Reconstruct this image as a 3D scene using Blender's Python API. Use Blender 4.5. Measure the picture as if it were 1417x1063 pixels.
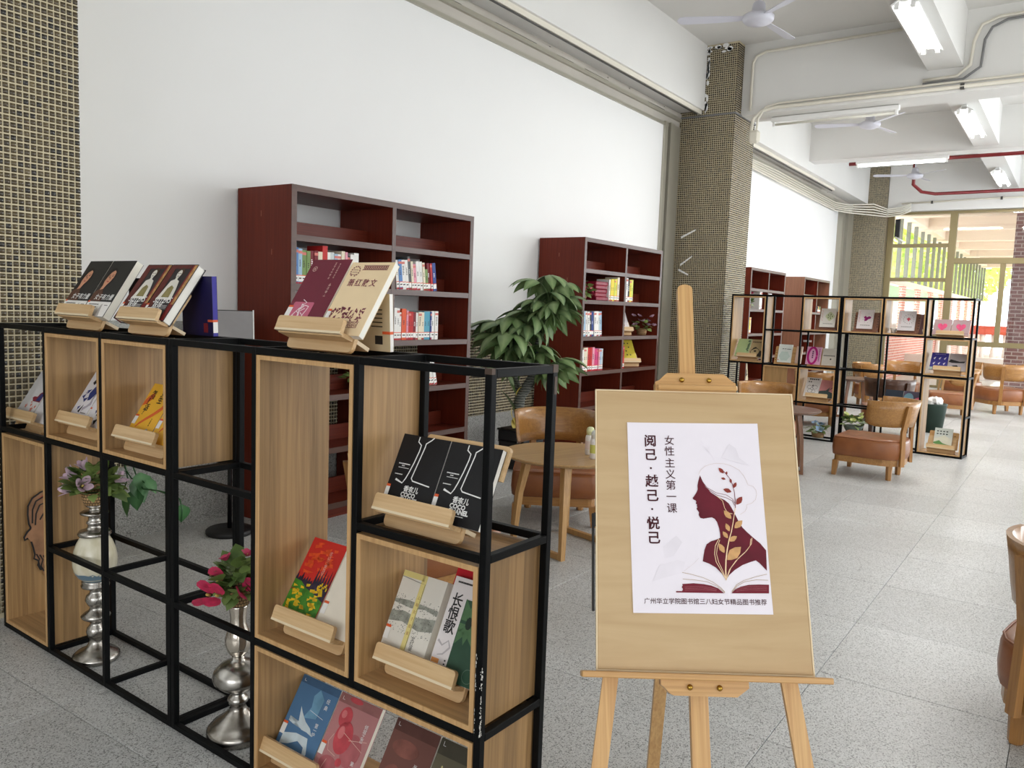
import bpy, bmesh, math, random
import numpy as np
from mathutils import Vector, Matrix

for _o in list(bpy.data.objects):
    bpy.data.objects.remove(_o)
SC = bpy.context.scene
COL = SC.collection
PI = math.pi
sin, cos, rad = math.sin, math.cos, math.radians
R = random.Random(7)

# ------------------------------------------------------------------ camera
cam_d = bpy.data.cameras.new('camera')
cam = bpy.data.objects.new('camera', cam_d)
COL.objects.link(cam)
_p, _r, _y = rad(5.45737), rad(2.05068), rad(55.04084)
_fw = Vector((sin(_y)*cos(_p), cos(_y)*cos(_p), -sin(_p)))
_rt = Vector((cos(_y), -sin(_y), 0))
_up = _rt.cross(_fw)
_rt2 = cos(_r)*_rt + sin(_r)*_up
_up2 = -sin(_r)*_rt + cos(_r)*_up
_m = Matrix((_rt2, _up2, -_fw)).transposed().to_4x4()
_m.translation = Vector((0, 0, 1.45))
cam.matrix_world = _m
cam_d.sensor_fit = 'HORIZONTAL'
cam_d.sensor_width = 36.0
cam_d.lens = 1119.78/1417*36
cam_d.clip_start = 0.05
cam_d.clip_end = 300
SC.camera = cam

# ------------------------------------------------------------------ world, sun, large lights, exposure
SC.view_settings.view_transform = 'Standard'
SC.view_settings.look = 'None'
SC.view_settings.exposure = 0.46
SC.view_settings.gamma = 1.0
SC.view_settings.use_curve_mapping = False
SC.cycles.use_denoising = True
SC.cycles.max_bounces = 8
SC.cycles.diffuse_bounces = 5
SC.cycles.glossy_bounces = 4
SC.cycles.transparent_max_bounces = 12
SC.cycles.sample_clamp_indirect = 6.0
SC.cycles.caustics_reflective = False
SC.cycles.caustics_refractive = False

W = bpy.data.worlds.new('world')
SC.world = W
W.use_nodes = True
_nt = W.node_tree
_bg = _nt.nodes['Background']
_bg.inputs[0].default_value = (0.86, 0.93, 1.0, 1)
_bg.inputs[1].default_value = 4.5


def lamp(name, kind, loc, energy, color=(1, 1, 1), size=None, size_y=None, direction=None, spread=None, angle=None):
    d = bpy.data.lights.new(name, kind)
    d.energy = energy
    d.color = color
    if kind == 'AREA':
        d.shape = 'RECTANGLE'
        d.size = size
        d.size_y = size_y
        if spread:
            d.spread = spread
    if angle is not None:
        d.angle = angle
    o = bpy.data.objects.new(name, d)
    o.location = loc
    if direction is not None:
        o.rotation_euler = Vector(direction).to_track_quat('-Z', 'Y').to_euler()
    COL.objects.link(o)
    return o


lamp('sun', 'SUN', (30, 20, 20), 10.0, (1.0, 0.95, 0.86), direction=(-0.35, -0.75, -0.85), angle=rad(1.0))
# daylight lamps added unseen, before the mostly closed right wall and behind the camera
for _x, _w in ((-1.0, 46), (3.0, 50), (6.8, 54), (11.0, 88), (16.0, 92)):
    lamp('daylight_fill', 'AREA', (_x, -4.35, 1.9), _w, (0.94, 0.975, 1.0), size=4.2, size_y=2.6, direction=(0, 1, -0.02))
lamp('daylight_fill', 'AREA', (-6.0, -1.5, 2.2), 150, (0.97, 0.985, 1.0), size=5.0, size_y=2.4, direction=(1, 0.3, 0))  # fill lamp added behind the camera for the board and rack fronts
TUBE_P = 34

# ------------------------------------------------------------------ helpers


def tag(o, label=None, cat=None, group=None, kind=None):
    if label:
        o['label'] = label
    if cat:
        o['category'] = cat
    if group:
        o['group'] = group
    if kind:
        o['kind'] = kind
    return o


def empty(name, label, cat, loc=(0, 0, 0), rz=0.0, group=None, kind=None, rot=None):
    o = bpy.data.objects.new(name, None)
    o.empty_display_size = 0.1
    COL.objects.link(o)
    o.location = loc
    o.rotation_euler = rot if rot else (0, 0, rz)
    return tag(o, label, cat, group, kind)


def link(name, me, parent=None, loc=None, rot=None):
    o = bpy.data.objects.new(name, me)
    COL.objects.link(o)
    if parent is not None:
        o.parent = parent
    if loc is not None:
        o.location = loc
    if rot is not None:
        o.rotation_euler = rot
    return o


def dup_tree(root, loc=None, rz=None, label=None, group=None, rot=None):
    def cp(o, par):
        c = o.copy()
        COL.objects.link(c)
        c.parent = par
        for ch in list(o.children):
            cp(ch, c)
        return c
    r = cp(root, None)
    if loc is not None:
        r.location = loc
    if rot is not None:
        r.rotation_euler = rot
    elif rz is not None:
        r.rotation_euler = (0, 0, rz)
    if label:
        r['label'] = label
    if group:
        r['group'] = group
    elif 'group' in r.keys() and label:
        pass
    return r


class MB:
    """collects simple shapes and links them as one mesh object"""

    def __init__(s):
        s.v = []
        s.f = []
        s.mi = []
        s.sm = []

    def add(s, vs, fs, mi=0, M=None, smooth=False):
        b = len(s.v)
        if M is not None:
            vs = [M @ Vector(p) for p in vs]
        s.v.extend([tuple(p) for p in vs])
        for f in fs:
            s.f.append([i+b for i in f])
            s.mi.append(mi)
            s.sm.append(smooth)
        return s

    def box(s, x0, x1, y0, y1, z0, z1, mi=0, M=None):
        if x0 > x1:
            x0, x1 = x1, x0
        if y0 > y1:
            y0, y1 = y1, y0
        if z0 > z1:
            z0, z1 = z1, z0
        vs = [(x0, y0, z0), (x1, y0, z0), (x1, y1, z0), (x0, y1, z0), (x0, y0, z1), (x1, y0, z1), (x1, y1, z1), (x0, y1, z1)]
        fs = [(3, 2, 1, 0), (4, 5, 6, 7), (0, 1, 5, 4), (1, 2, 6, 5), (2, 3, 7, 6), (3, 0, 4, 7)]
        return s.add(vs, fs, mi, M)

    def bbox(s, x0, x1, y0, y1, z0, z1, b=0.003, mi=0, M=None):
        """box with chamfered edges"""
        if x0 > x1:
            x0, x1 = x1, x0
        if y0 > y1:
            y0, y1 = y1, y0
        if z0 > z1:
            z0, z1 = z1, z0
        b = min(b, (x1-x0)*.49, (y1-y0)*.49, (z1-z0)*.49)
        bm = bmesh.new()
        bmesh.ops.create_cube(bm, size=1)
        for v in bm.verts:
            v.co = Vector(((x0+x1)/2+v.co.x*(x1-x0), (y0+y1)/2+v.co.y*(y1-y0), (z0+z1)/2+v.co.z*(z1-z0)))
        bmesh.ops.bevel(bm, geom=list(bm.edges), offset=b, segments=1, profile=.5, affect='EDGES')
        bm.verts.index_update()
        s.add([v.co.copy() for v in bm.verts], [[v.index for v in f.verts] for f in bm.faces], mi, M)
        bm.free()
        return s

    def prism(s, poly, h0, h1, mi=0, M=None, smooth=False):
        """polygon in xy extruded along z"""
        n = len(poly)
        a = sum(poly[i][0]*poly[(i+1) % n][1]-poly[(i+1) % n][0]*poly[i][1] for i in range(n))
        if a < 0:
            poly = poly[::-1]
        vs = [(p[0], p[1], h0) for p in poly]+[(p[0], p[1], h1) for p in poly]
        fs = [tuple(range(n-1, -1, -1)), tuple(range(n, 2*n))]
        s.add(vs, fs, mi, M)
        b = len(s.v)-2*n
        for i in range(n):
            j = (i+1) % n
            s.f.append([b+i, b+j, b+n+j, b+n+i])
            s.mi.append(mi)
            s.sm.append(smooth)
        return s

    def lathe(s, prof, n=24, mi=0, M=None, smooth=True, caps=True):
        vs, fs = [], []
        for r, z in prof:
            for k in range(n):
                a = 2*PI*k/n
                vs.append((r*cos(a), r*sin(a), z))
        m = len(prof)
        for i in range(m-1):
            for k in range(n):
                k2 = (k+1) % n
                fs.append((i*n+k, i*n+k2, (i+1)*n+k2, (i+1)*n+k))
        s.add(vs, fs, mi, M, smooth)
        if caps:
            b = len(s.v)-len(vs)
            if prof[0][0] > 1e-5:
                s.f.append([b+k for k in range(n-1, -1, -1)])
                s.mi.append(mi)
                s.sm.append(False)
            if prof[-1][0] > 1e-5:
                s.f.append([b+(m-1)*n+k for k in range(n)])
                s.mi.append(mi)
                s.sm.append(False)
        return s

    def tube(s, pts, r, n=8, mi=0, M=None, smooth=True, caps=True):
        pts = [Vector(p) for p in pts]
        rs = r if isinstance(r, (list, tuple)) else [r]*len(pts)
        vs, fs = [], []
        prev = None
        for i, p in enumerate(pts):
            if i == 0:
                t = pts[1]-pts[0]
            elif i == len(pts)-1:
                t = pts[-1]-pts[-2]
            else:
                t = (pts[i+1]-p).normalized()+(p-pts[i-1]).normalized()
            t.normalize()
            if prev is None:
                a = Vector((0, 0, 1)) if abs(t.z) < .9 else Vector((1, 0, 0))
                u = t.cross(a).normalized()
            else:
                u = (prev-t*prev.dot(t)).normalized()
            prev = u
            w = t.cross(u)
            for k in range(n):
                an = 2*PI*k/n
                vs.append(p+(u*cos(an)+w*sin(an))*rs[i])
        m = len(pts)
        for i in range(m-1):
            for k in range(n):
                k2 = (k+1) % n
                fs.append((i*n+k, i*n+k2, (i+1)*n+k2, (i+1)*n+k))
        if caps:
            fs.append(tuple(range(n-1, -1, -1)))
            fs.append(tuple((m-1)*n+k for k in range(n)))
        return s.add(vs, fs, mi, M, smooth)

    def quad(s, a, b, c, d, mi=0, M=None):
        return s.add([a, b, c, d], [(0, 1, 2, 3)], mi, M)

    def mesh(s, name, mats):
        me = bpy.data.meshes.new(name)
        me.from_pydata(s.v, [], s.f)
        if not isinstance(mats, (list, tuple)):
            mats = [mats]
        for m in mats:
            me.materials.append(m)
        me.polygons.foreach_set('material_index', s.mi)
        me.polygons.foreach_set('use_smooth', s.sm)
        me.update()
        return me

    def build(s, name, mats, parent=None, loc=None, rot=None):
        return link(name, s.mesh(name, mats), parent, loc, rot)


def frame_M(origin, ex, ey, ez):
    m = Matrix((Vector(ex), Vector(ey), Vector(ez))).transposed().to_4x4()
    m.translation = Vector(origin)
    return m


def rounded_rect(x0, x1, y0, y1, r, n=4, corners=(1, 1, 1, 1)):
    """ccw from lower-left; corners = ll, lr, ur, ul"""
    out = []
    for (cx, cy, a0, on) in ((x0, y0, PI, corners[0]), (x1, y0, 1.5*PI, corners[1]), (x1, y1, 0, corners[2]), (x0, y1, .5*PI, corners[3])):
        if not on:
            out.append((cx, cy))
            continue
        mx = cx+r if cx == x0 else cx-r
        my = cy+r if cy == y0 else cy-r
        for k in range(n+1):
            a = a0+.5*PI*k/n
            out.append((mx+r*cos(a), my+r*sin(a)))
    return out


def ellipse(cx, cy, rx, ry, n=20, a0=0.0):
    return [(cx+rx*cos(a0+2*PI*k/n), cy+ry*sin(a0+2*PI*k/n)) for k in range(n)]


def stroke(pts, w, closed=False):
    """thin 2-D ribbon polygon quads along pts"""
    q = []
    n = len(pts)
    ps = [Vector((p[0], p[1])) for p in pts]
    off = []
    for i in range(n):
        a = ps[i-1] if (i > 0 or closed) else ps[i]
        b = ps[(i+1) % n] if (i < n-1 or closed) else ps[i]
        t = (b-a)
        if t.length < 1e-9:
            t = Vector((1, 0))
        t.normalize()
        ww = w[i] if isinstance(w, (list, tuple)) else w
        off.append(Vector((-t.y, t.x))*ww*.5)
    rng = range(n) if closed else range(n-1)
    for i in rng:
        j = (i+1) % n
        q.append([tuple(ps[i]-off[i]), tuple(ps[j]-off[j]), tuple(ps[j]+off[j]), tuple(ps[i]+off[i])])
    return q


def text_mesh(body, size, mat, bold=0.0, spacing=1.0, line=1.0, align='CENTER', extrude=0.0, shear=0.0, name='lettering'):
    cu = bpy.data.curves.new('txt', 'FONT')
    cu.body = body
    cu.size = size
    cu.align_x = align
    cu.align_y = 'CENTER'
    cu.space_character = spacing
    cu.space_line = line
    cu.offset = bold
    cu.extrude = extrude
    cu.shear = shear
    cu.resolution_u = 2
    o = bpy.data.objects.new('txt', cu)
    COL.objects.link(o)
    dg = bpy.context.evaluated_depsgraph_get()
    me = bpy.data.meshes.new_from_object(o.evaluated_get(dg))
    bpy.data.objects.remove(o)
    bpy.data.curves.remove(cu)
    me.name = name
    me.materials.clear()
    me.materials.append(mat)
    return me
# ------------------------------------------------------------------ materials


class NT:
    def __init__(s, name):
        s.m = bpy.data.materials.new(name)
        s.m.use_nodes = True
        s.t = s.m.node_tree
        s.b = s.t.nodes['Principled BSDF']

    def n(s, typ, **kw):
        nd = s.t.nodes.new(typ)
        for k, v in kw.items():
            if k == 'ins':
                for kk, vv in v.items():
                    if hasattr(vv, 'bl_idname') or isinstance(vv, bpy.types.NodeSocket):
                        s.t.links.new(vv, nd.inputs[kk])
                    else:
                        nd.inputs[kk].default_value = vv
            else:
                setattr(nd, k, v)
        return nd

    def l(s, a, b):
        s.t.links.new(a, b)

    def ramp(s, fac, stops):
        r = s.n('ShaderNodeValToRGB')
        els = r.color_ramp.elements
        while len(els) > 1:
            els.remove(els[-1])
        els[0].position = stops[0][0]
        els[0].color = (*stops[0][1], 1)
        for p, c in stops[1:]:
            e = els.new(p)
            e.color = (*c, 1)
        s.l(fac, r.inputs[0])
        return r.outputs[0]

    def set(s, **kw):
        mp = dict(col='Base Color', rough='Roughness', metal='Metallic', spec='Specular IOR Level', coat='Coat Weight')
        for k, v in kw.items():
            inp = s.b.inputs[mp[k]]
            if isinstance(v, bpy.types.NodeSocket):
                s.l(v, inp)
            elif k == 'col':
                inp.default_value = (*v, 1)
            else:
                inp.default_value = v
        return s

    def bump(s, h, strength=.2, dist=.002):
        b = s.n('ShaderNodeBump', ins={'Strength': strength, 'Distance': dist, 'Height': h})
        s.l(b.outputs[0], s.b.inputs['Normal'])
        return s

    def mix(s, fac, a, b, typ='MIX'):
        nd = s.n('ShaderNodeMix', data_type='RGBA', blend_type=typ)
        for i, v in ((0, fac), (6, a), (7, b)):
            if isinstance(v, bpy.types.NodeSocket):
                s.l(v, nd.inputs[i])
            elif i == 0:
                nd.inputs[0].default_value = v
            else:
                nd.inputs[i].default_value = (*v, 1)
        return nd.outputs[2]


def srgb(r, g, b):
    f = lambda c: (c/255/12.92) if c/255 <= .04045 else ((c/255+.055)/1.055)**2.4
    return (f(r), f(g), f(b))


_pc = {}


def plain(r, g, b, rough=.55, metal=0.0, spec=.5, name='paint'):
    k = (r, g, b, rough, metal, spec, name)
    if k not in _pc:
        t = NT(name)
        t.set(col=srgb(r, g, b), rough=rough, metal=metal, spec=spec)
        _pc[k] = t.m
    return _pc[k]


def printed(r, g, b, rough=.5, vary=.06, scale=9.0, name='printed_paper'):
    """flat print with a faint paper mottling"""
    k = (r, g, b, rough, vary, scale, name)
    if k not in _pc:
        t = NT(name)
        tc = t.n('ShaderNodeTexCoord')
        no = t.n('ShaderNodeTexNoise', ins={'Vector': tc.outputs['Object'], 'Scale': scale, 'Detail': 3.0})
        c = srgb(r, g, b)
        t.set(col=t.ramp(no.outputs[0], [(.3, tuple(x*(1-vary) for x in c)), (.7, tuple(min(1, x*(1+vary)) for x in c))]), rough=rough, spec=.25)
        _pc[k] = t.m
    return _pc[k]


def wood(name, light, dark, grain='z', rough=.45, spec=.5, freq=18.0, stretch=14.0, planks=None, plank_amt=.25, coat=0.0, rings=.35, bump=.08):
    t = NT(name)
    tc = t.n('ShaderNodeTexCoord')
    oi = t.n('ShaderNodeObjectInfo')
    sc = {'x': (freq/stretch, freq, freq), 'y': (freq, freq/stretch, freq), 'z': (freq, freq, freq/stretch)}[grain]
    off = t.n('ShaderNodeVectorMath', operation='SCALE', ins={0: (13.1, 7.7, 5.3)})
    t.l(oi.outputs['Random'], off.inputs['Scale'])
    addv = t.n('ShaderNodeVectorMath', operation='ADD')
    t.l(tc.outputs['Object'], addv.inputs[0])
    t.l(off.outputs[0], addv.inputs[1])
    src = addv.outputs[0]
    if planks:
        ax, w = planks
        sx = t.n('ShaderNodeSeparateXYZ')
        t.l(tc.outputs['Object'], sx.inputs[0])
        dv = t.n('ShaderNodeMath', operation='DIVIDE', ins={1: w})
        t.l(sx.outputs['xyz'.index(ax)], dv.inputs[0])
        fl = t.n('ShaderNodeMath', operation='FLOOR')
        t.l(dv.outputs[0], fl.inputs[0])
        ad = t.n('ShaderNodeMath', operation='ADD')
        t.l(fl.outputs[0], ad.inputs[0])
        t.l(oi.outputs['Random'], ad.inputs[1])
        wn = t.n('ShaderNodeTexWhiteNoise', noise_dimensions='1D')
        t.l(ad.outputs[0], wn.inputs['W'])
        o2 = t.n('ShaderNodeVectorMath', operation='SCALE', ins={0: (3.3, 2.1, 4.7)})
        t.l(wn.outputs['Value'], o2.inputs['Scale'])
        a2 = t.n('ShaderNodeVectorMath', operation='ADD')
        t.l(src, a2.inputs[0])
        t.l(o2.outputs[0], a2.inputs[1])
        src = a2.outputs[0]
    mp = t.n('ShaderNodeMapping', ins={'Scale': sc})
    t.l(src, mp.inputs['Vector'])
    n1 = t.n('ShaderNodeTexNoise', ins={'Scale': 1.0, 'Detail': 5.0, 'Roughness': .55, 'Distortion': .6})
    t.l(mp.outputs[0], n1.inputs['Vector'])
    # ring bands from a low-frequency field
    mp2 = t.n('ShaderNodeMapping', ins={'Scale': tuple(x*.22 for x in sc)})
    t.l(src, mp2.inputs['Vector'])
    n2 = t.n('ShaderNodeTexNoise', ins={'Scale': 1.0, 'Detail': 1.0, 'Distortion': .3})
    t.l(mp2.outputs[0], n2.inputs['Vector'])
    mm = t.n('ShaderNodeMath', operation='MULTIPLY', ins={1: 22.0})
    t.l(n2.outputs[0], mm.inputs[0])
    fr = t.n('ShaderNodeMath', operation='PINGPONG', ins={1: 1.0})
    t.l(mm.outputs[0], fr.inputs[0])
    base = t.ramp(n1.outputs[0], [(.25, dark), (.62, light)])
    mid = tuple((a+b*2)/3 for a, b in zip(light, dark))
    pw = t.n('ShaderNodeMath', operation='POWER', ins={1: 3.0})
    t.l(fr.outputs[0], pw.inputs[0])
    ml = t.n('ShaderNodeMath', operation='MULTIPLY', ins={1: rings})
    t.l(pw.outputs[0], ml.inputs[0])
    c = t.mix(ml.outputs[0], base, mid)
    if planks:
        mr = t.n('ShaderNodeMapRange', ins={3: 1-plank_amt, 4: 1+plank_amt*.5})
        t.l(wn.outputs['Value'], mr.inputs[0])
        c = t.mix(1.0, c, mr.outputs[0], 'MULTIPLY')
    t.set(col=c, rough=rough, coat=coat, spec=spec)
    if bump:
        t.bump(n1.outputs[0], bump, .001)
    return t.m


M = {}
# wall paint with faint roller mottling
def paint(name, col, vary=.03, rough=.7):
    t = NT(name)
    g = t.n('ShaderNodeNewGeometry')
    a = t.n('ShaderNodeTexNoise', ins={'Vector': g.outputs['Position'], 'Scale': .9, 'Detail': 4.0})
    c = srgb(*col)
    t.set(col=t.ramp(a.outputs[0], [(.3, tuple(x*(1-vary) for x in c)), (.7, c)]), rough=rough)
    b = t.n('ShaderNodeTexNoise', ins={'Vector': g.outputs['Position'], 'Scale': 60.0, 'Detail': 2.0})
    t.bump(b.outputs[0], .06, .002)
    return t.m


M['wall'] = paint('white_wall_paint', (236, 236, 235), .02)
M['ceiling'] = paint('ceiling_paint', (222, 220, 216), .05)
M['beam'] = paint('beam_paint', (230, 229, 226), .04)
M['plaster'] = paint('old_plaster', (196, 190, 180), .25)


def granite(name, base, dark, light, slab=True, s=1.0, rough=.45):
    t = NT(name)
    g = t.n('ShaderNodeNewGeometry')
    oi = t.n('ShaderNodeObjectInfo')
    v1 = t.n('ShaderNodeTexVoronoi', ins={'Vector': g.outputs['Position'], 'Scale': 250.0*s})
    r1 = t.n('ShaderNodeSeparateColor')
    t.l(v1.outputs['Color'], r1.inputs[0])
    n1 = t.n('ShaderNodeTexNoise', ins={'Vector': g.outputs['Position'], 'Scale': 400.0*s, 'Detail': 2.0})
    sp = t.ramp(r1.outputs[0], [(0.0, dark), (.16, dark), (.2, base), (.72, base), (.78, light), (1.0, light)])
    n2 = t.n('ShaderNodeTexNoise', ins={'Vector': g.outputs['Position'], 'Scale': 1.3, 'Detail': 4.0})
    c = t.mix(.35, sp, t.ramp(n1.outputs[0], [(.4, dark), (.6, light)]))
    c = t.mix(1.0, c, t.ramp(n2.outputs[0], [(.3, (.86, .85, .83)), (.65, (1, 1, 1))]), 'MULTIPLY')
    if slab:
        mr = t.n('ShaderNodeMapRange', ins={3: .88, 4: 1.04})
        t.l(oi.outputs['Random'], mr.inputs[0])
        c = t.mix(1.0, c, mr.outputs[0], 'MULTIPLY')
    t.set(col=c, rough=rough)
    t.bump(r1.outputs[1], .12, .0008)
    return t.m


M['granite'] = granite('flamed_granite_floor', srgb(207, 208, 207), srgb(96, 96, 95), srgb(230, 231, 230), rough=.36)
M['granite_base'] = granite('granite_dado', srgb(150, 150, 146), srgb(88, 87, 84), srgb(185, 184, 180), slab=False, s=.7, rough=.5)
M['ledge'] = granite('granite_ledge', srgb(160, 162, 158), srgb(120, 120, 116), srgb(185, 185, 180), slab=False, s=1.2, rough=.4)
M['joint'] = plain(118, 116, 110, .9, name='floor_joint')
M['grout'] = plain(204, 192, 162, .9, name='tile_grout')

# mosaic tiles: per-tile tone from a face attribute
t = NT('glazed_mosaic_tile')
at = t.n('ShaderNodeAttribute', attribute_name='tile_tone')
g = t.n('ShaderNodeNewGeometry')
nn = t.n('ShaderNodeTexNoise', ins={'Vector': g.outputs['Position'], 'Scale': 160.0, 'Detail': 2.0})
tn = t.ramp(at.outputs['Fac'], [(0.0, srgb(32, 35, 40)), (.16, srgb(38, 37, 36)), (.22, srgb(64, 55, 40)), (.6, srgb(86, 74, 52)), (.9, srgb(108, 94, 66)), (1.0, srgb(132, 117, 86))])
tn = t.mix(.3, tn, t.ramp(nn.outputs[0], [(.3, srgb(44, 38, 28)), (.7, srgb(86, 75, 54))]))
t.set(col=tn, rough=.12, spec=.5)
M['tile'] = t.m

t = NT('distant_mosaic')
g = t.n('ShaderNodeNewGeometry')
vm = t.n('ShaderNodeVectorMath', operation='SCALE', ins={'Scale': 1/.0266})
t.l(g.outputs['Position'], vm.inputs[0])
fr = t.n('ShaderNodeVectorMath', operation='FRACTION')
t.l(vm.outputs[0], fr.inputs[0])
flr = t.n('ShaderNodeVectorMath', operation='FLOOR')
t.l(vm.outputs[0], flr.inputs[0])
wn = t.n('ShaderNodeTexWhiteNoise', noise_dimensions='3D')
t.l(flr.outputs[0], wn.inputs['Vector'])
sx = t.n('ShaderNodeSeparateXYZ')
t.l(fr.outputs[0], sx.inputs[0])
gy = t.n('ShaderNodeMath', operation='LESS_THAN', ins={1: .18})
t.l(sx.outputs[1], gy.inputs[0])
gz = t.n('ShaderNodeMath', operation='LESS_THAN', ins={1: .18})
t.l(sx.outputs[2], gz.inputs[0])
mxx = t.n('ShaderNodeMath', operation='MAXIMUM')
t.l(gy.outputs[0], mxx.inputs[0])
t.l(gz.outputs[0], mxx.inputs[1])
tn = t.ramp(wn.outputs['Value'], [(0, srgb(60, 56, 50)), (.4, srgb(92, 82, 62)), (1, srgb(126, 112, 88))])
t.set(col=t.mix(mxx.outputs[0], tn, srgb(190, 180, 156)), rough=.3)
M['tile_far'] = t.m

# display stand woods
M['box_x'] = wood('box_board_strips_x', srgb(172, 136, 90), srgb(134, 102, 64), 'z', .5, .5, 70, 34, planks=('x', .062), plank_amt=.26, rings=.25)
M['box_y'] = wood('box_board_strips_y', srgb(176, 140, 96), srgb(140, 108, 70), 'y', .5, .5, 70, 34, planks=('x', .07), plank_amt=.14, rings=.25)
M['box_edge'] = wood('box_edge_lipping', srgb(204, 164, 114), srgb(178, 138, 90), 'z', .5, .5, 80, 24, rings=.1)
M['pine'] = wood('pale_pine', srgb(216, 184, 138), srgb(196, 157, 110), 'y', .42, .5, 80, 30, rings=.45)
M['ply_edge'] = plain(228, 210, 178, .55, name='plywood_edge')
M['easel'] = wood('easel_pine', srgb(214, 172, 114), srgb(184, 136, 82), 'y', .42, .5, 120, 60, rings=.55, coat=.15)
M['easel_x'] = wood('easel_pine_cross', srgb(208, 164, 106), srgb(180, 134, 82), 'x', .42, .5, 120, 60, rings=.45, coat=.15)
M['easel_z'] = wood('easel_pine_leg', srgb(206, 166, 112), srgb(176, 132, 82), 'z', .42, .5, 120, 60, rings=.5, coat=.1)
M['board'] = wood('birch_drawing_board', srgb(198, 170, 128), srgb(186, 156, 114), 'x', .5, .5, 26, 9, rings=.3, bump=.03)
M['board_edge'] = plain(228, 208, 172, .6, name='board_edge')
M['mahogany'] = wood('mahogany_veneer', srgb(108, 40, 24), srgb(84, 28, 16), 'z', .42, .22, 110, 60, rings=.15, bump=.03)
M['mahogany_x'] = wood('mahogany_shelf', srgb(106, 42, 26), srgb(82, 30, 18), 'x', .42, .25, 110, 60, rings=.15, bump=.03)
M['mahogany_edge'] = wood('shelf_edge_banding', srgb(88, 62, 52), srgb(74, 50, 42), 'x', .35, .4, 30, 20, rings=.1, bump=.0)
M['walnut_side'] = wood('lighter_cherry_veneer', srgb(146, 100, 76), srgb(124, 80, 60), 'z', .4, .5, 90, 50, rings=.2, bump=.03)
M['chair_wood'] = wood('honey_ash', srgb(172, 124, 66), srgb(138, 94, 46), 'x', .35, .5, 70, 22, rings=.6, coat=.25)
M['chair_leg'] = wood('honey_ash_leg', srgb(170, 122, 66), srgb(138, 94, 46), 'z', .38, .5, 80, 30, rings=.35, coat=.2)
M['backlit_chair_wood'] = wood('backlit_ash', srgb(82, 50, 32), srgb(58, 34, 22), 'x', .4, .5, 70, 22, rings=.4, coat=.2)  # chair ash with the backlit shade put into its colour
M['backlit_chair_leg'] = wood('backlit_ash_leg', srgb(78, 48, 30), srgb(56, 32, 20), 'z', .4, .5, 70, 24, rings=.3, coat=.2)  # leg wood darkened in colour for the same backlit chair
M['table_wood'] = wood('oak_table_top', srgb(186, 148, 98), srgb(156, 118, 72), 'x', .4, .5, 90, 40, rings=.35, coat=.15)
M['table_leg'] = wood('oak_table_leg', srgb(186, 146, 92), srgb(156, 114, 66), 'z', .4, .5, 90, 40, rings=.3, coat=.15)
M['walnut_top'] = wood('walnut_table_top', srgb(112, 80, 62), srgb(86, 58, 44), 'x', .3, .5, 90, 40, rings=.3, coat=.3)
M['walnut_leg'] = wood('walnut_table_leg', srgb(128, 84, 52), srgb(98, 60, 36), 'z', .35, .5, 90, 40, rings=.3, coat=.2)

t = NT('tan_leather')
tc = t.n('ShaderNodeTexCoord')
v = t.n('ShaderNodeTexVoronoi', ins={'Vector': tc.outputs['Object'], 'Scale': 190.0})
n1 = t.n('ShaderNodeTexNoise', ins={'Vector': tc.outputs['Object'], 'Scale': 7.0, 'Detail': 4.0})
t.set(col=t.ramp(n1.outputs[0], [(.3, srgb(126, 74, 40)), (.7, srgb(150, 92, 52))]), rough=.36)
t.bump(v.outputs['Distance'], .12, .0015)
M['leather'] = t.m
M['piping'] = plain(136, 78, 40, .45, name='leather_piping')

t = NT('powder_coated_steel')
tc = t.n('ShaderNodeTexCoord')
n1 = t.n('ShaderNodeTexNoise', ins={'Vector': tc.outputs['Object'], 'Scale': 420.0, 'Detail': 2.0})
t.set(col=srgb(12, 13, 14), rough=.45, spec=.1)
t.bump(n1.outputs[0], .1, .0006)
M['steel'] = t.m
M['weld'] = plain(78, 62, 52, .6, .3, name='worn_weld')
M['chip'] = plain(225, 222, 214, .7, name='chipped_paint')
M['black'] = plain(22, 22, 23, .5, name='black_plastic')
M['black_gloss'] = plain(18, 18, 20, .25, name='black_gloss')

t = NT('antique_silver')
tc = t.n('ShaderNodeTexCoord')
n1 = t.n('ShaderNodeTexNoise', ins={'Vector': tc.outputs['Object'], 'Scale': 14.0, 'Detail': 5.0})
t.set(col=t.ramp(n1.outputs[0], [(.35, srgb(150, 144, 136)), (.65, srgb(205, 202, 196))]), rough=.26, metal=1.0)
M['silver'] = t.m
t = NT('mercury_glass')
t.set(col=srgb(214, 205, 192), rough=.12, metal=.85)
M['mercury'] = t.m
t = NT('cream_crackle_glaze')
tc = t.n('ShaderNodeTexCoord')
mp = t.n('ShaderNodeMapping', ins={'Scale': (1, 1, .25)})
t.l(tc.outputs['Object'], mp.inputs[0])
n1 = t.n('ShaderNodeTexNoise', ins={'Scale': 30.0, 'Detail': 3.0})
t.l(mp.outputs[0], n1.inputs['Vector'])
t.set(col=t.ramp(n1.outputs[0], [(.35, srgb(214, 206, 176)), (.6, srgb(232, 226, 204))]), rough=.25)
M['cream'] = t.m
M['blue_glaze'] = plain(112, 140, 158, .3, name='blue_glaze')

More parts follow.
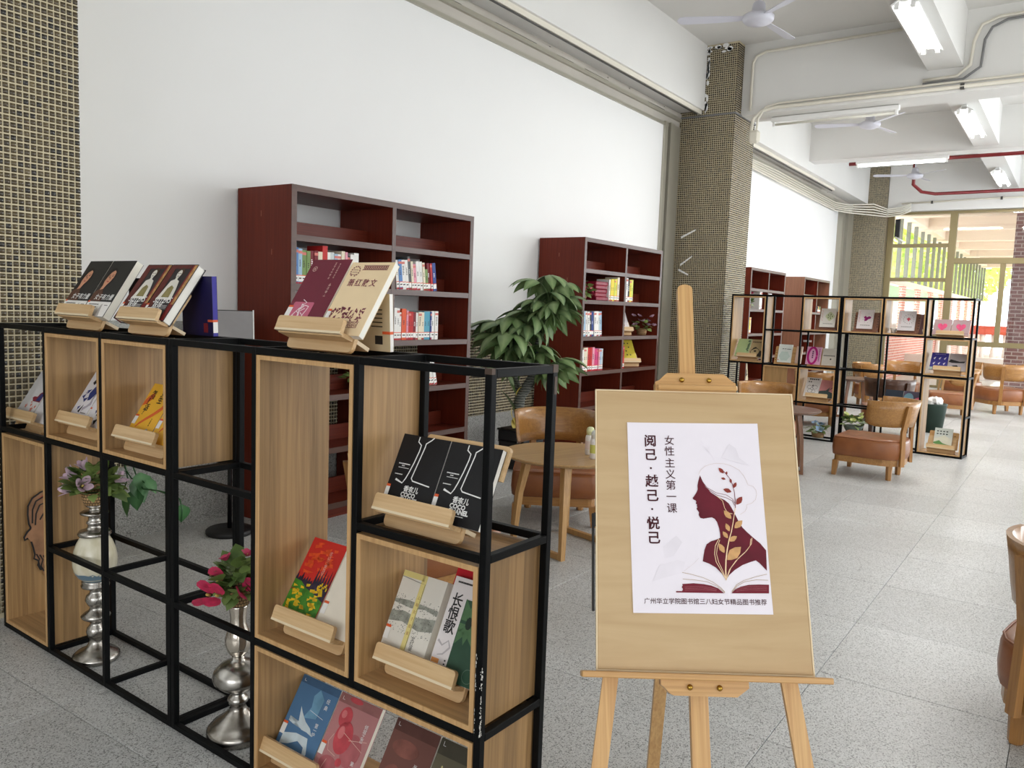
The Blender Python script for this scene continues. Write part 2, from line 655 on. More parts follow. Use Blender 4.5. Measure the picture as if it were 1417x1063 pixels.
t = NT('woven_wicker')
tc = t.n('ShaderNodeTexCoord')
sx = t.n('ShaderNodeSeparateXYZ')
t.l(tc.outputs['Object'], sx.inputs[0])
at2 = t.n('ShaderNodeMath', operation='ARCTAN2')
t.l(sx.outputs[1], at2.inputs[0])
t.l(sx.outputs[0], at2.inputs[1])
m1 = t.n('ShaderNodeMath', operation='MULTIPLY', ins={1: 3.82})
t.l(at2.outputs[0], m1.inputs[0])
m2 = t.n('ShaderNodeMath', operation='MULTIPLY', ins={1: 85.0})
t.l(sx.outputs[2], m2.inputs[0])
cm = t.n('ShaderNodeCombineXYZ')
t.l(m1.outputs[0], cm.inputs[0])
t.l(m2.outputs[0], cm.inputs[1])
ck = t.n('ShaderNodeTexBrick', offset=.5, ins={'Scale': 1.0, 'Color1': (*srgb(196, 160, 112), 1), 'Color2': (*srgb(170, 132, 86), 1), 'Mortar': (*srgb(60, 42, 26), 1), 'Mortar Size': .12, 'Brick Width': 1.0, 'Row Height': 1.0})
t.l(cm.outputs[0], ck.inputs[0])
t.set(col=ck.outputs[0], rough=.7)
t.bump(ck.outputs['Fac'], .5, .003)
M['wicker'] = t.m


def leafmat(name, c1, c2, vein=None, rough=.5):
    t = NT(name)
    oi = t.n('ShaderNodeObjectInfo')
    tc = t.n('ShaderNodeTexCoord')
    n1 = t.n('ShaderNodeTexNoise', ins={'Vector': tc.outputs['Object'], 'Scale': 30.0, 'Detail': 2.0})
    ad = t.n('ShaderNodeMath', operation='MULTIPLY_ADD', ins={1: .4})
    t.l(n1.outputs[0], ad.inputs[0])
    sb = t.n('ShaderNodeMath', operation='MULTIPLY', ins={1: .6})
    t.l(oi.outputs['Random'], sb.inputs[0])
    t.l(sb.outputs[0], ad.inputs[2])
    c = t.ramp(ad.outputs[0], [(.15, srgb(*c1)), (.75, srgb(*c2))])
    if vein:
        a = t.n('ShaderNodeAttribute', attribute_name='vein')
        c = t.mix(a.outputs['Fac'], c, srgb(*vein))
    t.set(col=c, rough=rough)
    return t.m


M['leaf_big'] = leafmat('broad_leaf', (54, 84, 48), (104, 134, 76), vein=(150, 170, 120))
M['leaf'] = leafmat('small_leaf', (70, 96, 44), (132, 152, 84))
M['leaf_dark'] = leafmat('ivy_leaf', (30, 74, 34), (52, 104, 52), vein=(90, 140, 84))
M['leaf_dry'] = leafmat('yellowing_leaf', (176, 140, 40), (196, 176, 80))
M['bark'] = None
t = NT('ringed_bark')
tc = t.n('ShaderNodeTexCoord')
wv = t.n('ShaderNodeTexWave', bands_direction='Z', ins={'Vector': tc.outputs['Object'], 'Scale': 14.0, 'Distortion': 3.0, 'Detail': 2.0, 'Detail Scale': 2.0})
t.set(col=t.ramp(wv.outputs[0], [(.2, srgb(62, 64, 60)), (.8, srgb(112, 114, 106))]), rough=.8)
t.bump(wv.outputs[0], .6, .006)
M['bark'] = t.m
M['soil'] = plain(52, 42, 34, .95, name='soil')

M['alu'] = plain(178, 174, 160, .38, .55, name='satin_aluminium')
M['bronze'] = plain(146, 132, 96, .4, .35, name='anodised_bronze_frame')
t = NT('window_glass')
t.t.nodes.remove(t.b)
tr = t.n('ShaderNodeBsdfTransparent', ins={'Color': (.97, .99, .98, 1)})
gl = t.n('ShaderNodeBsdfGlossy', ins={'Roughness': .02})
fz = t.n('ShaderNodeFresnel', ins={'IOR': 1.45})
fm = t.n('ShaderNodeMath', operation='MULTIPLY', ins={1: 1.6})
t.l(fz.outputs[0], fm.inputs[0])
mx = t.n('ShaderNodeMixShader')
t.l(fm.outputs[0], mx.inputs[0])
t.l(tr.outputs[0], mx.inputs[1])
t.l(gl.outputs[0], mx.inputs[2])
t.l(mx.outputs[0], t.t.nodes['Material Output'].inputs[0])
M['glass'] = t.m
M['conduit'] = plain(224, 219, 205, .5, name='cream_conduit')
M['conduit_grey'] = plain(120, 120, 120, .5, name='grey_conduit')
M['redpipe'] = plain(128, 30, 34, .4, name='red_sprinkler_pipe')
M['fan'] = plain(212, 212, 222, .4, name='fan_enamel')
M['fixture'] = plain(238, 238, 236, .4, name='white_batten')
t = NT('lit_tube')
t.b.inputs['Emission Color'].default_value = (1, .99, .97, 1)
t.b.inputs['Emission Strength'].default_value = 9.0
M['tube'] = t.m
M['tube_off'] = plain(226, 224, 212, .3, name='unlit_tube')
M['clip'] = plain(60, 58, 54, .5, name='dark_clip')
M['brass'] = plain(176, 140, 62, .25, 1.0, name='brass')
M['page'] = plain(232, 228, 214, .8, name='page_block')
M['page_w'] = plain(240, 238, 230, .8, name='white_pages')
M['label_w'] = plain(238, 236, 232, .6, name='label_white')
M['label_o'] = plain(222, 92, 44, .6, name='label_orange')
M['ink'] = plain(30, 28, 28, .6, name='black_ink')
M['white_ink'] = plain(240, 240, 238, .5, name='white_ink')

t = NT('red_brick')
g = t.n('ShaderNodeNewGeometry')
sx = t.n('ShaderNodeSeparateXYZ')
t.l(g.outputs['Position'], sx.inputs[0])
ad = t.n('ShaderNodeMath', operation='ADD')
t.l(sx.outputs[0], ad.inputs[0])
t.l(sx.outputs[1], ad.inputs[1])
cm = t.n('ShaderNodeCombineXYZ')
t.l(ad.outputs[0], cm.inputs[0])
t.l(sx.outputs[2], cm.inputs[1])
bk = t.n('ShaderNodeTexBrick', ins={'Scale': 1.0, 'Color1': (*srgb(206, 124, 108), 1), 'Color2': (*srgb(220, 142, 126), 1), 'Mortar': (*srgb(228, 214, 202), 1), 'Mortar Size': .010, 'Brick Width': .24, 'Row Height': .07})
t.l(cm.outputs[0], bk.inputs[0])
t.set(col=bk.outputs[0], rough=.85)
M['brick'] = t.m
t = NT('dark_brick')
cmn = t.n('ShaderNodeNewGeometry')
sx = t.n('ShaderNodeSeparateXYZ')
t.l(cmn.outputs['Position'], sx.inputs[0])
cm = t.n('ShaderNodeCombineXYZ')
t.l(sx.outputs[1], cm.inputs[0])
t.l(sx.outputs[2], cm.inputs[1])
bk = t.n('ShaderNodeTexBrick', ins={'Scale': 1.0, 'Color1': (*srgb(120, 84, 86), 1), 'Color2': (*srgb(140, 100, 100), 1), 'Mortar': (*srgb(176, 160, 158), 1), 'Mortar Size': .012, 'Brick Width': .24, 'Row Height': .09})
t.l(cm.outputs[0], bk.inputs[0])
t.set(col=bk.outputs[0], rough=.85)
M['brick_dark'] = t.m
M['cream_paint'] = paint('cream_soffit', (226, 208, 190), .05)
M['fin'] = plain(112, 112, 98, .6, name='louvre_fin')
M['teal_glass'] = plain(176, 204, 194, .15, name='teal_pane')
M['pave'] = plain(210, 208, 204, .8, name='pale_paving')
M['coral'] = plain(214, 96, 74, .6, name='coral_rail')
M['white_rail'] = plain(238, 232, 226, .7, name='white_baluster')
M['tree_leaf'] = leafmat('sunlit_tree_leaf', (176, 196, 84), (224, 232, 150), rough=.7)
M['grass'] = plain(150, 176, 90, .9, name='lawn')
# ------------------------------------------------------------------ the hall
YW, YB, ZC = 4.535, 3.79, 4.85      # side wall, pillar front, ceiling


def struct(name, mb, mats, label, cat, parent=None):
    o = mb.build(name, mats, parent)
    if parent is None:
        tag(o, label, cat, kind='structure')
    return o


# floor: a bed with one slab object per flamed granite slab
fl = MB().box(-9, 20.3, -4.5, YW, -.06, -.012).build('floor', M['joint'])
tag(fl, 'grey speckled granite slab floor of the reading hall', 'floor', kind='structure')
XS = [2.70+.68*k for k in range(-4, 26)]
XS = [x for x in XS if x < 20.2]+[20.25]
YS = [.77+.685*k for k in range(-3, 5)]
YS = YS+[4.195, YW]
_cache = {}
for i in range(len(XS)-1):
    for j in range(len(YS)-1):
        w, h = XS[i+1]-XS[i], YS[j+1]-YS[j]
        k = (round(w, 3), round(h, 3))
        if k not in _cache:
            _cache[k] = MB().bbox(.0012, w-.0012, .0012, h-.0012, -.03, 0, .0012).mesh('granite_slab', M['granite'])
        link('granite_slab', _cache[k], fl, (XS[i], YS[j], R.uniform(-.0006, 0)))
rest = MB().box(-9, 20.25, -4.5, YS[0], -.03, 0).box(-9, XS[0], YS[0], YW, -.03, 0)
o = rest.build('granite_slab_field', M['granite'], fl)
o['kind'] = 'stuff'

# side wall: white infill panel over a mosaic and granite dado
def wall_bay(name, x0, x1, label, tiles):
    w = MB()
    w.box(x0, x1, YW, YW+.3, 1.29, 3.80)
    w.box(x0, x1, YW+.012, YW+.3, .43, 1.23, 1)
    wl = struct(name, w, [M['wall'], M['grout'] if tiles else M['tile_far']], label, 'wall')
    MB().box(x0, x1, YW-.006, YW+.3, 0, .43).build('granite_base', M['granite_base'], wl)
    MB().box(x0, x1, YW-.02, YW+.3, 1.23, 1.29).build('stone_ledge', M['ledge'], wl)
    return wl


def mosaic(name, parent, u0, u1, z0, z1, origin, eu, nrm, seed):
    """glazed mosaic tiles as real chips on the plane origin + u*eu + z, joined in one mesh"""
    rg = np.random.default_rng(seed)
    P = .0266
    nu, nz = int((u1-u0)/P), int((z1-z0)/P)
    pu, pz = (u1-u0)/nu, (z1-z0)/nz
    I, J = np.meshgrid(np.arange(nu), np.arange(nz), indexing='ij')
    I, J = I.ravel(), J.ravel()
    n = len(I)
    g = .0030
    cu = u0+(I+.5)*pu+rg.normal(0, .0003, n)
    cz = z0+(J+.5)*pz+rg.normal(0, .0003, n)
    hu, hz = pu/2-g, pz/2-g
    th = .0035
    tl1, tl2 = rg.normal(0, .0004, n), rg.normal(0, .0004, n)
    keep = rg.random(n) > .0003
    vs = np.zeros((n, 8, 3))
    eu = np.array(eu, float)
    nr = np.array(nrm, float)
    og = np.array(origin, float)
    for q, (a, b) in enumerate(((-1, -1), (1, -1), (1, 1), (-1, 1))):
        base = og+np.outer(cu+a*hu, eu)
        base[:, 2] += cz+b*hz
        top = og+np.outer(cu+a*(hu-.0012), eu)
        top[:, 2] += cz+b*(hz-.0012)
        top += np.outer(th+a*tl1+b*tl2, nr)
        vs[:, q] = base
        vs[:, 4+q] = top
    vs = vs[keep]
    n = len(vs)
    flip = np.dot(np.cross(eu, (0, 0, 1)), nr) < 0
    F = np.array([(4, 5, 6, 7), (0, 1, 5, 4), (1, 2, 6, 5), (2, 3, 7, 6), (3, 0, 4, 7)])
    if flip:
        F = F[:, ::-1]
    fs = (np.arange(n)[:, None, None]*8+F[None]).reshape(-1)
    me = bpy.data.meshes.new(name)
    me.vertices.add(n*8)
    me.vertices.foreach_set('co', vs.reshape(-1))
    nf = n*5
    me.loops.add(nf*4)
    me.loops.foreach_set('vertex_index', fs)
    me.polygons.add(nf)
    me.polygons.foreach_set('loop_start', np.arange(nf)*4)
    me.update(calc_edges=True)
    a = me.attributes.new('tile_tone', 'FLOAT', 'FACE')
    tone = np.clip(rg.normal(.5, .2, n), .2, 1)
    dark = rg.random(n) < .16
    tone[dark] = rg.random(dark.sum())*.2
    a.data.foreach_set('value', np.repeat(tone, 5))
    me.materials.append(M['tile'])
    o = link(name, me, parent)
    o['kind'] = 'stuff'
    return o


wall_bay('wall_left.002', -9, 1.18, 'white painted wall behind the viewer on the pillar side', False)
w1 = wall_bay('wall_left', 1.936, 9.62, 'white painted infill wall behind the two big dark red bookcases', True)
mosaic('mosaic_tiles', w1, 1.94, 9.62, .43, 1.23, (0, YW+.012, 0), (1, 0, 0), (0, -1, 0), 3)
w2 = wall_bay('wall_left.001', 10.855, 18.25, 'white painted infill wall beyond the mosaic pillar', False)
# plaster reveal and aluminium window frame left around the infill
for x0, x1, nm in ((1.936, 10.1, 'trim_1'), (10.855, 19.8, 'trim_2')):
    tr = MB()
    tr.box(x0, x1, YW+.0, YW+.30, 3.80, 4.045, 1)
    tr.box(x0, x1, YW-.015, YW+.05, 3.80, 3.835, 0)
    tr.box(x0, x1, YW-.03, YW+.02, 3.925, 3.965, 0)
    o = struct(nm, tr, [M['alu'], M['plaster']], 'old aluminium head frame and rough plaster above the white wall %s' % ('behind the near bookcases' if x0 < 5 else 'past the near pillar'), 'trim')
    rr = random.Random(5)
    lm = MB()
    x = x0
    while x < x1:
        w = rr.uniform(.1, .5)
        lm.box(x, x+w, YW-.02, YW+.0, 3.965+rr.uniform(0, .012), 4.0+rr.uniform(0, .03))
        x += w
    lm.build('plaster_lump', M['plaster'], o)
fr = MB()
fr.box(9.62, 9.70, YW-.03, YW+.2, 0, 3.85)
fr.box(9.74, 9.86, YW-.05, YW+.2, 0, 3.85)
fr.box(9.92, 10.1, YW-.02, YW+.2, 0, 3.85)
struct('trim_3', fr.box(9.62, 10.1, YW+.02, YW+.3, 0, 3.85), M['alu'], 'vertical aluminium jamb beside the near mosaic pillar', 'trim')
fr = MB()
fr.box(18.25, 18.35, YW+.1, YW+.3, 0, 3.85, 1)
fr.box(18.9, 19.1, YW-.03, YW+.2, 0, 3.85)
fr.box(19.3, 19.8, YW-.05, YW+.2, 0, 3.85)
fr.box(18.25, 19.8, YW+.08, YW+.3, 0, 3.85, 1)
struct('trim_4', fr, [M['alu'], M['wall']], 'vertical aluminium jamb and wall return beside the far mosaic pillar', 'trim')


# pillars
def pillar(name, x0, x1, label, front, side, seed):
    b = MB().box(x0+.006, x1-.006, YB+.006, YW+.3, 0, ZC)
    o = struct(name, b, M['grout'] if front else M['tile_far'], label, 'pillar')
    if front:
        mosaic('mosaic_tiles', o, x0, x1, .02, ZC-.02, (0, YB+.006, 0), (1, 0, 0), (0, -1, 0), seed)
    if side:
        mosaic('mosaic_tiles', o, YB, YW, .02, ZC-.02, (x0+.006, 0, 0), (0, 1, 0), (-1, 0, 0), seed+1)
    return o


pillar('pillar', 1.18, 1.936, 'brown mosaic tiled pillar at the left edge, nearest the display rack', True, False, 11)
p2 = pillar('pillar', 10.1, 10.855, 'tall brown mosaic tiled pillar behind the easel', True, True, 21)
pillar('pillar', 19.8, 20.5, 'far mosaic tiled pillar beside the end window', False, False, 31)
# torn plaster at the head of the middle pillar
pm = MB()
rr = random.Random(9)
for k in range(14):
    y = YB+.1+.6*rr.random()
    pm.prism([(p[0], p[1]) for p in ellipse(0, 0, rr.uniform(.02, .06), rr.uniform(.012, .03), 7, rr.random())], 0, .006, 0,
             frame_M((10.1+.0, y, ZC-.03-rr.random()*.08), (0, 1, 0), (0, 0, 1), (-1, 0, 0)))
for k in range(26):
    pm.prism([(p[0], p[1]) for p in ellipse(0, 0, rr.uniform(.008, .02), rr.uniform(.02, .06), 6, rr.random())], 0, .006, 0,
             frame_M((10.1, 4.19+rr.uniform(-.02, .01), 4.05+rr.random()*.75), (0, 1, 0), (0, 0, 1), (-1, 0, 0)))
pm.build('plaster_lump', M['wall'], p2)
sc = MB()
for (y, z, dy, dz) in ((4.42, 2.06, -.16, .12), (4.44, 2.0, -.14, -.06), (4.43, 2.42, -.2, .1)):
    sc.add([(10.0995, y, z), (10.0995, y+dy, z+dz), (10.0995, y+dy, z+dz+.02), (10.0995, y, z+.03)], [(0, 1, 2, 3)])
sc.build('plaster_smear', M['wall'], p2)
MB().box(10.09, 10.87, YB-.012, YW, 3.965, 3.985).build('steel_band', M['conduit_grey'], p2)

# ceiling and beams
struct('ceiling', MB().box(-9, 20.5, -4.5, 4.9, ZC, ZC+.2), M['ceiling'], 'off-white painted concrete ceiling', 'ceiling')
bm_ = MB().box(-9, 10.1, 4.205, 4.9, 4.045, ZC).box(10.855, 19.8, 4.205, 4.9, 4.045, ZC)
bm_.box(1.94, 10.1, 4.235, 4.29, 3.995, 4.045, 1).box(10.855, 17.2, 4.3, 4.36, 3.995, 4.045, 1)
struct('beam', bm_, [M['beam'], M['conduit']], 'long edge beam above the white side wall', 'beam')
struct('beam', MB().box(10.3, 10.72, -4.5, 3.79, 3.975, ZC), M['beam'], 'white cross beam at the near mosaic pillar', 'beam')
struct('beam', MB().box(14.95, 15.3, -4.5, 4.205, 4.2, ZC), M['beam'], 'white cross beam between the two mosaic pillars', 'beam')
struct('beam', MB().box(5.3, 5.65, -4.5, 4.205, 4.2, ZC), M['beam'], 'white cross beam overhead near the display rack', 'beam')
struct('beam', MB().box(19.85, 20.35, -4.5, 3.79, 3.86, ZC), M['beam'], 'white cross beam over the end window', 'beam')
lb = MB()
for a, b in ((-9, 5.3), (5.65, 10.3), (10.72, 14.95), (15.3, 19.85)):
    lb.box(a, b, 1.31, 1.66, 4.25, ZC)
struct('beam', lb, M['beam'], 'secondary ceiling beam carrying the fluorescent lights', 'beam')
# unseen enclosure
wr = MB().box(-9, 20.3, -4.7, -4.5, 0, .75).box(-9, 20.3, -4.7, -4.5, 3.5, ZC)
wr.box(-9, 12.5, -4.7, -4.5, .75, 3.5)  # near bays filled in solid to keep sky light out
for x in (13.0, 15.5, 18.4):
    wr.box(x, x+.5, -4.7, -4.5, .75, 3.5)
struct('wall_right', wr, M['wall'], 'unseen right wall of the hall, near bays closed to hold back sky light', 'wall')
struct('wall_back', MB().box(-9.2, -9, -4.7, 4.9, 0, ZC), M['wall'], 'white wall behind the viewer', 'wall')

# ------------------------------------------------------------------ end window
XE = 20.05
wn = empty('window_1', 'bronze framed glazed end wall with the covered walkway outside', 'window', kind='structure')


def bar(nm, y0, y1, z0, z1, d=.09, x=XE):
    MB().bbox(x-d/2, x+d/2, y0, y1, z0, z1, .004).build(nm, M['bronze'], wn)


def pane(y0, y1, z0, z1):
    MB().box(XE-.004, XE+.004, y0, y1, z0, z1).build('glass_pane', M['glass'], wn)


bar('jamb', 3.66, 3.79, 0, 3.86)
bar('head_rail', -4.5, 3.79, 3.80, 3.87)
bar('mullion', 2.40, 2.54, 0, 3.80, .13)
bar('transom', 2.54, 3.66, 3.08, 3.16)
bar('transom', 2.54, 3.66, 2.33, 2.41)
bar('transom', 2.54, 3.66, 1.12, 1.2)
bar('transom', -4.5, 2.40, 2.72, 2.84, .12)
bar('transom', -4.5, 2.40, .95, 1.06, .12)
bar('mullion', 1.43, 1.53, 1.06, 2.72, .1)
bar('mullion', .35, .45, 1.06, 2.72, .1)
bar('mullion', .35, .47, 2.84, 3.80, .1)
bar('sill_rail', -4.5, 3.66, 0, .05)
for a in ((2.54, 3.66, 3.16, 3.80), (2.54, 3.66, 2.41, 3.08), (2.54, 3.66, 1.2, 2.33), (2.54, 3.66, .05, 1.12),
          (.47, 2.40, 2.84, 3.80), (-4.5, .35, 2.84, 3.80), (1.53, 2.40, 1.06, 2.72), (.45, 1.43, 1.06, 2.72), (-4.5, .35, 1.06, 2.72), (-4.5, 2.40, .05, .95)):
    pane(*a)

# ------------------------------------------------------------------ outside
tag(MB().box(20.4, 80, -30, 40, -.2, -.04).build('pavement', M['pave']), 'pale sunlit paving outside the end window', 'pavement', kind='structure')
YF = 3.95
fac = empty('neighbouring_facade', 'brick and louvred facade running along the covered walkway outside', 'building', kind='structure')
MB().box(20.5, 46, YF, YF+.25, -.04, 1.12).build('brick_plinth', M['brick'], fac)
MB().box(20.5, 46, YF-.04, YF+.3, 1.12, 1.2).build('coping', M['cream_paint'], fac)
MB().box(20.5, 46, YF, YF+.25, 2.36, 2.5).build('lintel_band', M['cream_paint'], fac)
MB().box(20.5, 46, YF-.1, YF+.5, 4.1, 4.5).build('eaves_band', M['cream_paint'], fac)
fm = MB().box(-.09, .09, -.02, .06, 2.5, 4.1).mesh('louvre_fin', M['fin'])
k = 0
x = 20.9
while x < 46:
    link('louvre_fin', fm, fac, (x, YF+.1, 0))
    x += 1.15
pm_ = MB().box(-.22, .22, 0, .12, 1.2, 2.36).mesh('brick_pier', M['brick'])
gm_ = MB().box(-.75, .75, .05, .06, 1.24, 2.32).mesh('teal_window', M['teal_glass'])
x = 21.3
while x < 45:
    link('brick_pier', pm_, fac, (x, YF, 0))
    link('teal_window', gm_, fac, (x+1.2, YF, 0))
    x += 2.4
roof = MB().box(20.5, 46, -4.5, YF+.5, 4.5, 4.7)
for x in (22.5, 26, 29.5, 33, 36.5, 40, 43.5):
    roof.box(x, x+.4, -4.5, YF+.4, 4.05, 4.5)
struct('roof_slab', roof, M['cream_paint'], 'cream soffit and beams of the covered walkway outside', 'roof')
# brick pillar and railings on the right of the walkway
struct('brick_pillar', MB().box(22.4, 23.2, .1, 1.47, -.04, 4.5), M['brick_dark'], 'dull red brick pillar outside the right of the end window', 'pillar')
rl = empty('balustrade', 'coral topped white balustrade across the walkway outside', 'railing', (30, 0, 0))
MB().box(-.12, .12, -4, YF, 1.1, 1.38).build('top_rail', M['coral'], rl)
MB().box(-.12, .12, -4, YF, -.04, .2).build('bottom_rail', M['coral'], rl)
bl = MB().lathe([(.05, .2), (.1, .45), (.06, .75), (.09, 1.1)], 8).mesh('baluster', M['white_rail'])
for y in np.arange(-3.8, YF, .32):
    link('baluster', bl, rl, (0, float(y), 0))
low = MB().box(24.5, 24.75, 1.5, YF, -.04, .55)
struct('planter_kerb', low, M['white_rail'], 'low white kerb outside the end window', 'kerb')


def foliage_tree(label, loc, h, r, n, seed, name='tree'):
    t = empty(name, label, 'tree', loc)
    MB().tube([(0, 0, 0), (.1, .05, h*.4), (-.05, .1, h*.7)], [.16, .12, .05], 7).build('trunk', M['bark'], t)
    rg = np.random.default_rng(seed)
    d = rg.normal(size=(n, 3))
    d /= np.linalg.norm(d, axis=1)[:, None]
    c = d*(r*(.35+.65*rg.random((n, 1))**.5))*np.array([1, 1, .85])+np.array([0, 0, h*.72])
    a = rg.normal(size=(n, 3))
    a /= np.linalg.norm(a, axis=1)[:, None]
    b = np.cross(a, rg.normal(size=(n, 3)))
    b /= np.linalg.norm(b, axis=1)[:, None]
    s = .16+.16*rg.random((n, 1))
    vs = np.stack([c-a*s, c+b*s*.5, c+a*s, c-b*s*.5], 1).reshape(-1, 3)
    me = bpy.data.meshes.new('foliage')
    me.from_pydata(vs.tolist(), [], (np.arange(n)[:, None]*4+np.arange(4)[None]).tolist())
    me.materials.append(M['tree_leaf'])
    o = link('foliage', me, t)
    o['kind'] = 'stuff'
    return t


for i, (x, y, h, r, lab) in enumerate((
        (36, 8.0, 6.0, 3.2, 'sunlit tree behind the louvre fins, nearest the end window'),
        (43, 7.5, 6.5, 3.4, 'sunlit tree behind the louvre fins, further along the walkway'),
        (54, 6.5, 7.0, 3.2, 'yellow green tree at the end of the walkway, beside the louvres'),
        (49, .3, 6.5, 3.0, 'yellow green tree seen through the middle pane of the end window'),
        (59, -5.5, 7.5, 4.0, 'broad yellow green tree at the far right outside'),
        (28, 7.5, 5.0, 2.6, 'smaller sunlit tree close behind the louvred facade'))):
    foliage_tree(lab, (x, y, 0), h, r, 2600, 40+i)

# ------------------------------------------------------------------ ceiling fixtures
def fixture(name, label, c, along, length=1.25, lit=True, pair=True, group=None, drop=0.0):
    t = empty(name, label, 'light', c, 0 if along == 'x' else PI/2, group)
    L = length/2
    MB().bbox(-L, L, -.035, .035, -.03, .03, .006).build('batten', M['fixture'], t)
    offs = (-.065, .065) if pair else (0.0,)
    if pair:
        MB().prism([(-.115, -.05), (-.108, -.055), (-.03, -.012), (.03, -.012), (.108, -.055), (.115, -.05), (.04, .0), (-.04, .0)], -L, L, 0,
                   frame_M((0, 0, 0), (0, 1, 0), (0, 0, 1), (1, 0, 0))).build('reflector', M['fixture'], t)
    for q in offs:
        MB().tube([(-L+.03, q, -.06), (L-.03, q, -.06)], .015, 10).build('tube', M['tube'] if lit else M['tube_off'], t)
        for s in (-1, 1):
            MB().bbox(s*(L-.03)-.015, s*(L-.03)+.015, q-.02, q+.02, -.082, -.02, .003).build('end_cap', M['fixture'], t)
    if lit:
        p = Vector(c)
        dx = Vector((1, 0, 0)) if along == 'x' else Vector((0, 1, 0))
        l = lamp('tube_light', 'AREA', (p.x, p.y, p.z-.085), TUBE_P, (1, .985, .96), size=length if along == 'x' else .2, size_y=.2 if along == 'x' else length, direction=(0, 0, -1))
        l.rotation_euler = (0, 0, 0)
    return t


fixture('fluorescent_light', 'twin fluorescent light under the ceiling beam, nearest the viewer', (8.55, 1.485, 4.215), 'x', 1.5)
fixture('fluorescent_light', 'twin fluorescent light under the ceiling beam just past the near cross beam', (12.9, 1.485, 4.215), 'x', 1.7)
fixture('fluorescent_light', 'twin fluorescent light under the ceiling beam, farthest and smallest of the three', (17.9, 1.485, 4.215), 'x', 1.7)
fixture('fluorescent_light', 'single lit fluorescent tube slung on red brackets below the middle cross beam', (14.75, 2.67, 4.08), 'y', 1.4, True, False)
fixture('fluorescent_light', 'unlit fluorescent batten under the near cross beam', (10.55, 2.72, 3.94), 'y', 1.5, False, False)
for i, (x, y) in enumerate(((6.2, -2.4), (9.5, -2.4), (13.0, -2.4))):
    lamp('ceiling_fill', 'AREA', (x, y, 4.15), TUBE_P, (1, .985, .96), size=1.3, size_y=.25, direction=(0, 0, -1))  # unseen second row of lamps, added without fixtures to light the hall


def fan(label, c, rot, ztop=ZC):
    t = empty('ceiling_fan', label, 'fan', c, rot)
    MB().tube([(0, 0, .1), (0, 0, ztop-c[2]-.05)], .013, 10).build('down_rod', M['fan'], t)
    MB().lathe([(.0, ztop-c[2]), (.06, ztop-c[2]-.0), (.05, ztop-c[2]-.05), (.015, ztop-c[2]-.1)], 16).build('canopy', M['fan'], t)
    MB().lathe([(.0, -.075), (.05, -.072), (.09, -.06), (.1, -.05), (.13, -.045), (.15, -.02), (.15, .015), (.12, .035), (.07, .045), (.06, .13), (.045, .15), (0, .15)], 28).build('motor_housing', M['fan'], t)
    bl = MB()
    outline = [(.13, -.035), (.2, -.045), (.4, -.062), (.72, -.07), (.76, -.05), (.78, .0), (.76, .05), (.72, .062), (.4, .055), (.2, .04), (.13, .035)]
    bl.prism(outline, -.003, .003, 0, Matrix.Rotation(rad(12), 4, 'X'))
    bme = bl.mesh('blade', M['fan'])
    for k in range(3):
        link('blade', bme, t, None, (0, 0, 2*PI*k/3))
    return t


fan('white three-blade ceiling fan nearest the viewer, cut by the top edge', (8.06, 2.85, 4.35), rad(113))
fan('white three-blade ceiling fan between the two cross beams', (13.2, 2.86, 4.36), rad(105))
fan('small far white ceiling fan before the end window beam', (18.1, 3.0, 4.35), rad(110))

# conduits and pipes
def pipe(name, pts, r, mat, label, cat='conduit', clips=()):
    o = MB().tube(pts, r, 8).build(name, mat)
    tag(o, label, cat)
    if clips:
        c = MB()
        for p in clips:
            c.box(p[0]-.02, p[0]+.02, p[1]-.02, p[1]+.02, p[2]-.03, p[2]+.03)
        c.build('clip', M['clip'], o)
    return o


XBm = 10.27
pipe('conduit', [(XBm, -3, 4.03), (XBm, 3.35, 4.03), (XBm-.02, 3.5, 4.0), (XBm-.05, 3.6, 3.9), (XBm-.05, 3.62, 3.72)], .022, M['conduit'], 'thick cream conduit along the foot of the near cross beam', clips=((XBm, 1.3, 4.03), (XBm, .6, 4.03)))
pipe('conduit', [(XBm, -3, 4.09), (XBm, 1.4, 4.085), (XBm, 3.3, 4.075), (XBm-.02, 3.46, 4.04), (XBm-.04, 3.54, 3.9), (XBm-.04, 3.56, 3.7)], .014, M['conduit'], 'thin cream conduit just above the thick one on the near cross beam')
pipe('conduit', [(XBm, 1.95, 4.74), (XBm, 3.5, 4.72), (XBm, 3.62, 4.68), (XBm, 3.66, 4.6), (XBm, 3.66, 4.02)], .018, M['conduit'], 'cream conduit running under the ceiling and down beside the near pillar')
pipe('conduit', [(XBm, -3, 4.78), (XBm, 1.0, 4.72), (XBm, 1.16, 4.66), (XBm, 1.22, 4.5), (XBm, 1.24, 4.25), (XBm, 1.36, 4.15), (XBm, 1.7, 4.14)], .018, M['conduit'], 'cream conduit looping around the lamp beam end')
pipe('conduit', [(XBm, -3, 4.74), (XBm, .92, 4.68), (XBm, 1.06, 4.62), (XBm, 1.12, 4.5), (XBm, 1.14, 4.22), (XBm, 1.3, 4.11), (XBm, 1.7, 4.1)], .014, M['conduit_grey'], 'grey conduit looping beside the cream one at the lamp beam end')
jb = MB().bbox(XBm-.09, XBm-.01, 3.5, 3.64, 3.6, 3.76, .03)
tag(jb.build('junction_box', M['conduit']), 'rounded cream junction elbow at the top corner of the near pillar', 'box')
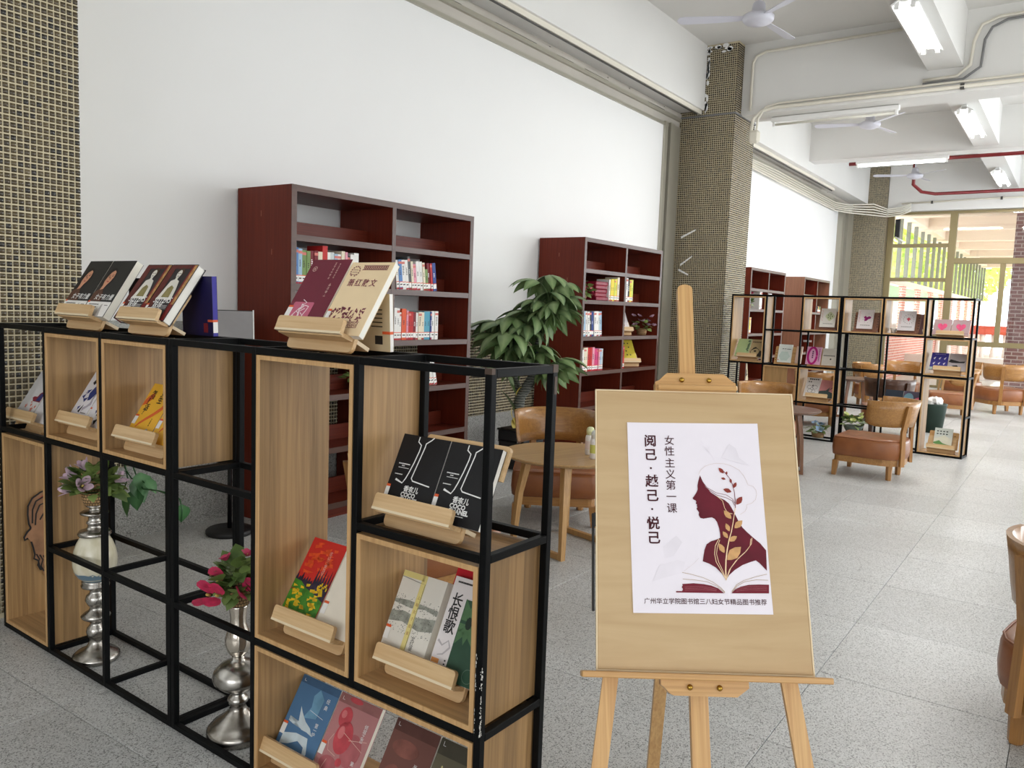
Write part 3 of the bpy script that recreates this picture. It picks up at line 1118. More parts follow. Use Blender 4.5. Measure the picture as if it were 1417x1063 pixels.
for k in range(5):
    z = 3.72+.04*k
    pipe('conduit', [(10.9, YW-.06-.01*k, z+.08), (12.6, YW-.06, z+.05-.01*k), (14.0, YW-.08, z+.02), (18.1, YW-.05, z+.0), (18.4, 4.3, z-.02), (19.2, 3.95, z+.02*k), (19.72, 3.76, z+.02), (19.74, 3.5, z+.05), (19.76, 3.3, z+.13)], .013, M['conduit'],
         ('lowest', 'second lowest', 'middle', 'second highest', 'highest')[k]+' of five cream cables along the wall top past the near pillar')
pipe('conduit', [(19.8, -3, 4.1), (19.8, 2.0, 4.06), (19.8, 3.5, 4.02)], .018, M['conduit'], 'cream conduit along the beam over the end window', clips=((19.8, 2.9, 4.03), (19.8, 1.6, 4.06)))
pipe('sprinkler_pipe', [(14.85, -3, 4.08), (14.85, 3.5, 4.08)], .03, M['redpipe'], 'red sprinkler pipe below the middle cross beam', 'pipe')
pipe('sprinkler_pipe', [(18.6, 3.1, 4.75), (18.6, 3.1, 4.25), (19.0, 3.0, 4.15), (19.4, 2.8, 4.15), (19.75, -3, 4.22)], .035, M['redpipe'], 'red sprinkler pipe dropping from the ceiling by the far fan', 'pipe', clips=((19.6, 1.6, 4.19),))
pipe('conduit', [(10.9, 4.33, 3.985), (12.5, 4.33, 3.985), (17.1, 4.33, 3.985)], .012, M['clip'], 'thin dark cable under the edge beam past the near pillar')
pipe('conduit', [(2.0, 4.26, 3.985), (6.0, 4.26, 3.99), (10.0, 4.26, 3.985)], .01, M['clip'], 'thin dark cable under the edge beam above the big bookcases')
tag(MB().bbox(19.9, 19.98, 3.52, 3.62, 3.3, 3.7, .01).build('wall_speaker', M['black']), 'narrow black box at the top of the end window jamb', 'box')
pipe('door_stay', [(19.9, 3.6, 3.3), (19.9, 3.42, 3.2)], .02, M['fixture'], 'short white stay below the black box', 'bracket')
# ------------------------------------------------------------------ steel display racks (local x = depth away from viewer, y = along the front, z up)
T_ = .02


def steel(mb, x0, x1, y0, y1, z0, z1):
    mb.bbox(x0, x1, y0, y1, z0, z1, .0015)


_steel = {}


def bar_mesh(dx, dy, dz, nm):
    k = (round(dx, 4), round(dy, 4), round(dz, 4), nm)
    if k not in _steel:
        _steel[k] = MB().bbox(0, dx, 0, dy, 0, dz, .0015).mesh(nm, M['steel'])
    return _steel[k]


def rack(name, label, cat, loc, rz, posts, levels, D, skip_h=(), skip_d=(), skip_post=(), group=None):
    """posts: y of each post's near edge; levels: z of each rail's underside, top first"""
    root = empty(name, label, cat, loc, rz, group)
    top = levels[0]+T_
    for i, y in enumerate(posts):
        for j, x in enumerate((0, D-T_)):
            lo = 0
            for (pi, pj, zlo) in skip_post:
                if pi == i and pj == j:
                    lo = zlo
            link('post', bar_mesh(T_, T_, top-lo, 'post'), root, (x, y, lo))
    for k, z in enumerate(levels):
        for i in range(len(posts)-1):
            y0, y1 = posts[i]+T_, posts[i+1]
            for j, x in enumerate((0, D-T_)):
                if (k, i) in skip_h:
                    continue
                link('rail', bar_mesh(T_, y1-y0, T_, 'rail'), root, (x, y0, z))
        for i, y in enumerate(posts):
            if (k, i) in skip_d:
                continue
            link('cross_rail', bar_mesh(D-2*T_, T_, T_, 'cross_rail'), root, (T_, y, z))
    return root


def wooden_box(root, y0, y1, z0, z1, x0=0.0, x1=.262, back=False, th=.013, label=None):
    """open plywood box: front lipping edges, boards inside; a part of the rack with panels as sub-parts"""
    f = MB()
    e = .004
    f.box(x0, x0+e, y0, y0+th, z0, z1, 0)
    f.box(x0, x0+e, y1-th, y1, z0, z1, 0)
    f.box(x0, x0+e, y0+th, y1-th, z1-th, z1, 0)
    f.box(x0, x0+e, y0+th, y1-th, z0, z0+th, 0)
    b = f.build('wooden_box', M['box_edge'], root)
    MB().box(x0+e, x1, y1-th, y1, z0, z1).build('side_panel', M['box_x'], b)
    MB().box(x0+e, x1, y0, y0+th, z0, z1).build('side_panel', M['box_x'], b)
    MB().box(x0+e, x1, y0+th, y1-th, z1-th, z1).build('top_panel', M['box_y'], b)
    MB().box(x0+e, x1, y0+th, y1-th, z0, z0+th).build('bottom_panel', M['box_y'], b)
    if back:
        MB().box(x1-.01, x1, y0+th, y1-th, z0+th, z1-th).build('back_panel', M['box_x'], b)
    return b


OA, RZA = Vector((1.45705085, 1.07453165, 0)), -0.02762772
DA = .26885
LA = (1.288, .855, .4217, 0.0)
rackA = rack('display_rack', 'right unit of the black steel display rack, nearest, carrying the black paired books', 'rack', OA, RZA,
             [0, .4327, .865, 1.298], LA, DA, skip_h=((1, 1),), skip_d=(), skip_post=((1, 0, .4217), (1, 1, .4217)), group='black steel display racks')
MB_ = wooden_box
MB_(rackA, .455, .862, .4445, 1.286)
MB_(rackA, .0225, .4305, .4445, .8465)
MB_(rackA, .0225, .8625, .0225, .4185)
# welds and chipped paint on the near corner
wd = MB().box(-.0006, .012, -.0006, .02, 1.296, 1.3095).box(DA-.022, DA+.0006, -.0008, .012, 1.29, 1.3095).box(DA-.014, DA-.002, -.001, .002, 1.235, 1.28)
wd.box(DA-.016, DA-.003, .0, .016, .8745, .876)
wd.build('weld_mark', M['weld'], rackA)
ch = MB()
rr = random.Random(4)
for k in range(70):
    z = .44+rr.random()**1.4*.17
    if rr.random() < .6:
        y = rr.gauss(.0008, .0012)
        ch.box(-.0007, .0004, y-rr.uniform(.0003, .001), y+.0005, z, z+rr.uniform(.001, .006))
    else:
        x = rr.gauss(.001, .0015)
        ch.box(x, x+rr.uniform(.0005, .0016), -.0007, .0004, z, z+rr.uniform(.001, .005))
for k in range(30):
    z = .44+rr.random()*.2
    y = .0195-abs(rr.gauss(0, .0012))
    ch.box(-.0007, .0004, y-rr.uniform(.0004, .0015), y, z, z+rr.uniform(.001, .006))
ch.build('chipped_paint', M['chip'], rackA)
for y in (.1, .78, 1.2):
    pass

rackB = rack('display_rack', 'left unit of the black steel display rack, around the cream globed vase stand', 'rack', OA, RZA,
             [1.3205, 1.757, 2.195, 2.605], LA, DA, skip_h=((2, 2),), group='black steel display racks')
MB_(rackB, 1.3425, 1.755, .8785, 1.2855)
MB_(rackB, 1.7795, 2.193, .8785, 1.2855)
MB_(rackB, 2.2175, 2.603, .0225, .8465)

OF, RZF = Vector((9.745, .937, 0)), -math.atan2(.084, .996)
LF = (1.688, 1.27, .85, .425, 0.0)
rackC = rack('display_rack', 'right unit of the far black display rack, pink books at its top', 'rack', OF, RZF,
             [0, .445, .892, 1.338], LF, DA, skip_h=((3, 0),), group='far black steel display racks')
MB_(rackC, .022, .443, .872, 1.266)
MB_(rackC, .022, .443, .022, .846)
MB_(rackC, .467, .89, 1.292, 1.685)
MB_(rackC, .914, 1.336, 1.292, 1.685)
rackD = rack('display_rack', 'left unit of the far black display rack, beside the mosaic pillar', 'rack', OF, RZF,
             [1.36, 1.805, 2.25, 2.695], LF, DA, skip_h=((1, 2),), group='far black steel display racks')
MB_(rackD, 1.382, 1.803, 1.292, 1.685)
MB_(rackD, 2.272, 2.693, .872, 1.685)
MB_(rackD, 1.382, 1.803, .447, .846)
bk_ = MB_(rackD, 1.827, 2.248, .447, .846)
MB().box(.01, .02, 1.95, 2.235, .46, .833).build('front_board', M['box_x'], bk_)

# ------------------------------------------------------------------ display stands and the books on them
TS = rad(22)


def prof(s, f, t=TS):
    """point on the stand: s up along the back plate, f in front of it -> (x, z)"""
    return (s*sin(t)-f*cos(t), s*cos(t)+f*sin(t))


_stand = {}


def stand_meshes(w, tilt=22):
    k = (round(w, 3), tilt)
    if k in _stand:
        return _stand[k]
    si, co = sin(TS), cos(TS)
    ex, ey, ez = (0, 1, 0), (si, 0, co), (co, 0, -si)   # plate plane: across, up the plate, into the depth
    th = .012
    # back plate
    mp = frame_M((0, 0, 0), ex, ey, ez)
    plate = MB().prism(rounded_rect(-w/2, w/2, 0, .05, .016, 4, (1, 1, 0, 0)), 0, th, 0, mp)
    q = prof(.043, -.0005)
    tt = rad(tilt+.6)
    plate.prism(rounded_rect(-w/2, w/2, -.002, .135, .018, 4, (0, 0, 1, 1)), 0.0, th*.8, 0, frame_M((q[0], 0, q[1]), ex, (sin(tt), 0, cos(tt)), (cos(tt), 0, -sin(tt))))
    plate = plate.mesh('back_plate', M['pine'])
    # shelf board through the plate: a ledge in front and a strut behind
    a = prof(.036, .045)
    d = Vector((co, 0, -si))
    ledge = MB()
    ledge.prism([(-w/2+.004, 0), (w/2-.004, 0), (w/2-.004, .043), (-w/2+.004, .043)], -.006, .006, 0, frame_M((a[0], 0, a[1]), (0, 1, 0), d, (si, 0, co)))
    ledge = ledge.mesh('ledge', M['pine'])
    b = prof(.034, -th)
    L = b[1]/sin(rad(28))
    d2 = Vector((cos(rad(28)), 0, -sin(rad(28))))
    strut = MB().prism([(-w/2+.01, 0), (w/2-.01, 0), (w/2-.01, L), (-w/2+.01, L)], .0, .011, 0, frame_M((b[0], 0, b[1]), (0, 1, 0), d2, Vector((sin(rad(28)), 0, cos(rad(28)))))).mesh('rear_strut', M['ply_edge'])
    c = prof(.034, .045)
    lip = MB().prism(rounded_rect(-w/2, w/2, 0, .044, .009, 4, (0, 0, 1, 1)), -.0, .013, 0, frame_M((c[0], 0, c[1]), ex, ey, Vector(ez)*-1))
    lip = lip.mesh('front_lip', M['pine'])
    edge = MB().prism([(-w/2, 0), (w/2, 0), (w/2, .006), (-w/2, .006)], .0128, .0136, 0, frame_M((c[0], 0, c[1]), ex, ey, Vector(ez)*-1))
    edge.prism([(-w/2, 0), (w/2, 0), (w/2, .0135), (-w/2, .0135)], -.0006, .0004, 0, frame_M((c[0], 0, c[1]), ex, Vector(ez)*-1, Vector(ey)*-1))
    edge = edge.mesh('plywood_edge', M['ply_edge'])
    _stand[k] = (plate, ledge, strut, lip, edge)
    return _stand[k]


def rack_pt(O, rz, n, u, z):
    return (O.x+n*cos(rz)-u*sin(rz), O.y+n*sin(rz)+u*cos(rz), z)


def stand(label, n0, u0, u1, z, tilt=33, O=OA, rz=RZA, group='wooden book stands on the display racks'):
    w = u1-u0
    r = empty('book_stand', label, 'stand', rack_pt(O, rz, n0, (u0+u1)/2, z), rz, group)
    plate, ledge, strut, lip, edge = stand_meshes(w, tilt)
    link('back_plate', plate, r)
    link('ledge', ledge, r)
    link('rear_strut', strut, r)
    l = link('front_lip', lip, r)
    link('plywood_edge', edge, l)
    return r


def display_book(label, stand_n0, z, u0, u1, h, tilt, cover, thick=.018, art=None, O=OA, rz=RZA, group=None, page='page', lift=.0, s0=.043, hard=False, spine=None, tk=None, cover_name='cover', roll=0.0):
    """book leaning on a stand. Local frame of the book: x across (left to right as seen), y up the cover, z out of the front cover."""
    tk = thick if tk is None else tk
    a = prof(s0, tk+.0006)
    o = rack_pt(O, rz, stand_n0+a[0], u1, z+a[1]+lift)
    ti = rad(tilt)
    # across = -u direction ; up = tilt ; out = toward viewer
    U = Vector((-sin(rz), cos(rz), 0))
    N = Vector((cos(rz), sin(rz), 0))
    ex = -U
    ey = N*sin(ti)+Vector((0, 0, 1))*cos(ti)
    ez = ex.cross(ey)
    m = frame_M(o, ex, ey, ez)
    if roll:
        m = m @ Matrix.Rotation(roll, 4, 'Z')
    b = bpy.data.objects.new('book', None)
    b.empty_display_size = .05
    COL.objects.link(b)
    b.matrix_world = m
    tag(b, label, 'book', group)
    w = u1-u0-.001
    cm = cover if not isinstance(cover, tuple) else printed(*cover)
    e = .0012 if not hard else .0025
    ov = 0.0 if not hard else .003
    c = MB()
    c.box(0, w, -ov, h+ov, -e, 0)
    c.box(0, w, -ov, h+ov, -thick, -thick+e)
    c.box(0, e, -ov, h+ov, -thick+e, -e, 1)
    co = c.build(cover_name, [cm, spine or cm], b)
    MB().box(e, w-(ov or .0006), .0005, h-.0005, -thick+e, -e).build('page_block', M[page], b)
    if art:
        art(b, co, w, h)
    return b


def flat(parent, name, polys, mat, z=.0006, th=.0004):
    """thin printed shapes on the front cover"""
    m = MB()
    for p in polys:
        if len(p) >= 3:
            m.prism([tuple(q) for q in p], z, z+th)
    return m.build(name, mat, parent)


def rect(x0, y0, x1, y1):
    return [(x0, y0), (x1, y0), (x1, y1), (x0, y1)]


def word(parent, body, size, mat, x, y, z=.001, **kw):
    return link('lettering', text_mesh(body, size, mat, **kw), parent, (x, y, z))


def spine_label(parent, h, y=.028, w=.012, green=True):
    flat(parent, 'shelf_mark', [rect(.0005, y, w, y+.03)], M['label_w'], .0011)
    flat(parent, 'shelf_mark_band', [rect(.0005, y+.03, w, y+.037)], M['label_o'], .0012)


def txtlines(parent, x, y0, n, w, lh, mat, seed=1, hh=.0022):
    """tiny rows of unreadable small print"""
    r = random.Random(seed)
    ps = []
    for i in range(n):
        xx = x
        while xx < x+w:
            ww = r.uniform(.0015, .004)
            ps.append(rect(xx, y0-i*lh, min(xx+ww, x+w), y0-i*lh+hh))
            xx += ww+.0009
    return flat(parent, 'small_print', ps, mat, .0009)


def vprint(parent, x, y, n, s, mat, seed=1):
    """vertical column of tiny glyph-like marks"""
    r = random.Random(seed)
    ps = []
    for i in range(n):
        yy = y-i*s*1.15
        for k in range(3):
            a = yy+r.uniform(0, s*.8)
            ps.append(rect(x, a, x+s*.8, a+s*.14))
        ps.append(rect(x+s*r.uniform(.2, .5), yy, x+s*.55, yy+s*.85))
    return flat(parent, 'small_print', ps, mat, .0009)


SKIN = printed(206, 150, 120, .5, .08, 30)
HAIR = printed(30, 26, 26)
FACE_W = printed(226, 222, 212)


def art_portrait(b, c, w, h):
    """young woman against a dark ground, brush title, white belly band"""
    flat(c, 'portrait_hair', [ellipse(w*.30, h*.70, w*.2, h*.17, 18), ellipse(w*.24, h*.6, w*.16, h*.12, 14)], HAIR, .0006)
    flat(c, 'portrait_coat', [[(0.0005, h*.26), (w*.5, h*.26), (w*.40, h*.40), (w*.28, h*.5), (w*.1, h*.46), (.0005, h*.40)]], printed(92, 62, 48, .5, .15, 25), .0007)
    flat(c, 'portrait_face', [[(w*.2, h*.70), (w*.26, h*.78), (w*.36, h*.82), (w*.44, h*.79), (w*.46, h*.70), (w*.42, h*.62), (w*.34, h*.55), (w*.3, h*.48), (w*.18, h*.46), (w*.2, h*.55), (w*.17, h*.62)]], SKIN, .0009)
    flat(c, 'portrait_features', [ellipse(w*.27, h*.695, w*.035, h*.008, 10), ellipse(w*.39, h*.715, w*.035, h*.008, 10), rect(w*.235, h*.715, w*.305, h*.722), rect(w*.355, h*.736, w*.425, h*.743),
                                  [(w*.335, h*.70), (w*.345, h*.66), (w*.32, h*.655)]], HAIR, .0013)
    flat(c, 'portrait_lips', [ellipse(w*.31, h*.615, w*.045, h*.011, 12)], printed(176, 78, 72), .0013)
    flat(c, 'belly_band', [rect(.0005, .0, w-.0005, h*.255)], M['label_w'], .0008)
    flat(c, 'band_figure', [[(w*.55, .002), (w*.78, .002), (w*.72, h*.12), (w*.7, h*.22), (w*.64, h*.2), (w*.62, h*.1)]], printed(188, 184, 180), .0013)
    word(c, '女子有力量', w*.155, M['white_ink'], w*.56, h*.33, .0014, bold=.0003, shear=.15)
    txtlines(c, w*.1, h*.2, 1, w*.42, .008, M['ink'], 3, .004)
    txtlines(c, w*.06, h*.15, 2, w*.42, .012, M['ink'], 4, .005)
    txtlines(c, w*.78, h*.19, 1, w*.14, .008, M['ink'], 5, .003)
    spine_label(c, h, .03, .014)


def art_sisters(b, c, w, h):
    flat(c, 'maroon_field', [rect(.001, .002, w*.22, h*.995), rect(w*.22, h*.93, w*.8, h*.998)], printed(96, 40, 38, .5, .3, 30), .0005)
    flat(c, 'gilt_border', [rect(w*.86, h*.28, w*.998, h*.998)], printed(176, 134, 84, .5, .4, 60), .0005)
    flat(c, 'red_border', [rect(w*.84, .001, w*.90, h*.998), rect(w*.86, .001, w*.998, h*.28)], printed(128, 36, 36), .00055)
    flat(c, 'figure_hair', [ellipse(w*.52, h*.86, w*.13, h*.09, 16)], printed(70, 52, 40), .0007)
    flat(c, 'figure_face', [ellipse(w*.5, h*.83, w*.085, h*.075, 16), rect(w*.46, h*.70, w*.55, h*.8)], FACE_W, .0009)
    flat(c, 'figure_dress', [[(w*.2, h*.36), (w*.8, h*.36), (w*.74, h*.55), (w*.66, h*.7), (w*.5, h*.74), (w*.34, h*.7), (w*.27, h*.52)]], FACE_W, .001)
    flat(c, 'figure_bodice', [[(w*.36, h*.4), (w*.66, h*.4), (w*.62, h*.58), (w*.5, h*.62), (w*.4, h*.56)]], printed(140, 130, 84, .5, .2, 40), .0013)
    flat(c, 'figure_features', [ellipse(w*.47, h*.84, w*.018, h*.007, 8), ellipse(w*.54, h*.84, w*.018, h*.007, 8), ellipse(w*.505, h*.79, w*.022, h*.006, 8)], HAIR, .0014)
    word(c, 'SISTERS', w*.2, M['white_ink'], w*.5, h*.345, .0017, bold=.0004, shear=.25)
    word(c, '妹妹', w*.18, M['white_ink'], w*.42, h*.255, .0019, bold=.0003, shear=.2)
    txtlines(c, w*.12, h*.18, 2, w*.3, .016, M['white_ink'], 7, .008)
    txtlines(c, w*.5, h*.25, 3, w*.3, .006, M['white_ink'], 8, .0014)
    flat(c, 'dark_panel', [rect(w*.48, h*.1, w*.82, h*.2)], printed(56, 56, 60), .0009)
    spine_label(c, h, .03, .014)


def art_cream(b, c, w, h):
    mar = printed(128, 60, 76)
    ring = [stroke([(w*.17+w*.1*cos(a), h*.87+w*.1*sin(a)) for a in (k*2*PI/14, (k+.55)*2*PI/14)], .004) for k in range(-3, 10)]
    flat(c, 'wreath_emblem', [q for s in ring for q in s], mar, .0007)
    txtlines(c, w*.11, h*.885, 3, w*.12, .008, mar, 5, .0016)
    ps = []
    for i in range(11):
        x = w*.33+i*w*.052
        ps += stroke([(x, h*.9), (x+w*.044, h*.9), (x+w*.044, h*.945), (x+.002, h*.945), (x+.002, h*.915), (x+w*.03, h*.915)], .0022)
    ps += [rect(w*.32, h*.953, w*.91, h*.957), rect(w*.32, h*.888, w*.91, h*.892)]
    flat(c, 'fret_border', ps, mar, .0007)
    word(c, '萧红散文', w*.155, mar, w*.47, h*.70, .001, bold=.0003, spacing=1.25)
    r = random.Random(2)
    ps = []
    for i in range(70):
        x, y = r.uniform(w*.10, w*.84), r.uniform(h*.19, h*.36)
        a = r.uniform(0, 6.28)
        ps.append([(x+.007*cos(a), y+.007*sin(a)), (x+.003*cos(a+2), y+.003*sin(a+2)), (x-.006*cos(a+.4), y-.006*sin(a+.4)), (x+.003*cos(a-2), y+.003*sin(a-2))])
    flat(c, 'floral_band', ps, mar, .0007)
    ps = []
    for i in range(8):
        x = w*.1+i*w*.094
        ps += stroke([(x, h*.1), (x+w*.08, h*.1), (x+w*.08, h*.165), (x+.003, h*.165), (x+.003, h*.12), (x+w*.055, h*.12), (x+w*.055, h*.15)], .002)
    ps += [rect(w*.09, h*.175, w*.86, h*.18)]
    flat(c, 'fret_band', ps, mar, .0007)
    spine_label(c, h, .045, .016)


def art_maroon(b, c, w, h):
    pk = printed(196, 100, 126, .5, .1, 20)
    flat(c, 'pink_panel', [rounded_rect(w*.1, w*.62, .004, h*.39, .006, 3)], pk, .0006)
    r = random.Random(8)
    ps = []
    for i in range(9):
        x, y = w*(.24+.03*i if i < 5 else .42-.02*(i-5)), h*(.05+.06*(i % 5))
        ps += stroke([(x, y), (x+r.uniform(-.01, .012), y+.012), (x+r.uniform(-.012, .016), y+.024), (x+r.uniform(-.012, .012), y+.034)], .0026)
    ps += stroke([(w*.2, h*.05), (w*.2, h*.2), (w*.3, h*.3), (w*.42, h*.345), (w*.52, h*.33), (w*.5, h*.27), (w*.46, h*.2), (w*.5, h*.1), (w*.44, h*.03)], .0028)
    ps += stroke([(w*.33, h*.16), (w*.36, h*.23), (w*.4, h*.16), (w*.34, h*.12), (w*.38, h*.06)], .0026)
    flat(c, 'line_drawing', ps, printed(248, 232, 236), .0011)
    gd = printed(196, 158, 150)
    flat(c, 'seal', stroke([(w*.16+w*.05*cos(k*.6), h*.86+w*.05*sin(k*.6)) for k in range(11)], .0024)+[ellipse(w*.16, h*.86, w*.022, w*.022, 10)], gd, .0007)
    vprint(c, w*.62, h*.92, 6, .009, gd, 2)
    vprint(c, w*.74, h*.92, 7, .007, gd, 3)
    vprint(c, w*.74, h*.62, 4, .011, gd, 4)
    spine_label(c, h, .05, .022)
    flat(c, 'green_tab', [rect(.0005, .001, .01, .016)], printed(40, 140, 96), .0007)


def art_coco(b, c, w, h):
    p = lambda L: [(x*w, y*h) for x, y in L]
    wt = .0032
    a = p([(.36, .985), (.36, .92), (.44, .88), (.44, .8), (.41, .64), (.37, .5), (.34, .42), (.30, .36), (.14, .395)])
    d = p([(.66, 1.0), (.62, .965), (.53, .91), (.53, .86), (.49, .62), (.46, .44), (.50, .41), (.87, .38)])
    flat(c, 'bottle_outline', stroke(a, [wt]*8+[wt*1.8])+stroke(d, wt), M['white_ink'], .0007)
    word(c, '香奈儿', w*.105, M['white_ink'], w*.53, h*.295, .001, bold=.0004)
    word(c, 'COCO', w*.1, M['white_ink'], w*.50, h*.222, .001, bold=.0007)
    word(c, 'CHANEL', w*.1, M['white_ink'], w*.54, h*.16, .001, bold=.0009)
    txtlines(c, w*.10, h*.60, 1, w*.24, .008, M['white_ink'], 4, .0028)
    txtlines(c, w*.18, h*.575, 1, w*.06, .008, M['white_ink'], 5, .0024)
    txtlines(c, w*.12, h*.55, 1, w*.22, .008, M['white_ink'], 6, .0016)
    txtlines(c, w*.09, h*.46, 1, w*.16, .008, M['white_ink'], 7, .0024)
    txtlines(c, w*.46, h*.105, 1, w*.2, .008, M['white_ink'], 8, .002)
    spine_label(c, h, .03, .014)


def art_redfields(b, c, w, h):
    og = printed(226, 84, 44, .5, .2, 60)
    r = random.Random(1)
    flat(c, 'orange_brushwork', [[(x, y), (x+r.uniform(.012, .03), y+r.uniform(-.004, .01)), (x+r.uniform(.01, .03), y+r.uniform(.008, .02)), (x-.004, y+.01)] for x, y in [(r.uniform(.01, w-.04), r.uniform(h*.55, h*.93)) for _ in range(26)]], og, .0006)
    sk = [(0.0005, h*.50)]
    x = 0
    while x < w-.006:
        sk += [(min(x+.006, w-.001), h*(.50+.09*r.random()+(.1 if x > w*.5 else 0))), (min(x+.011, w-.001), h*(.44+.06*r.random()))]
        x += .011
    sk += [(w-.0005, h*.48), (w-.0005, h*.3), (.0005, h*.3)]
    flat(c, 'dark_treeline', [sk], printed(52, 44, 60, .5, .3, 50), .0009)
    gr = printed(70, 132, 44, .5, .35, 40)
    flat(c, 'green_fields', [[(.0005, .0005), (w-.0005, .0005), (w-.0005, h*.30), (w*.7, h*.36), (w*.4, h*.4), (w*.2, h*.46), (.0005, h*.47)]], gr, .0012)
    ye = printed(226, 186, 40, .5, .2, 50)
    flat(c, 'yellow_brushwork', [[(x, y), (x+r.uniform(.008, .02), y+r.uniform(-.004, .008)), (x+r.uniform(.006, .02), y+r.uniform(.006, .014)), (x-.003, y+.008)] for x, y in [(r.uniform(.0, w-.025), r.uniform(h*.1, h*.42)) for _ in range(34)]], ye, .0016)
    flat(c, 'yellow_brushwork', [rect(w*.7+i*.006, h*(.43+.02*(i % 3)), w*.7+i*.006+.005, h*(.47+.02*(i % 3))) for i in range(7)], ye, .0016)
    word(c, '这\n边\n风\n景\n独\n好', .0135, printed(246, 190, 176), w*.66, h*.73, .001, line=.95)
    spine_label(c, h, .055, .02)


def art_bluewash(b, c, w, h):
    bl = printed(52, 78, 148)
    flat(c, 'ink_wash', [[(w*.5, h), (w-.001, h), (w-.001, h*.55), (w*.9, h*.7), (w*.8, h*.66), (w*.75, h*.82), (w*.6, h*.9)], rect(w*.7, h*.4, w*.8, h*.46)], bl, .0006)
    spine_label(c, h, .05, .02)


def art_landscape(b, c, w, h):
    gy = printed(150, 152, 142, .6, .3, 50)
    ye = printed(226, 212, 140)
    r = random.Random(6)
    flat(c, 'yellow_strip', [rect(w*.45, h*.06, w*.56, h*.998), rect(.0005, h*.93, w*.5, h*.998)], ye, .0008)
    flat(c, 'mist_band', [[(.0005, h*.4), (w*.3, h*.43), (w*.7, h*.38), (w-.0005, h*.42), (w-.0005, h*.56), (w*.6, h*.52), (w*.3, h*.55), (.0005, h*.52)],
                          [(.0005, h*.62), (w*.4, h*.6), (w*.7, h*.63), (w-.0005, h*.60), (w-.0005, h*.66), (w*.3, h*.68), (.0005, h*.66)]], gy, .0006)
    dk = printed(92, 92, 86, .6, .3, 60)
    flat(c, 'ink_dabs', [[(x, y), (x+r.uniform(.001, .004), y+.001), (x+r.uniform(.001, .003), y+.003)] for x, y in [(r.uniform(.002, w-.006), h*(.30+.42*r.random())) for _ in range(240)]], dk, .0007)
    word(c, '上\n海\n女\n子\n图\n鉴', .010, printed(170, 120, 70), w*.505, h*.53, .0014, line=1.9)
    flat(c, 'frame_line', stroke([(w*.46, h*.055), (w*.55, h*.055), (w*.55, h*.9), (w*.44, h*.9), (.001, h*.925)], .0009), dk, .0013)
    word(c, '女\n红\n录', .014, dk, w*.66, h*.23, .0009, line=.9)
    spine_label(c, h, .045, .018)
    flat(c, 'green_tab', [rect(.0005, .002, .012, .02)], printed(40, 140, 96), .0007)


def art_regret(b, c, w, h):
    gr = printed(54, 84, 66, .5, .12, 14)
    flat(c, 'green_panel', [rect(w*.34, .0005, w-.0005, h*.80)], gr, .0006)
    lg = printed(86, 122, 84, .5, .1, 30)
    pet = []
    for k in range(11):
        a = rad(-150+k*30)
        cx, cy = w*.52, h*.58
        L = .055+.012*(k % 2)
        d = Vector((cos(a), sin(a)))
        n = Vector((-d.y, d.x))
        q = [Vector((cx, cy))+d*.008, Vector((cx, cy))+d*L*.5+n*.011, Vector((cx, cy))+d*L, Vector((cx, cy))+d*L*.5-n*.011]
        q = [(min(max(p.x, w*.35), w-.001), p.y) for p in q]
        pet.append(q)
    flat(c, 'flower', pet, lg, .0011)
    flat(c, 'flower_eye', [ellipse(w*.52, h*.58, .010, .016, 14)], printed(40, 56, 46), .0015)
    flat(c, 'round_seal', stroke([(w*.78+.017*cos(k*.4), h*.1+.017*sin(k*.4)) for k in range(17)], .0012), printed(104, 128, 110), .0011)
    word(c, '长\n恨\n歌', .037, M['ink'], w*.17, h*.62, .001, bold=.0006, line=.95)
    txtlines(c, w*.08, h*.94, 1, w*.84, .01, M['ink'], 9, .0045)
    flat(c, 'grey_scroll', stroke([(w*.04, h*.34), (w*.14, h*.3), (w*.24, h*.36), (w*.3, h*.30), (w*.2, h*.22), (w*.1, h*.2)], [.006, .004, .003, .006, .004, .002]), printed(190, 184, 186), .0007)
    flat(c, 'orange_tag', [rect(w*.02, h*.12, w*.17, h*.165)], printed(232, 160, 92), .0009)
    for i in range(6):
        pass
    flat(c, 'dot_column', [rect(w*.27, h*(.02+.035*i), w*.3, h*(.034+.035*i)) for i in range(5)], M['ink'], .0009)


def art_swan(b, c, w, h):
    lt = printed(206, 220, 226, .5, .1, 30)
    md = printed(112, 158, 188, .5, .2, 20)
    flat(c, 'pale_haze', [[(w*.4, h*.5), (w*.7, h*.55), (w*.72, h*.8), (w*.55, h*.9), (w*.45, h*.8), (w*.5, h*.66)]], md, .0006)
    flat(c, 'dark_band', [rect(.0005, h*.9, w-.0005, h*.998)], printed(66, 96, 128, .5, .15, 20), .0006)
    flat(c, 'swan_wing', [[(w*.26, h*.62), (w*.34, h*.56), (w*.5, h*.47), (w*.66, h*.42), (w*.76, h*.34), (w*.62, h*.36), (w*.48, h*.36), (w*.36, h*.40), (w*.2, h*.42), (w*.1, h*.46), (w*.16, h*.42), (w*.1, h*.40), (w*.24, h*.38), (w*.34, h*.44)],
                          [(w*.1, h*.24), (w*.4, h*.3), (w*.7, h*.3), (w*.8, h*.12), (w*.74, h*.02), (w*.68, h*.18), (w*.5, h*.22), (w*.3, h*.14), (w*.1, h*.1)]], lt, .0009)
    wi = M['white_ink']
    flat(c, 'thin_cross', stroke([(w*.5, h*.62), (w*.86, h*.58)], .001), wi, .0011)
    word(c, '第\n一\n炉', .015, wi, w*.78, h*.42, .0012, line=.85)
    word(c, '经\n典', .015, wi, w*.82, h*.76, .0012, line=1.3)
    flat(c, 'corner_mark', stroke([(w*.08, h*.96), (w*.08, h*.93), (w*.13, h*.93)], .0012), wi, .0011)
    spine_label(c, h, .05, .02)


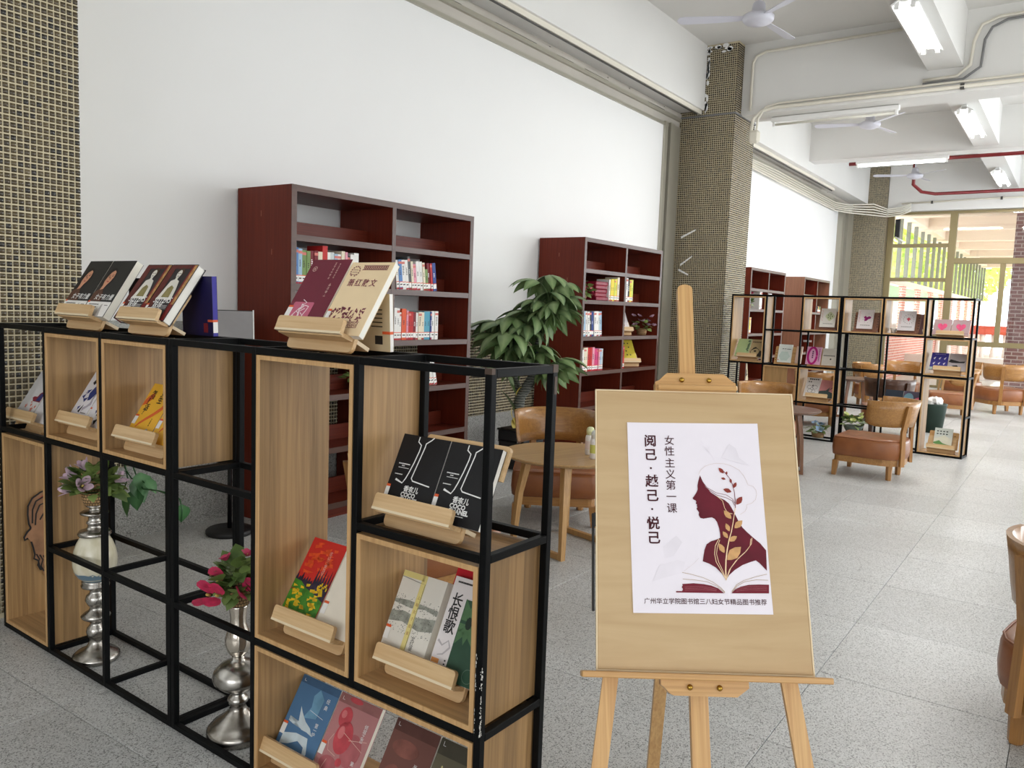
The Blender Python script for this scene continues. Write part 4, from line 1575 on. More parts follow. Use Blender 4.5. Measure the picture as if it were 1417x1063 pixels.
def art_balloon(b, c, w, h):
    rd = printed(196, 78, 86, .5, .15, 30)
    pk = printed(214, 120, 122, .5, .12, 30)
    gl = printed(232, 196, 180)
    flat(c, 'dark_band', [rect(.0005, h*.88, w-.0005, h*.998)], printed(150, 100, 98, .5, .15, 20), .0006)
    flat(c, 'rosy_haze', [ellipse(w*.68, h*.4, w*.22, h*.2, 18), ellipse(w*.3, h*.15, w*.2, h*.1, 16)], printed(178, 100, 104, .5, .15, 20), .0006)
    flat(c, 'red_balloon', [ellipse(w*.42, h*.5, w*.2, h*.2, 22), ellipse(w*.3, h*.73, w*.15, h*.13, 18), ellipse(w*.4, h*.96, w*.16, h*.035, 18), ellipse(w*.52, h*.22, w*.07, h*.05, 14)], rd, .0009)
    flat(c, 'balloon_shine', [ellipse(w*.34, h*.55, w*.07, h*.08, 14), ellipse(w*.25, h*.76, w*.06, h*.05, 12)], pk, .0012)
    flat(c, 'string_lines', stroke([(w*.2, h*.5), (w*.14, h*.4), (w*.2, h*.3), (w*.4, h*.27)], .0012)+stroke([(w*.56, h*.5), (w*.95, h*.57)], .0012)+stroke([(w*.25, h*.2), (w*.2, h*.08), (w*.4, h*.0)], .0012)+stroke([(w*.4, h*.56), (w*.92, h*.44)], .001), gl, .0013)
    wi = M['white_ink']
    word(c, '倾\n城\n之\n恋', .014, wi, w*.82, h*.64, .0014, line=.9)
    word(c, '第\n一\n炉', .014, wi, w*.82, h*.22, .0014, line=.9)
    flat(c, 'corner_mark', stroke([(w*.08, h*.96), (w*.08, h*.92), (w*.13, h*.92)], .0012), wi, .0014)
    spine_label(c, h, .05, .02)


def art_brown(b, c, w, h):
    flat(c, 'dark_band', [rect(.0005, h*.86, w-.0005, h*.998)], printed(92, 58, 52, .5, .15, 20), .0006)
    flat(c, 'russet_haze', [ellipse(w*.4, h*.7, w*.3, h*.1, 18), ellipse(w*.3, h*.3, w*.22, h*.2, 18), ellipse(w*.75, h*.15, w*.2, h*.1, 18)], printed(134, 84, 74, .5, .25, 22), .0006)
    wi = M['white_ink']
    word(c, '半\n生\n缘', .015, wi, w*.72, h*.5, .0012, line=.9)
    flat(c, 'thin_cross', stroke([(w*.55, h*.3), (w*.95, h*.25)], .001)+stroke([(w*.08, h*.96), (w*.08, h*.92), (w*.13, h*.92)], .0012), wi, .0012)


def art_olive(b, c, w, h):
    flat(c, 'dark_band', [rect(.0005, h*.82, w-.0005, h*.998)], printed(70, 66, 54, .5, .15, 20), .0006)
    ye = printed(206, 196, 140)
    flat(c, 'pale_spots', [ellipse(w*.5, h*.62, .004, .006, 10), ellipse(w*.2, h*.7, .003, .004, 8), ellipse(w*.62, h*.9, .002, .002, 8), ellipse(w*.3, h*.5, .01, .012, 12)], ye, .0012)
    flat(c, 'corner_mark', stroke([(w*.08, h*.97), (w*.08, h*.92), (w*.13, h*.92)], .0012), M['white_ink'], .0012)


def art_stars(b, c, w, h):
    mr = printed(136, 46, 56)
    co_ = printed(212, 134, 118)
    nv = printed(62, 66, 122)
    p = lambda L: [(x*w, y*h) for x, y in L]
    flat(c, 'maroon_figure', [p([(.5, .45), (.62, .38), (.99, .38), (.99, .66), (.86, .60), (.76, .55), (.72, .48), (.58, .48)])], mr, .0007)
    flat(c, 'navy_figure', [p([(.74, .40), (.96, .40), (.98, .54), (.84, .56)])], nv, .001)
    st = []
    for (cx, cy, r) in ((.42, .27, .075), (.66, .30, .06), (.78, .22, .09), (.9, .28, .06), (.6, .36, .04)):
        st.append([(cx*w+w*r*(1 if k % 2 == 0 else .45)*cos(rad(90+36*k)), cy*h+w*r*(1 if k % 2 == 0 else .45)*sin(rad(90+36*k))) for k in range(10)])
    flat(c, 'coral_star', st, co_, .0009)
    flat(c, 'red_mark', [rect(.002, h*.48, .009, h*.5), rect(.004, h*.3, .01, h*.32)], printed(214, 60, 60), .0009)
    txtlines(c, w*.74, h*.9, 2, w*.2, .008, M['ink'], 3, .002)


def art_geo(b, c, w, h):
    nv = printed(48, 62, 124)
    bk = printed(26, 26, 34)
    gy = printed(184, 178, 190)
    p = lambda L: [(x*w, y*h) for x, y in L]
    flat(c, 'navy_shape', [p([(.30, .62), (.52, .66), (.40, .56)]), p([(.5, .58), (.62, .72), (.9, .78), (.98, .72), (.9, .62), (.72, .46), (.6, .44)]), p([(.34, .46), (.56, .5), (.46, .40)]), p([(.3, .30), (.42, .33), (.36, .24)]), p([(.2, .5), (.34, .56), (.34, .46)])], nv, .0007)
    flat(c, 'black_shape', [p([(.34, .78), (.48, .92), (.6, .84), (.46, .74)]), p([(.42, .22), (.56, .36), (.52, .2)]), p([(.46, .12), (.62, .16), (.56, .04)])], bk, .0007)
    flat(c, 'grey_shape', [p([(.56, .3), (.72, .34), (.9, .46), (.94, .38), (.76, .3), (.62, .24)]), p([(.26, .58), (.36, .62), (.36, .54)])], gy, .0008)
    word(c, '她\n的\n房\n间', .012, M['ink'], w*.86, h*.5, .0012, line=.9)
    txtlines(c, w*.62, h*.2, 2, w*.3, .01, M['ink'], 2, .0024)
    spine_label(c, h, .04, .012)


def art_yellow(b, c, w, h):
    og = printed(222, 104, 54)
    p = lambda L: [(x*w, y*h) for x, y in L]
    flat(c, 'orange_swoosh', [q for q in stroke(p([(.22, .2), (.3, .27), (.46, .36), (.66, .46), (.86, .58), (.93, .70), (.84, .82), (.6, .86)]), [.004, .009, .012, .014, .016, .015, .011, .004])], og, .0006)
    flat(c, 'orange_shape', [p([(.02, .58), (.16, .62), (.3, .74), (.26, .84), (.1, .76), (.02, .66)])], og, .0006)
    word(c, '怎\n样\n活', .030, M['ink'], w*.24, h*.68, .001, bold=.0006, line=.92)
    word(c, '女\n生', .030, M['ink'], w*.62, h*.77, .001, bold=.0006, line=.92)
    word(c, '？', .03, M['ink'], w*.26, h*.47, .001, bold=.0005)
    vprint(c, w*.7, h*.36, 4, .007, printed(96, 70, 30), 5)
    flat(c, 'grey_figure', [ellipse(w*.74, h*.16, w*.05, h*.045, 12), [(w*.6, h*.05), (w*.78, h*.06), (w*.76, h*.13), (w*.66, h*.1)]], printed(170, 170, 168), .0009)
    spine_label(c, h, .055, .022)


GB = 'paired books on the near display rack'
ZT = 1.308
# top of the rack
stand('wooden book stand on top of the rack under the maroon and cream books', .09, .565, .845, ZT)
cream = printed(238, 214, 174, .55, .03, 8)
display_book('cream paperback with a maroon floral band, on top of the display rack', .09, ZT, .53, .705, .247, 33, cream, .02, art_cream, page='page_w', group=GB)
display_book('dark maroon paperback with a pink panel, left of the cream one', .09, ZT, .712, .885, .256, 33, (112, 38, 56), .02, art_maroon, group=GB, lift=.002)
stand('wooden book stand on top of the rack under the two dark portrait books', .068, 1.905, 2.169, ZT, 32)
for u0, u1, nm in ((1.853, 2.026, 'right'), (2.031, 2.206, 'left')):
    display_book('black paperback with a young woman portrait and white belly band, %s one of the pair' % nm, .068, ZT, u0, u1, .25, 32, (44, 44, 44), .03, art_portrait, group=GB)
stand('wooden book stand on top of the rack under the two maroon illustrated hardbacks', .088, 1.487, 1.745, ZT, 34.5)
for u0, u1, nm in ((1.478, 1.640, 'right'), (1.644, 1.806, 'left')):
    display_book('dark hardback with a pale-dressed figure and white slanted lettering, %s one of the pair' % nm, .088, ZT, u0, u1, .236, 34.5, (50, 46, 50), .034, art_sisters, page='page_w', hard=True, group=GB, spine=printed(110, 32, 36))
# cells
stand('wooden book stand in the leftmost open cell of the near rack', .09, 2.448, 2.713, .8475)
display_book('white paperback with maroon figure and coral stars, in the leftmost cell', .09, .8475, 2.568, 2.738, .23, 33, (228, 226, 226), .016, art_stars, group=GB)
display_book('pale paperback half hidden beside the coral star book', .09, .8475, 2.39, 2.56, .23, 33, (226, 224, 226), .016, None, group=GB)
stand('wooden book stand in the second upper box from the left of the near rack', .065, 1.925, 2.19-.014, .8915)
display_book('white paperback with blue and black geometric shapes', .065, .8915, 2.058, 2.222-.03, .228, 33, (234, 232, 236), .016, art_geo, group=GB)
display_book('matching white and navy paperback half hidden right of the geometric one', .065, .8915, 1.9, 2.053, .228, 33, (230, 228, 232), .016, art_geo, group=GB)
stand('wooden book stand in the upper box holding the yellow books', .05, 1.444, 1.711, .8915)
display_book('yellow paperback with an orange swoosh and black brush title', .05, .8915, 1.55, 1.705, .22, 33, (240, 184, 60), .016, art_yellow, group=GB)
display_book('matching yellow paperback half hidden behind the box edge', .05, .8915, 1.392, 1.545, .22, 33, (240, 184, 60), .016, art_yellow, group=GB)
# black perfume books
stand('wooden book stand in the top right cell under the two black books', .068, .139, .406, .860, 25.5)
blk = printed(30, 30, 32, .5, .1)
for u0, u1, nm in ((.078, .246, 'right'), (.249, .417, 'left')):
    display_book('black paperback with a white bottle outline, %s one of the pair' % nm, .068, .860, u0, u1, .209, 25.5, blk, .018, art_coco, page='page_w', group=GB)
tr_ = MB().prism(rounded_rect(-.14, .14, 0, .09, .012, 4, (0, 0, 1, 1)), 0, .012, 0, frame_M((0, 0, 0), (0, -1, 0), (sin(rad(25.5)), 0, cos(rad(25.5))), (cos(rad(25.5)), 0, -sin(rad(25.5)))))
_a = prof(.043, 0)
o = tr_.build('backing_board', M['pine'])
o.location = rack_pt(OA, RZA, .068+_a[0]+.132*sin(rad(25.5))+.002, .212, .860+_a[1]+.132*cos(rad(25.5)))
o.rotation_euler = (0, 0, RZA)
tag(o, 'pale rounded wooden backing board showing above the two black books', 'board')
# tall box, red field book
stand('wooden book stand at the bottom of the tall box under the red landscape book', .055, .545, .805, .4585)
display_book('red and green painted landscape paperback in the tall box', .055, .4585, .675, .826, .252, 33, (206, 52, 44), .016, art_redfields, group=GB)
display_book('white paperback with blue ink wash, half hidden beside the red landscape book', .055, .4585, .52, .670, .236, 33, (238, 230, 214), .016, art_bluewash, group=GB)
# lower box of the right cell
stand('wooden book stand in the right hand box under the grey landscape book', .067, .114, .39, .4585, 26)
display_book('grey ink landscape paperback with a yellow title strip', .067, .4585, .246, .404, .231, 26, (226, 222, 212), .028, art_landscape, group=GB)
display_book('white and dark green paperback with three large black characters', .067, .4585, .07, .236, .254, 26, (232, 226, 226), .016, art_regret, group=GB)
display_book('red edged book standing behind the dark green one', .09, .4585, .08, .26, .268, 26, (196, 34, 48), .008, None, group=GB, lift=.004)
# wide bottom box
stand('wooden book stand in the wide bottom box under the blue and pink books', .05, .605, .872-.014, .0365)
display_book('blue swan paperback in the wide bottom box', .05, .0365, .668, .842, .228, 32, (84, 122, 160), .016, art_swan, group=GB)
display_book('pink balloon paperback in the wide bottom box', .05, .0365, .492, .664, .228, 32, (186, 128, 128), .016, art_balloon, group=GB)
stand('wooden book stand in the wide bottom box under the brown and olive books', .05, .15, .42, .0365)
display_book('brown hazy paperback in the wide bottom box', .05, .0365, .266, .430, .228, 32, (116, 76, 68), .016, art_brown, group=GB)
display_book('olive paperback at the right end of the wide bottom box', .05, .0365, .098, .262, .228, 32, (98, 92, 74), .016, art_olive, group=GB)


# books propped upright behind the stands on the rack top
def propped(label, n0, u0, u1, h, th, lean, cover, extra=None, z=ZT):
    """book standing on the rack top behind a stand, back cover toward the viewer's right"""
    r = empty('book', label, 'book', rack_pt(OA, RZA, n0, u0, z), RZA)
    m = Matrix.Rotation(-rad(lean), 4, 'Y')
    c = MB().box(0, th, 0, u1-u0, 0, .0, 0, m) if False else MB()
    w = u1-u0
    c.box(0, .0012, 0, w, 0, h, 0, m).box(th-.0012, th, 0, w, 0, h, 0, m).box(.0012, th-.0012, 0, .0012, 0, h, 1, m)
    co = c.build('cover', [cover[0], cover[1]], r)
    MB().box(.0012, th-.0012, .0012, w-.001, .001, h-.001, 0, m).build('page_block', M['page'], r)
    l = MB().box(.001, th-.001, -.0008, .0, .012, .05, 0, m)
    l.build('shelf_mark', M['label_w'], co)
    MB().box(-.0008, th-.001, -.0009, .03, .05, .058, 0, m).build('shelf_mark_band', M['label_o'], co)
    if extra:
        extra(co, m, w, h)
    return r


def ex_cream(co, m, w, h):
    MB().box(-.0012, 0, .03, .06, .02, .045, 0, m).build('barcode', M['ink'], co)
    for k in range(5):
        MB().box(-.0012, 0, .03, .075, .07+.012*k, .073+.012*k, 0, m).build('small_print', M['ink'], co)


propped('beige paperback with a white spine standing behind the maroon and cream pair', .222, .545, .70, .165, .014, 3, (printed(206, 190, 156), M['label_w']), ex_cream)
propped('dark blue book standing behind the illustrated hardbacks on the rack top', .232, 1.43, 1.62, .21, .02, 2, (printed(30, 26, 70), printed(64, 58, 150)),
        lambda co, m, w, h: MB().box(-.0012, 0, .03, .055, .012, .045, 0, m).build('red_seal', printed(120, 34, 44), co))
propped('black book standing between the portrait pair and the illustrated hardbacks', .235, 1.86, 2.0, .2, .018, 1, (printed(34, 34, 38), printed(60, 60, 66)))
# ------------------------------------------------------------------ easel with drawing board and poster
E0 = Vector((1.4451, .7696, .7009))
_h, _t, _rr = -.9819, .41, .0134
_a = Vector((cos(_h), sin(_h), 0))
_nb = Vector((-sin(_h), cos(_h), 0))
_upv = Vector((0, 0, 1))*cos(_t)+_nb*sin(_t)
EX = _a*cos(_rr)+_upv*sin(_rr)
EY = -_a*sin(_rr)+_upv*cos(_rr)
EZ = EX.cross(EY)               # toward the viewer
EM = frame_M(E0, EX, EY, EZ)
eb = bpy.data.objects.new('drawing_board', None)
COL.objects.link(eb)
eb.matrix_world = EM
tag(eb, 'pale birch drawing board resting on the easel ledge', 'board')
MB().bbox(.003, .451, .003, .6134, -.011, 0, .001).build('face_panel', M['board'], eb)
MB().box(0, .4541, 0, .003, -.012, .0006).box(0, .4541, .6134, .6164, -.012, .0006).box(0, .003, .003, .6134, -.012, .0006).box(.451, .4541, .003, .6134, -.012, .0006).build('edge_banding', M['board_edge'], eb)
MB().box(-.004, 0, .30, .33, -.012, -.002).box(-.007, -.002, .12, .33, -.028, -.012).build('black_strap', M['black'], eb)

eas = bpy.data.objects.new('easel', None)
COL.objects.link(eas)
eas.location = (E0.x, E0.y, 0)
tag(eas, 'pine folding easel with brass knobs standing at the end of the display rack', 'easel')
EI = Matrix.Translation(-eas.location)


def epart(nm, mb, mat, par=None, plane=True):
    o = mb.build(nm, mat, par or eas)
    if plane and par is None:
        o.matrix_local = EI @ EM
    return o


def floor_s(x, zoff):
    """distance down the easel plane to the floor"""
    p = E0+EX*x+EZ*zoff
    return p.z/EY.z


def slat(nm, pts_top, pts_bot, z0, z1, mat='easel', b=.002):
    """board in the easel plane given by its top and bottom edges (x0,x1,y)"""
    (a0, a1, ya), (b0, b1, yb) = pts_top, pts_bot
    m = MB().prism([(b0, yb), (b1, yb), (a1, ya), (a0, ya)], z0, z1, 0)
    return epart(nm, m, M[mat])


def floor_pt(x, z):
    s = 0.0
    y = -(E0+EX*x+EZ*z).z/EY.z
    return y


yl = floor_pt(-.1, -.03)
# centre mast with a rounded head
mast = [(.196, floor_pt(.2, -.03)), (.234, floor_pt(.23, -.03)), (.2385, .66), (.2405, .885)]
mast += [(.2225+.018*cos(k*PI/8), .889+.012*sin(k*PI/8)) for k in range(0, 9)]
mast += [(.2045, .885), (.2025, .66)]
epart('mast', MB().prism(mast, -.046, -.026, 0), M['easel'])
slat('front_leg', (.10, .132, .60), (-.095+.008, -.062+.008, floor_pt(-.08, -.03)), -.026, -.0135)
slat('front_leg', (.315, .347, .60), (.477, .513, floor_pt(.49, -.03)), -.026, -.0135)
# rear leg from the mast head down behind
p0 = E0+EX*.22+EY*.60-EZ*.05
pf = Vector((2.03, .90, 0))
pf2 = Vector((2.25, .985, 0))
d = (pf2-p0)
u = EX
w_ = d.normalized().cross(u).normalized()
hh = .016
q = MB()
vs = []
for P in (pf2, p0):
    for a_, b_ in ((-1, -1), (1, -1), (1, 1), (-1, 1)):
        vs.append(P+u*a_*.018+w_*b_*.01-Vector(eas.location))
q.add(vs, [(3, 2, 1, 0), (4, 5, 6, 7), (0, 1, 5, 4), (1, 2, 6, 5), (2, 3, 7, 6), (3, 0, 4, 7)])
epart('rear_leg', q, M['easel_z'], plane=False)
# ledge, lower block, upper clamp
led = MB().bbox(-.032, .482, -.013, -.0005, -.024, .03, .002, 0)
epart('ledge', led, M['easel_x'])
lowb = [(.132, -.0135), (.313, -.0135), (.313, -.026), (.288, -.044), (.158, -.044), (.150, -.040), (.138, -.028), (.132, -.024)]
epart('lower_block', MB().prism(lowb, -.012, .012, 0), M['easel_x'])
upb = [(.139, .6165), (.325, .6165), (.325, .638), (.318, .642), (.304, .655), (.298, .660), (.167, .660), (.161, .655), (.148, .642), (.139, .638)]
c = epart('upper_clamp', MB().prism(upb, -.026, .002, 0), M['easel_x'])
MB().bbox(.142, .326, .6168, .629, .0015, .016, .003, 0).build('clamp_lip', M['easel_x'], c)
cr = MB().prism([(.10, .585), (.347, .585), (.347, .606), (.10, .606)], -.0262, -.0135, 0)
for nm, y, xs, zz in (('knob', -.027, (.191, .252), .012), ('knob', .643, (.2, .263), .002)):
    for x in xs:
        k = MB().lathe([(.0, .007), (.003, .0066), (.0058, .004), (.0062, .002), (.005, .0), (.0, 0)], 14, 0, Matrix.Translation((x, y, zz)))
        epart(nm, k, M['brass'])

# poster pinned on the board
po = bpy.data.objects.new('poster', None)
COL.objects.link(po)
po.matrix_world = EM @ Matrix.Translation((.0786, .1178, .0006)) @ Matrix.Rotation(.016, 4, 'Z')
tag(po, 'white printed poster with a maroon profile and vertical lettering, on the drawing board', 'poster')
sheet = MB()
nx, ny = 8, 10
vs, fs = [], []
for j in range(ny+1):
    for i in range(nx+1):
        x, y = i/nx*.297, j/ny*.42
        cor = max(0, abs(i/nx-.5)*2-.7)/.3*max(0, abs(j/ny-.5)*2-.7)/.3
        vs.append((x, y, .0004+.0022*cor))
for j in range(ny):
    for i in range(nx):
        a = j*(nx+1)+i
        fs.append((a, a+1, a+nx+2, a+nx+1))
sheet.add(vs, fs, 0, None, True)
sh = sheet.build('paper_sheet', printed(238, 232, 240, .6, .015, 5), po)
mm = lambda L: [(x*.001, y*.001) for x, y in L]
Z1 = .0012


def pflat(nm, polys, mat, z, th=.0003):
    m = MB()
    for p in polys:
        m.prism(p, z, z+th)
    return m.build(nm, mat, sh)


MAR = printed(98, 22, 38, .5, .2, 18)
MAR2 = printed(116, 30, 46)
CREAMY = printed(244, 214, 176)
GOLD = printed(206, 160, 108, .5, .15, 60)
head = [(159.3, 299.0), (154.6, 285.5), (152.3, 275.2), (152.3, 267.6), (150.8, 263.1), (148.4, 258.6), (144.2, 252.8), (140.0, 247.4), (141.5, 244.3), (146.2, 242.2), (147.8, 239.6), (146.2, 235.1), (149.1, 233.0), (148.1, 229.8), (149.7, 227.7), (147.3, 223.7), (149.7, 219.7), (152.5, 215.8), (151.3, 210.1), (154.4, 203.6), (161.2, 201.9), (171.2, 203.8), (179.9, 205.2), (186.1, 201.8), (190.8, 194.4), (194.3, 181.4), (195.7, 169.2), (195.6, 160.5), (187.7, 156.9), (174.6, 152.9), (164.8, 146.2), (159.4, 134.1), (156.5, 121.2), (154.2, 109.6), (167.5, 105.0), (181.9, 96.6), (193.9, 83.9), (201.9, 70.4), (209.4, 81.1), (222.0, 91.9), (239.8, 102.8), (257.4, 109.4), (269.2, 113.0), (276.5, 107.5), (284.4, 99.0), (291.1, 91.3), (292.1, 109.8), (293.1, 134.8), (281.7, 149.4), (265.5, 163.5), (254.2, 174.3), (245.3, 183.8), (238.4, 196.0), (233.9, 206.9), (229.4, 216.9), (224.8, 226.6), (219.4, 236.2), (210.3, 244.1), (195.6, 250.5), (181.0, 260.5), (170.8, 272.4), (164.2, 285.7)]
pflat('profile_silhouette', [mm(head)], MAR, Z1)
hair = [(156.4, 301.2), (161.2, 310.3), (171.4, 319.5), (184.8, 324.7), (198.0, 326.8), (215.5, 325.7), (232.7, 320.6), (247.5, 311.8), (257.5, 298.5), (262.0, 287.3), (264.9, 278.4), (275.6, 275.4), (281.6, 267.5), (282.6, 257.7), (279.2, 246.0), (270.7, 237.9), (258.2, 233.3), (258.7, 227.1), (253.8, 219.1), (242.9, 212.3)]
pflat('hair_outline', stroke(mm(hair), .0005), printed(206, 186, 176), Z1)
S1 = [(164.9, 283.4), (177.0, 265.8), (193.7, 254.9), (215.0, 248.6), (227.6, 242.1), (232.1, 232.0)]
S2 = [(175.0, 270.2), (193.9, 259.4), (215.4, 255.3), (227.9, 246.6), (233.6, 235.6)]
S3 = [(193.5, 252.7), (205.9, 241.8), (209.2, 226.4), (215.0, 215.4), (225.7, 213.4)]
pflat('hair_strand', stroke(mm(S1), .0009)+stroke(mm(S2), .0008), MAR2, Z1)
stem = [(201.9, 70.4), (202.4, 91.7), (204.6, 113.1), (208.6, 134.7), (214.2, 156.4), (220.5, 173.9), (225.1, 191.4), (228.9, 209.0), (233.1, 226.7), (233.8, 244.4), (233.2, 262.2), (230.0, 280.1), (224.4, 293.4), (216.3, 304.5), (208.1, 313.4)]
N1 = [(201.9, 70.4), (192.2, 91.6), (183.1, 108.6), (180.7, 125.7), (183.4, 143.0), (192.1, 158.3)]
N2 = [(201.9, 70.4), (195.6, 91.6), (188.2, 108.6), (184.9, 125.8), (187.6, 140.9), (194.1, 156.1)]
N3 = [(201.9, 70.4), (213.8, 96.1), (232.3, 117.7), (250.4, 133.0), (262.2, 148.3), (264.5, 161.4)]
N4 = [(201.9, 70.4), (210.1, 91.8), (225.4, 111.2), (245.9, 128.6), (258.9, 143.9), (261.7, 159.1)]
pflat('pale_line', stroke(mm(stem[:9]), [.003, .0028, .0026, .0024, .002, .0018, .0016, .0014, .0013])+stroke(mm(N1), .0013)+stroke(mm(N2), .0011)+stroke(mm(N3), .0013)+stroke(mm(N4), .0011)+stroke(mm(S3), .0011), CREAMY, Z1+.0005)
pflat('dark_stem', stroke(mm(stem[8:]), .0012), MAR2, Z1+.0006)
leaves = [((201.8, 316.4), (212.8, 304.0), 'm'), ((219.7, 308.6), (218.3, 300.5), 'm'), ((206.0, 293.1), (215.9, 290.6), 'm'), ((226.5, 292.1), (227.5, 281.8), 'm'), ((239.0, 283.8), (232.1, 271.1), 'm'), ((209.2, 268.1), (227.1, 262.1), 'm'), ((249.9, 251.8), (235.7, 233.8), 'm'), ((207.1, 220.6), (222.4, 202.3), 'g'), ((246.4, 199.1), (227.9, 181.8), 'g'), ((209.6, 192.1), (216.3, 174.7), 'g'), ((201.7, 174.5), (211.9, 159.8), 'g'), ((232.0, 164.4), (214.1, 153.3), 'g'), ((191.5, 148.3), (202.2, 128.1), 'g'), ((239.0, 141.5), (207.2, 113.1), 'g')]
lm_, lg_ = [], []
for a, b, k in leaves:
    A, B = Vector(a), Vector(b)
    d = B-A
    n = Vector((-d.y, d.x))*.27
    p = [A, A+d*.25+n*.7, A+d*.55+n, A+d*.85+n*.5, B, A+d*.85-n*.5, A+d*.55-n, A+d*.25-n*.7]
    (lm_ if k == 'm' else lg_).append(mm([(v.x, v.y) for v in p]))
pflat('maroon_leaf', lm_, printed(140, 58, 48), Z1+.0004)
pflat('gold_leaf', lg_, GOLD, Z1+.0008)
bL = [(93.4, 46.2), (106.4, 46.3), (108.3, 50.5), (106.0, 54.7), (108.3, 58.5), (107.2, 61.1), (131.3, 63.0), (152.3, 61.5), (169.0, 58.7), (183.5, 53.3), (196.4, 42.9), (93.2, 43.3)]
bR = [(211.6, 43.0), (219.3, 50.7), (232.5, 57.1), (249.7, 61.1), (271.1, 62.1), (293.2, 61.9), (291.8, 43.7)]
pflat('open_book', [mm(bL), mm(bR)], MAR2, Z1)
pg = [[(108.4, 85.6), (128.1, 81.6), (153.1, 75.0), (173.7, 65.9), (189.9, 54.2), (197.8, 45.0)], [(109.0, 71.6), (135.9, 69.8), (161.0, 66.6), (181.6, 57.5), (197.7, 44.1)], [(290.6, 84.0), (268.0, 78.7), (241.9, 70.8), (224.2, 61.3), (212.7, 47.2)], [(292.2, 71.3), (267.5, 71.9), (241.7, 67.4), (224.0, 57.9), (212.6, 45.1)]]
pflat('page_line', [q for p in pg for q in stroke(mm(p), .0008)], printed(176, 150, 110), Z1)
pflat('page_line', stroke(mm([(146.9, 116.8), (133.5, 103.8), (111.5, 87.4)]), .0005), printed(216, 206, 206), Z1)
pflat('book_line', [q for k in range(3) for q in stroke(mm([(112, 48+3.4*k), (150, 50+3.4*k), (180, 47.5+2*k)]), .0004)]+[q for k in range(3) for q in stroke(mm([(222, 47.5+3*k), (250, 51+3.4*k), (288, 50+3.4*k)]), .0004)], printed(186, 120, 128), Z1+.0006)
FA = printed(233, 227, 235)
for _q in [mm([(210, 340), (230, 372), (244, 362), (250, 340), (272, 322), (240, 330)]), mm([(60, 100), (100, 112), (116, 108), (108, 84), (70, 74), (44, 66)]), mm([(162, 366), (166, 380), (172, 372)]), mm([(178, 356), (183, 366), (186, 354)]), mm([(70, 140), (100, 164), (112, 150), (92, 120), (74, 116)])]:
    pflat('faint_wash', [_q], FA, Z1-.0003)
pflat('faint_stem', stroke(mm([(196, 328), (188, 346), (170, 368)]), .0006), FA, Z1-.0003)
INKM = printed(66, 16, 28)
for ch_, (x, y) in zip('阅己·越己·悦己', [(51.1, 375.3), (50.6, 343.4), (50.2, 312.8), (51.1, 282.8), (50.6, 250.4), (49.3, 220.5), (50.5, 189.0), (50.4, 157.4)]):
    link('lettering', text_mesh(ch_, .029, INKM, bold=.0006), sh, (x*.001, y*.001, Z1+.0003))
for ch_, (x, y) in zip('女性主义第一课', [(94.4, 377.0), (93.7, 352.0), (93.2, 324.8), (93.3, 299.2), (93.0, 274.2), (93.0, 248.4), (93.1, 222.9)]):
    link('lettering', text_mesh(ch_, .0235, INKM, bold=.0001), sh, (x*.001, y*.001, Z1+.0003))
lt = text_mesh('广州华立学院图书馆三八妇女节精品图书推荐', .0131, INKM, bold=.00008, spacing=1.0)
link('lettering', lt, sh, (.155, .0242, Z1+.0003))


# ------------------------------------------------------------------ lounge chairs (local: faces +y)
def d_outline(w, yf, yb, ins=0.0, n=10):
    """D-shaped plan: straight front with eased corners, rounded back"""
    w -= ins
    yf -= ins
    yb += ins
    r = .05
    pts = []
    for (cx, a0) in ((w-r, 0),):
        for k in range(4):
            a = a0+PI/2*k/3
            pts.append((cx+r*cos(a), yf-r+r*sin(a)))
    for k in range(4):
        a = PI/2+PI/2*k/3
        pts.append((-w+r+r*cos(a), yf-r+r*sin(a)))
    ym = -.05
    for k in range(n+1):
        a = PI+PI*k/n
        ca, sa = cos(a), sin(a)
        e = .72
        pts.append((w*math.copysign(abs(ca)**e, ca), ym+(ym-yb)*math.copysign(abs(sa)**e, sa)))
    return pts


def loops(mb, rings, mi=0, smooth=True, cap0=True, cap1=True):
    n = len(rings[0])
    vs = [p for r in rings for p in r]
    fs = []
    for i in range(len(rings)-1):
        for k in range(n):
            k2 = (k+1) % n
            fs.append((i*n+k, i*n+k2, (i+1)*n+k2, (i+1)*n+k))
    if cap0:
        fs.append(tuple(range(n-1, -1, -1)))
    if cap1:
        fs.append(tuple((len(rings)-1)*n+k for k in range(n)))
    mb.add(vs, fs, mi, None, smooth)


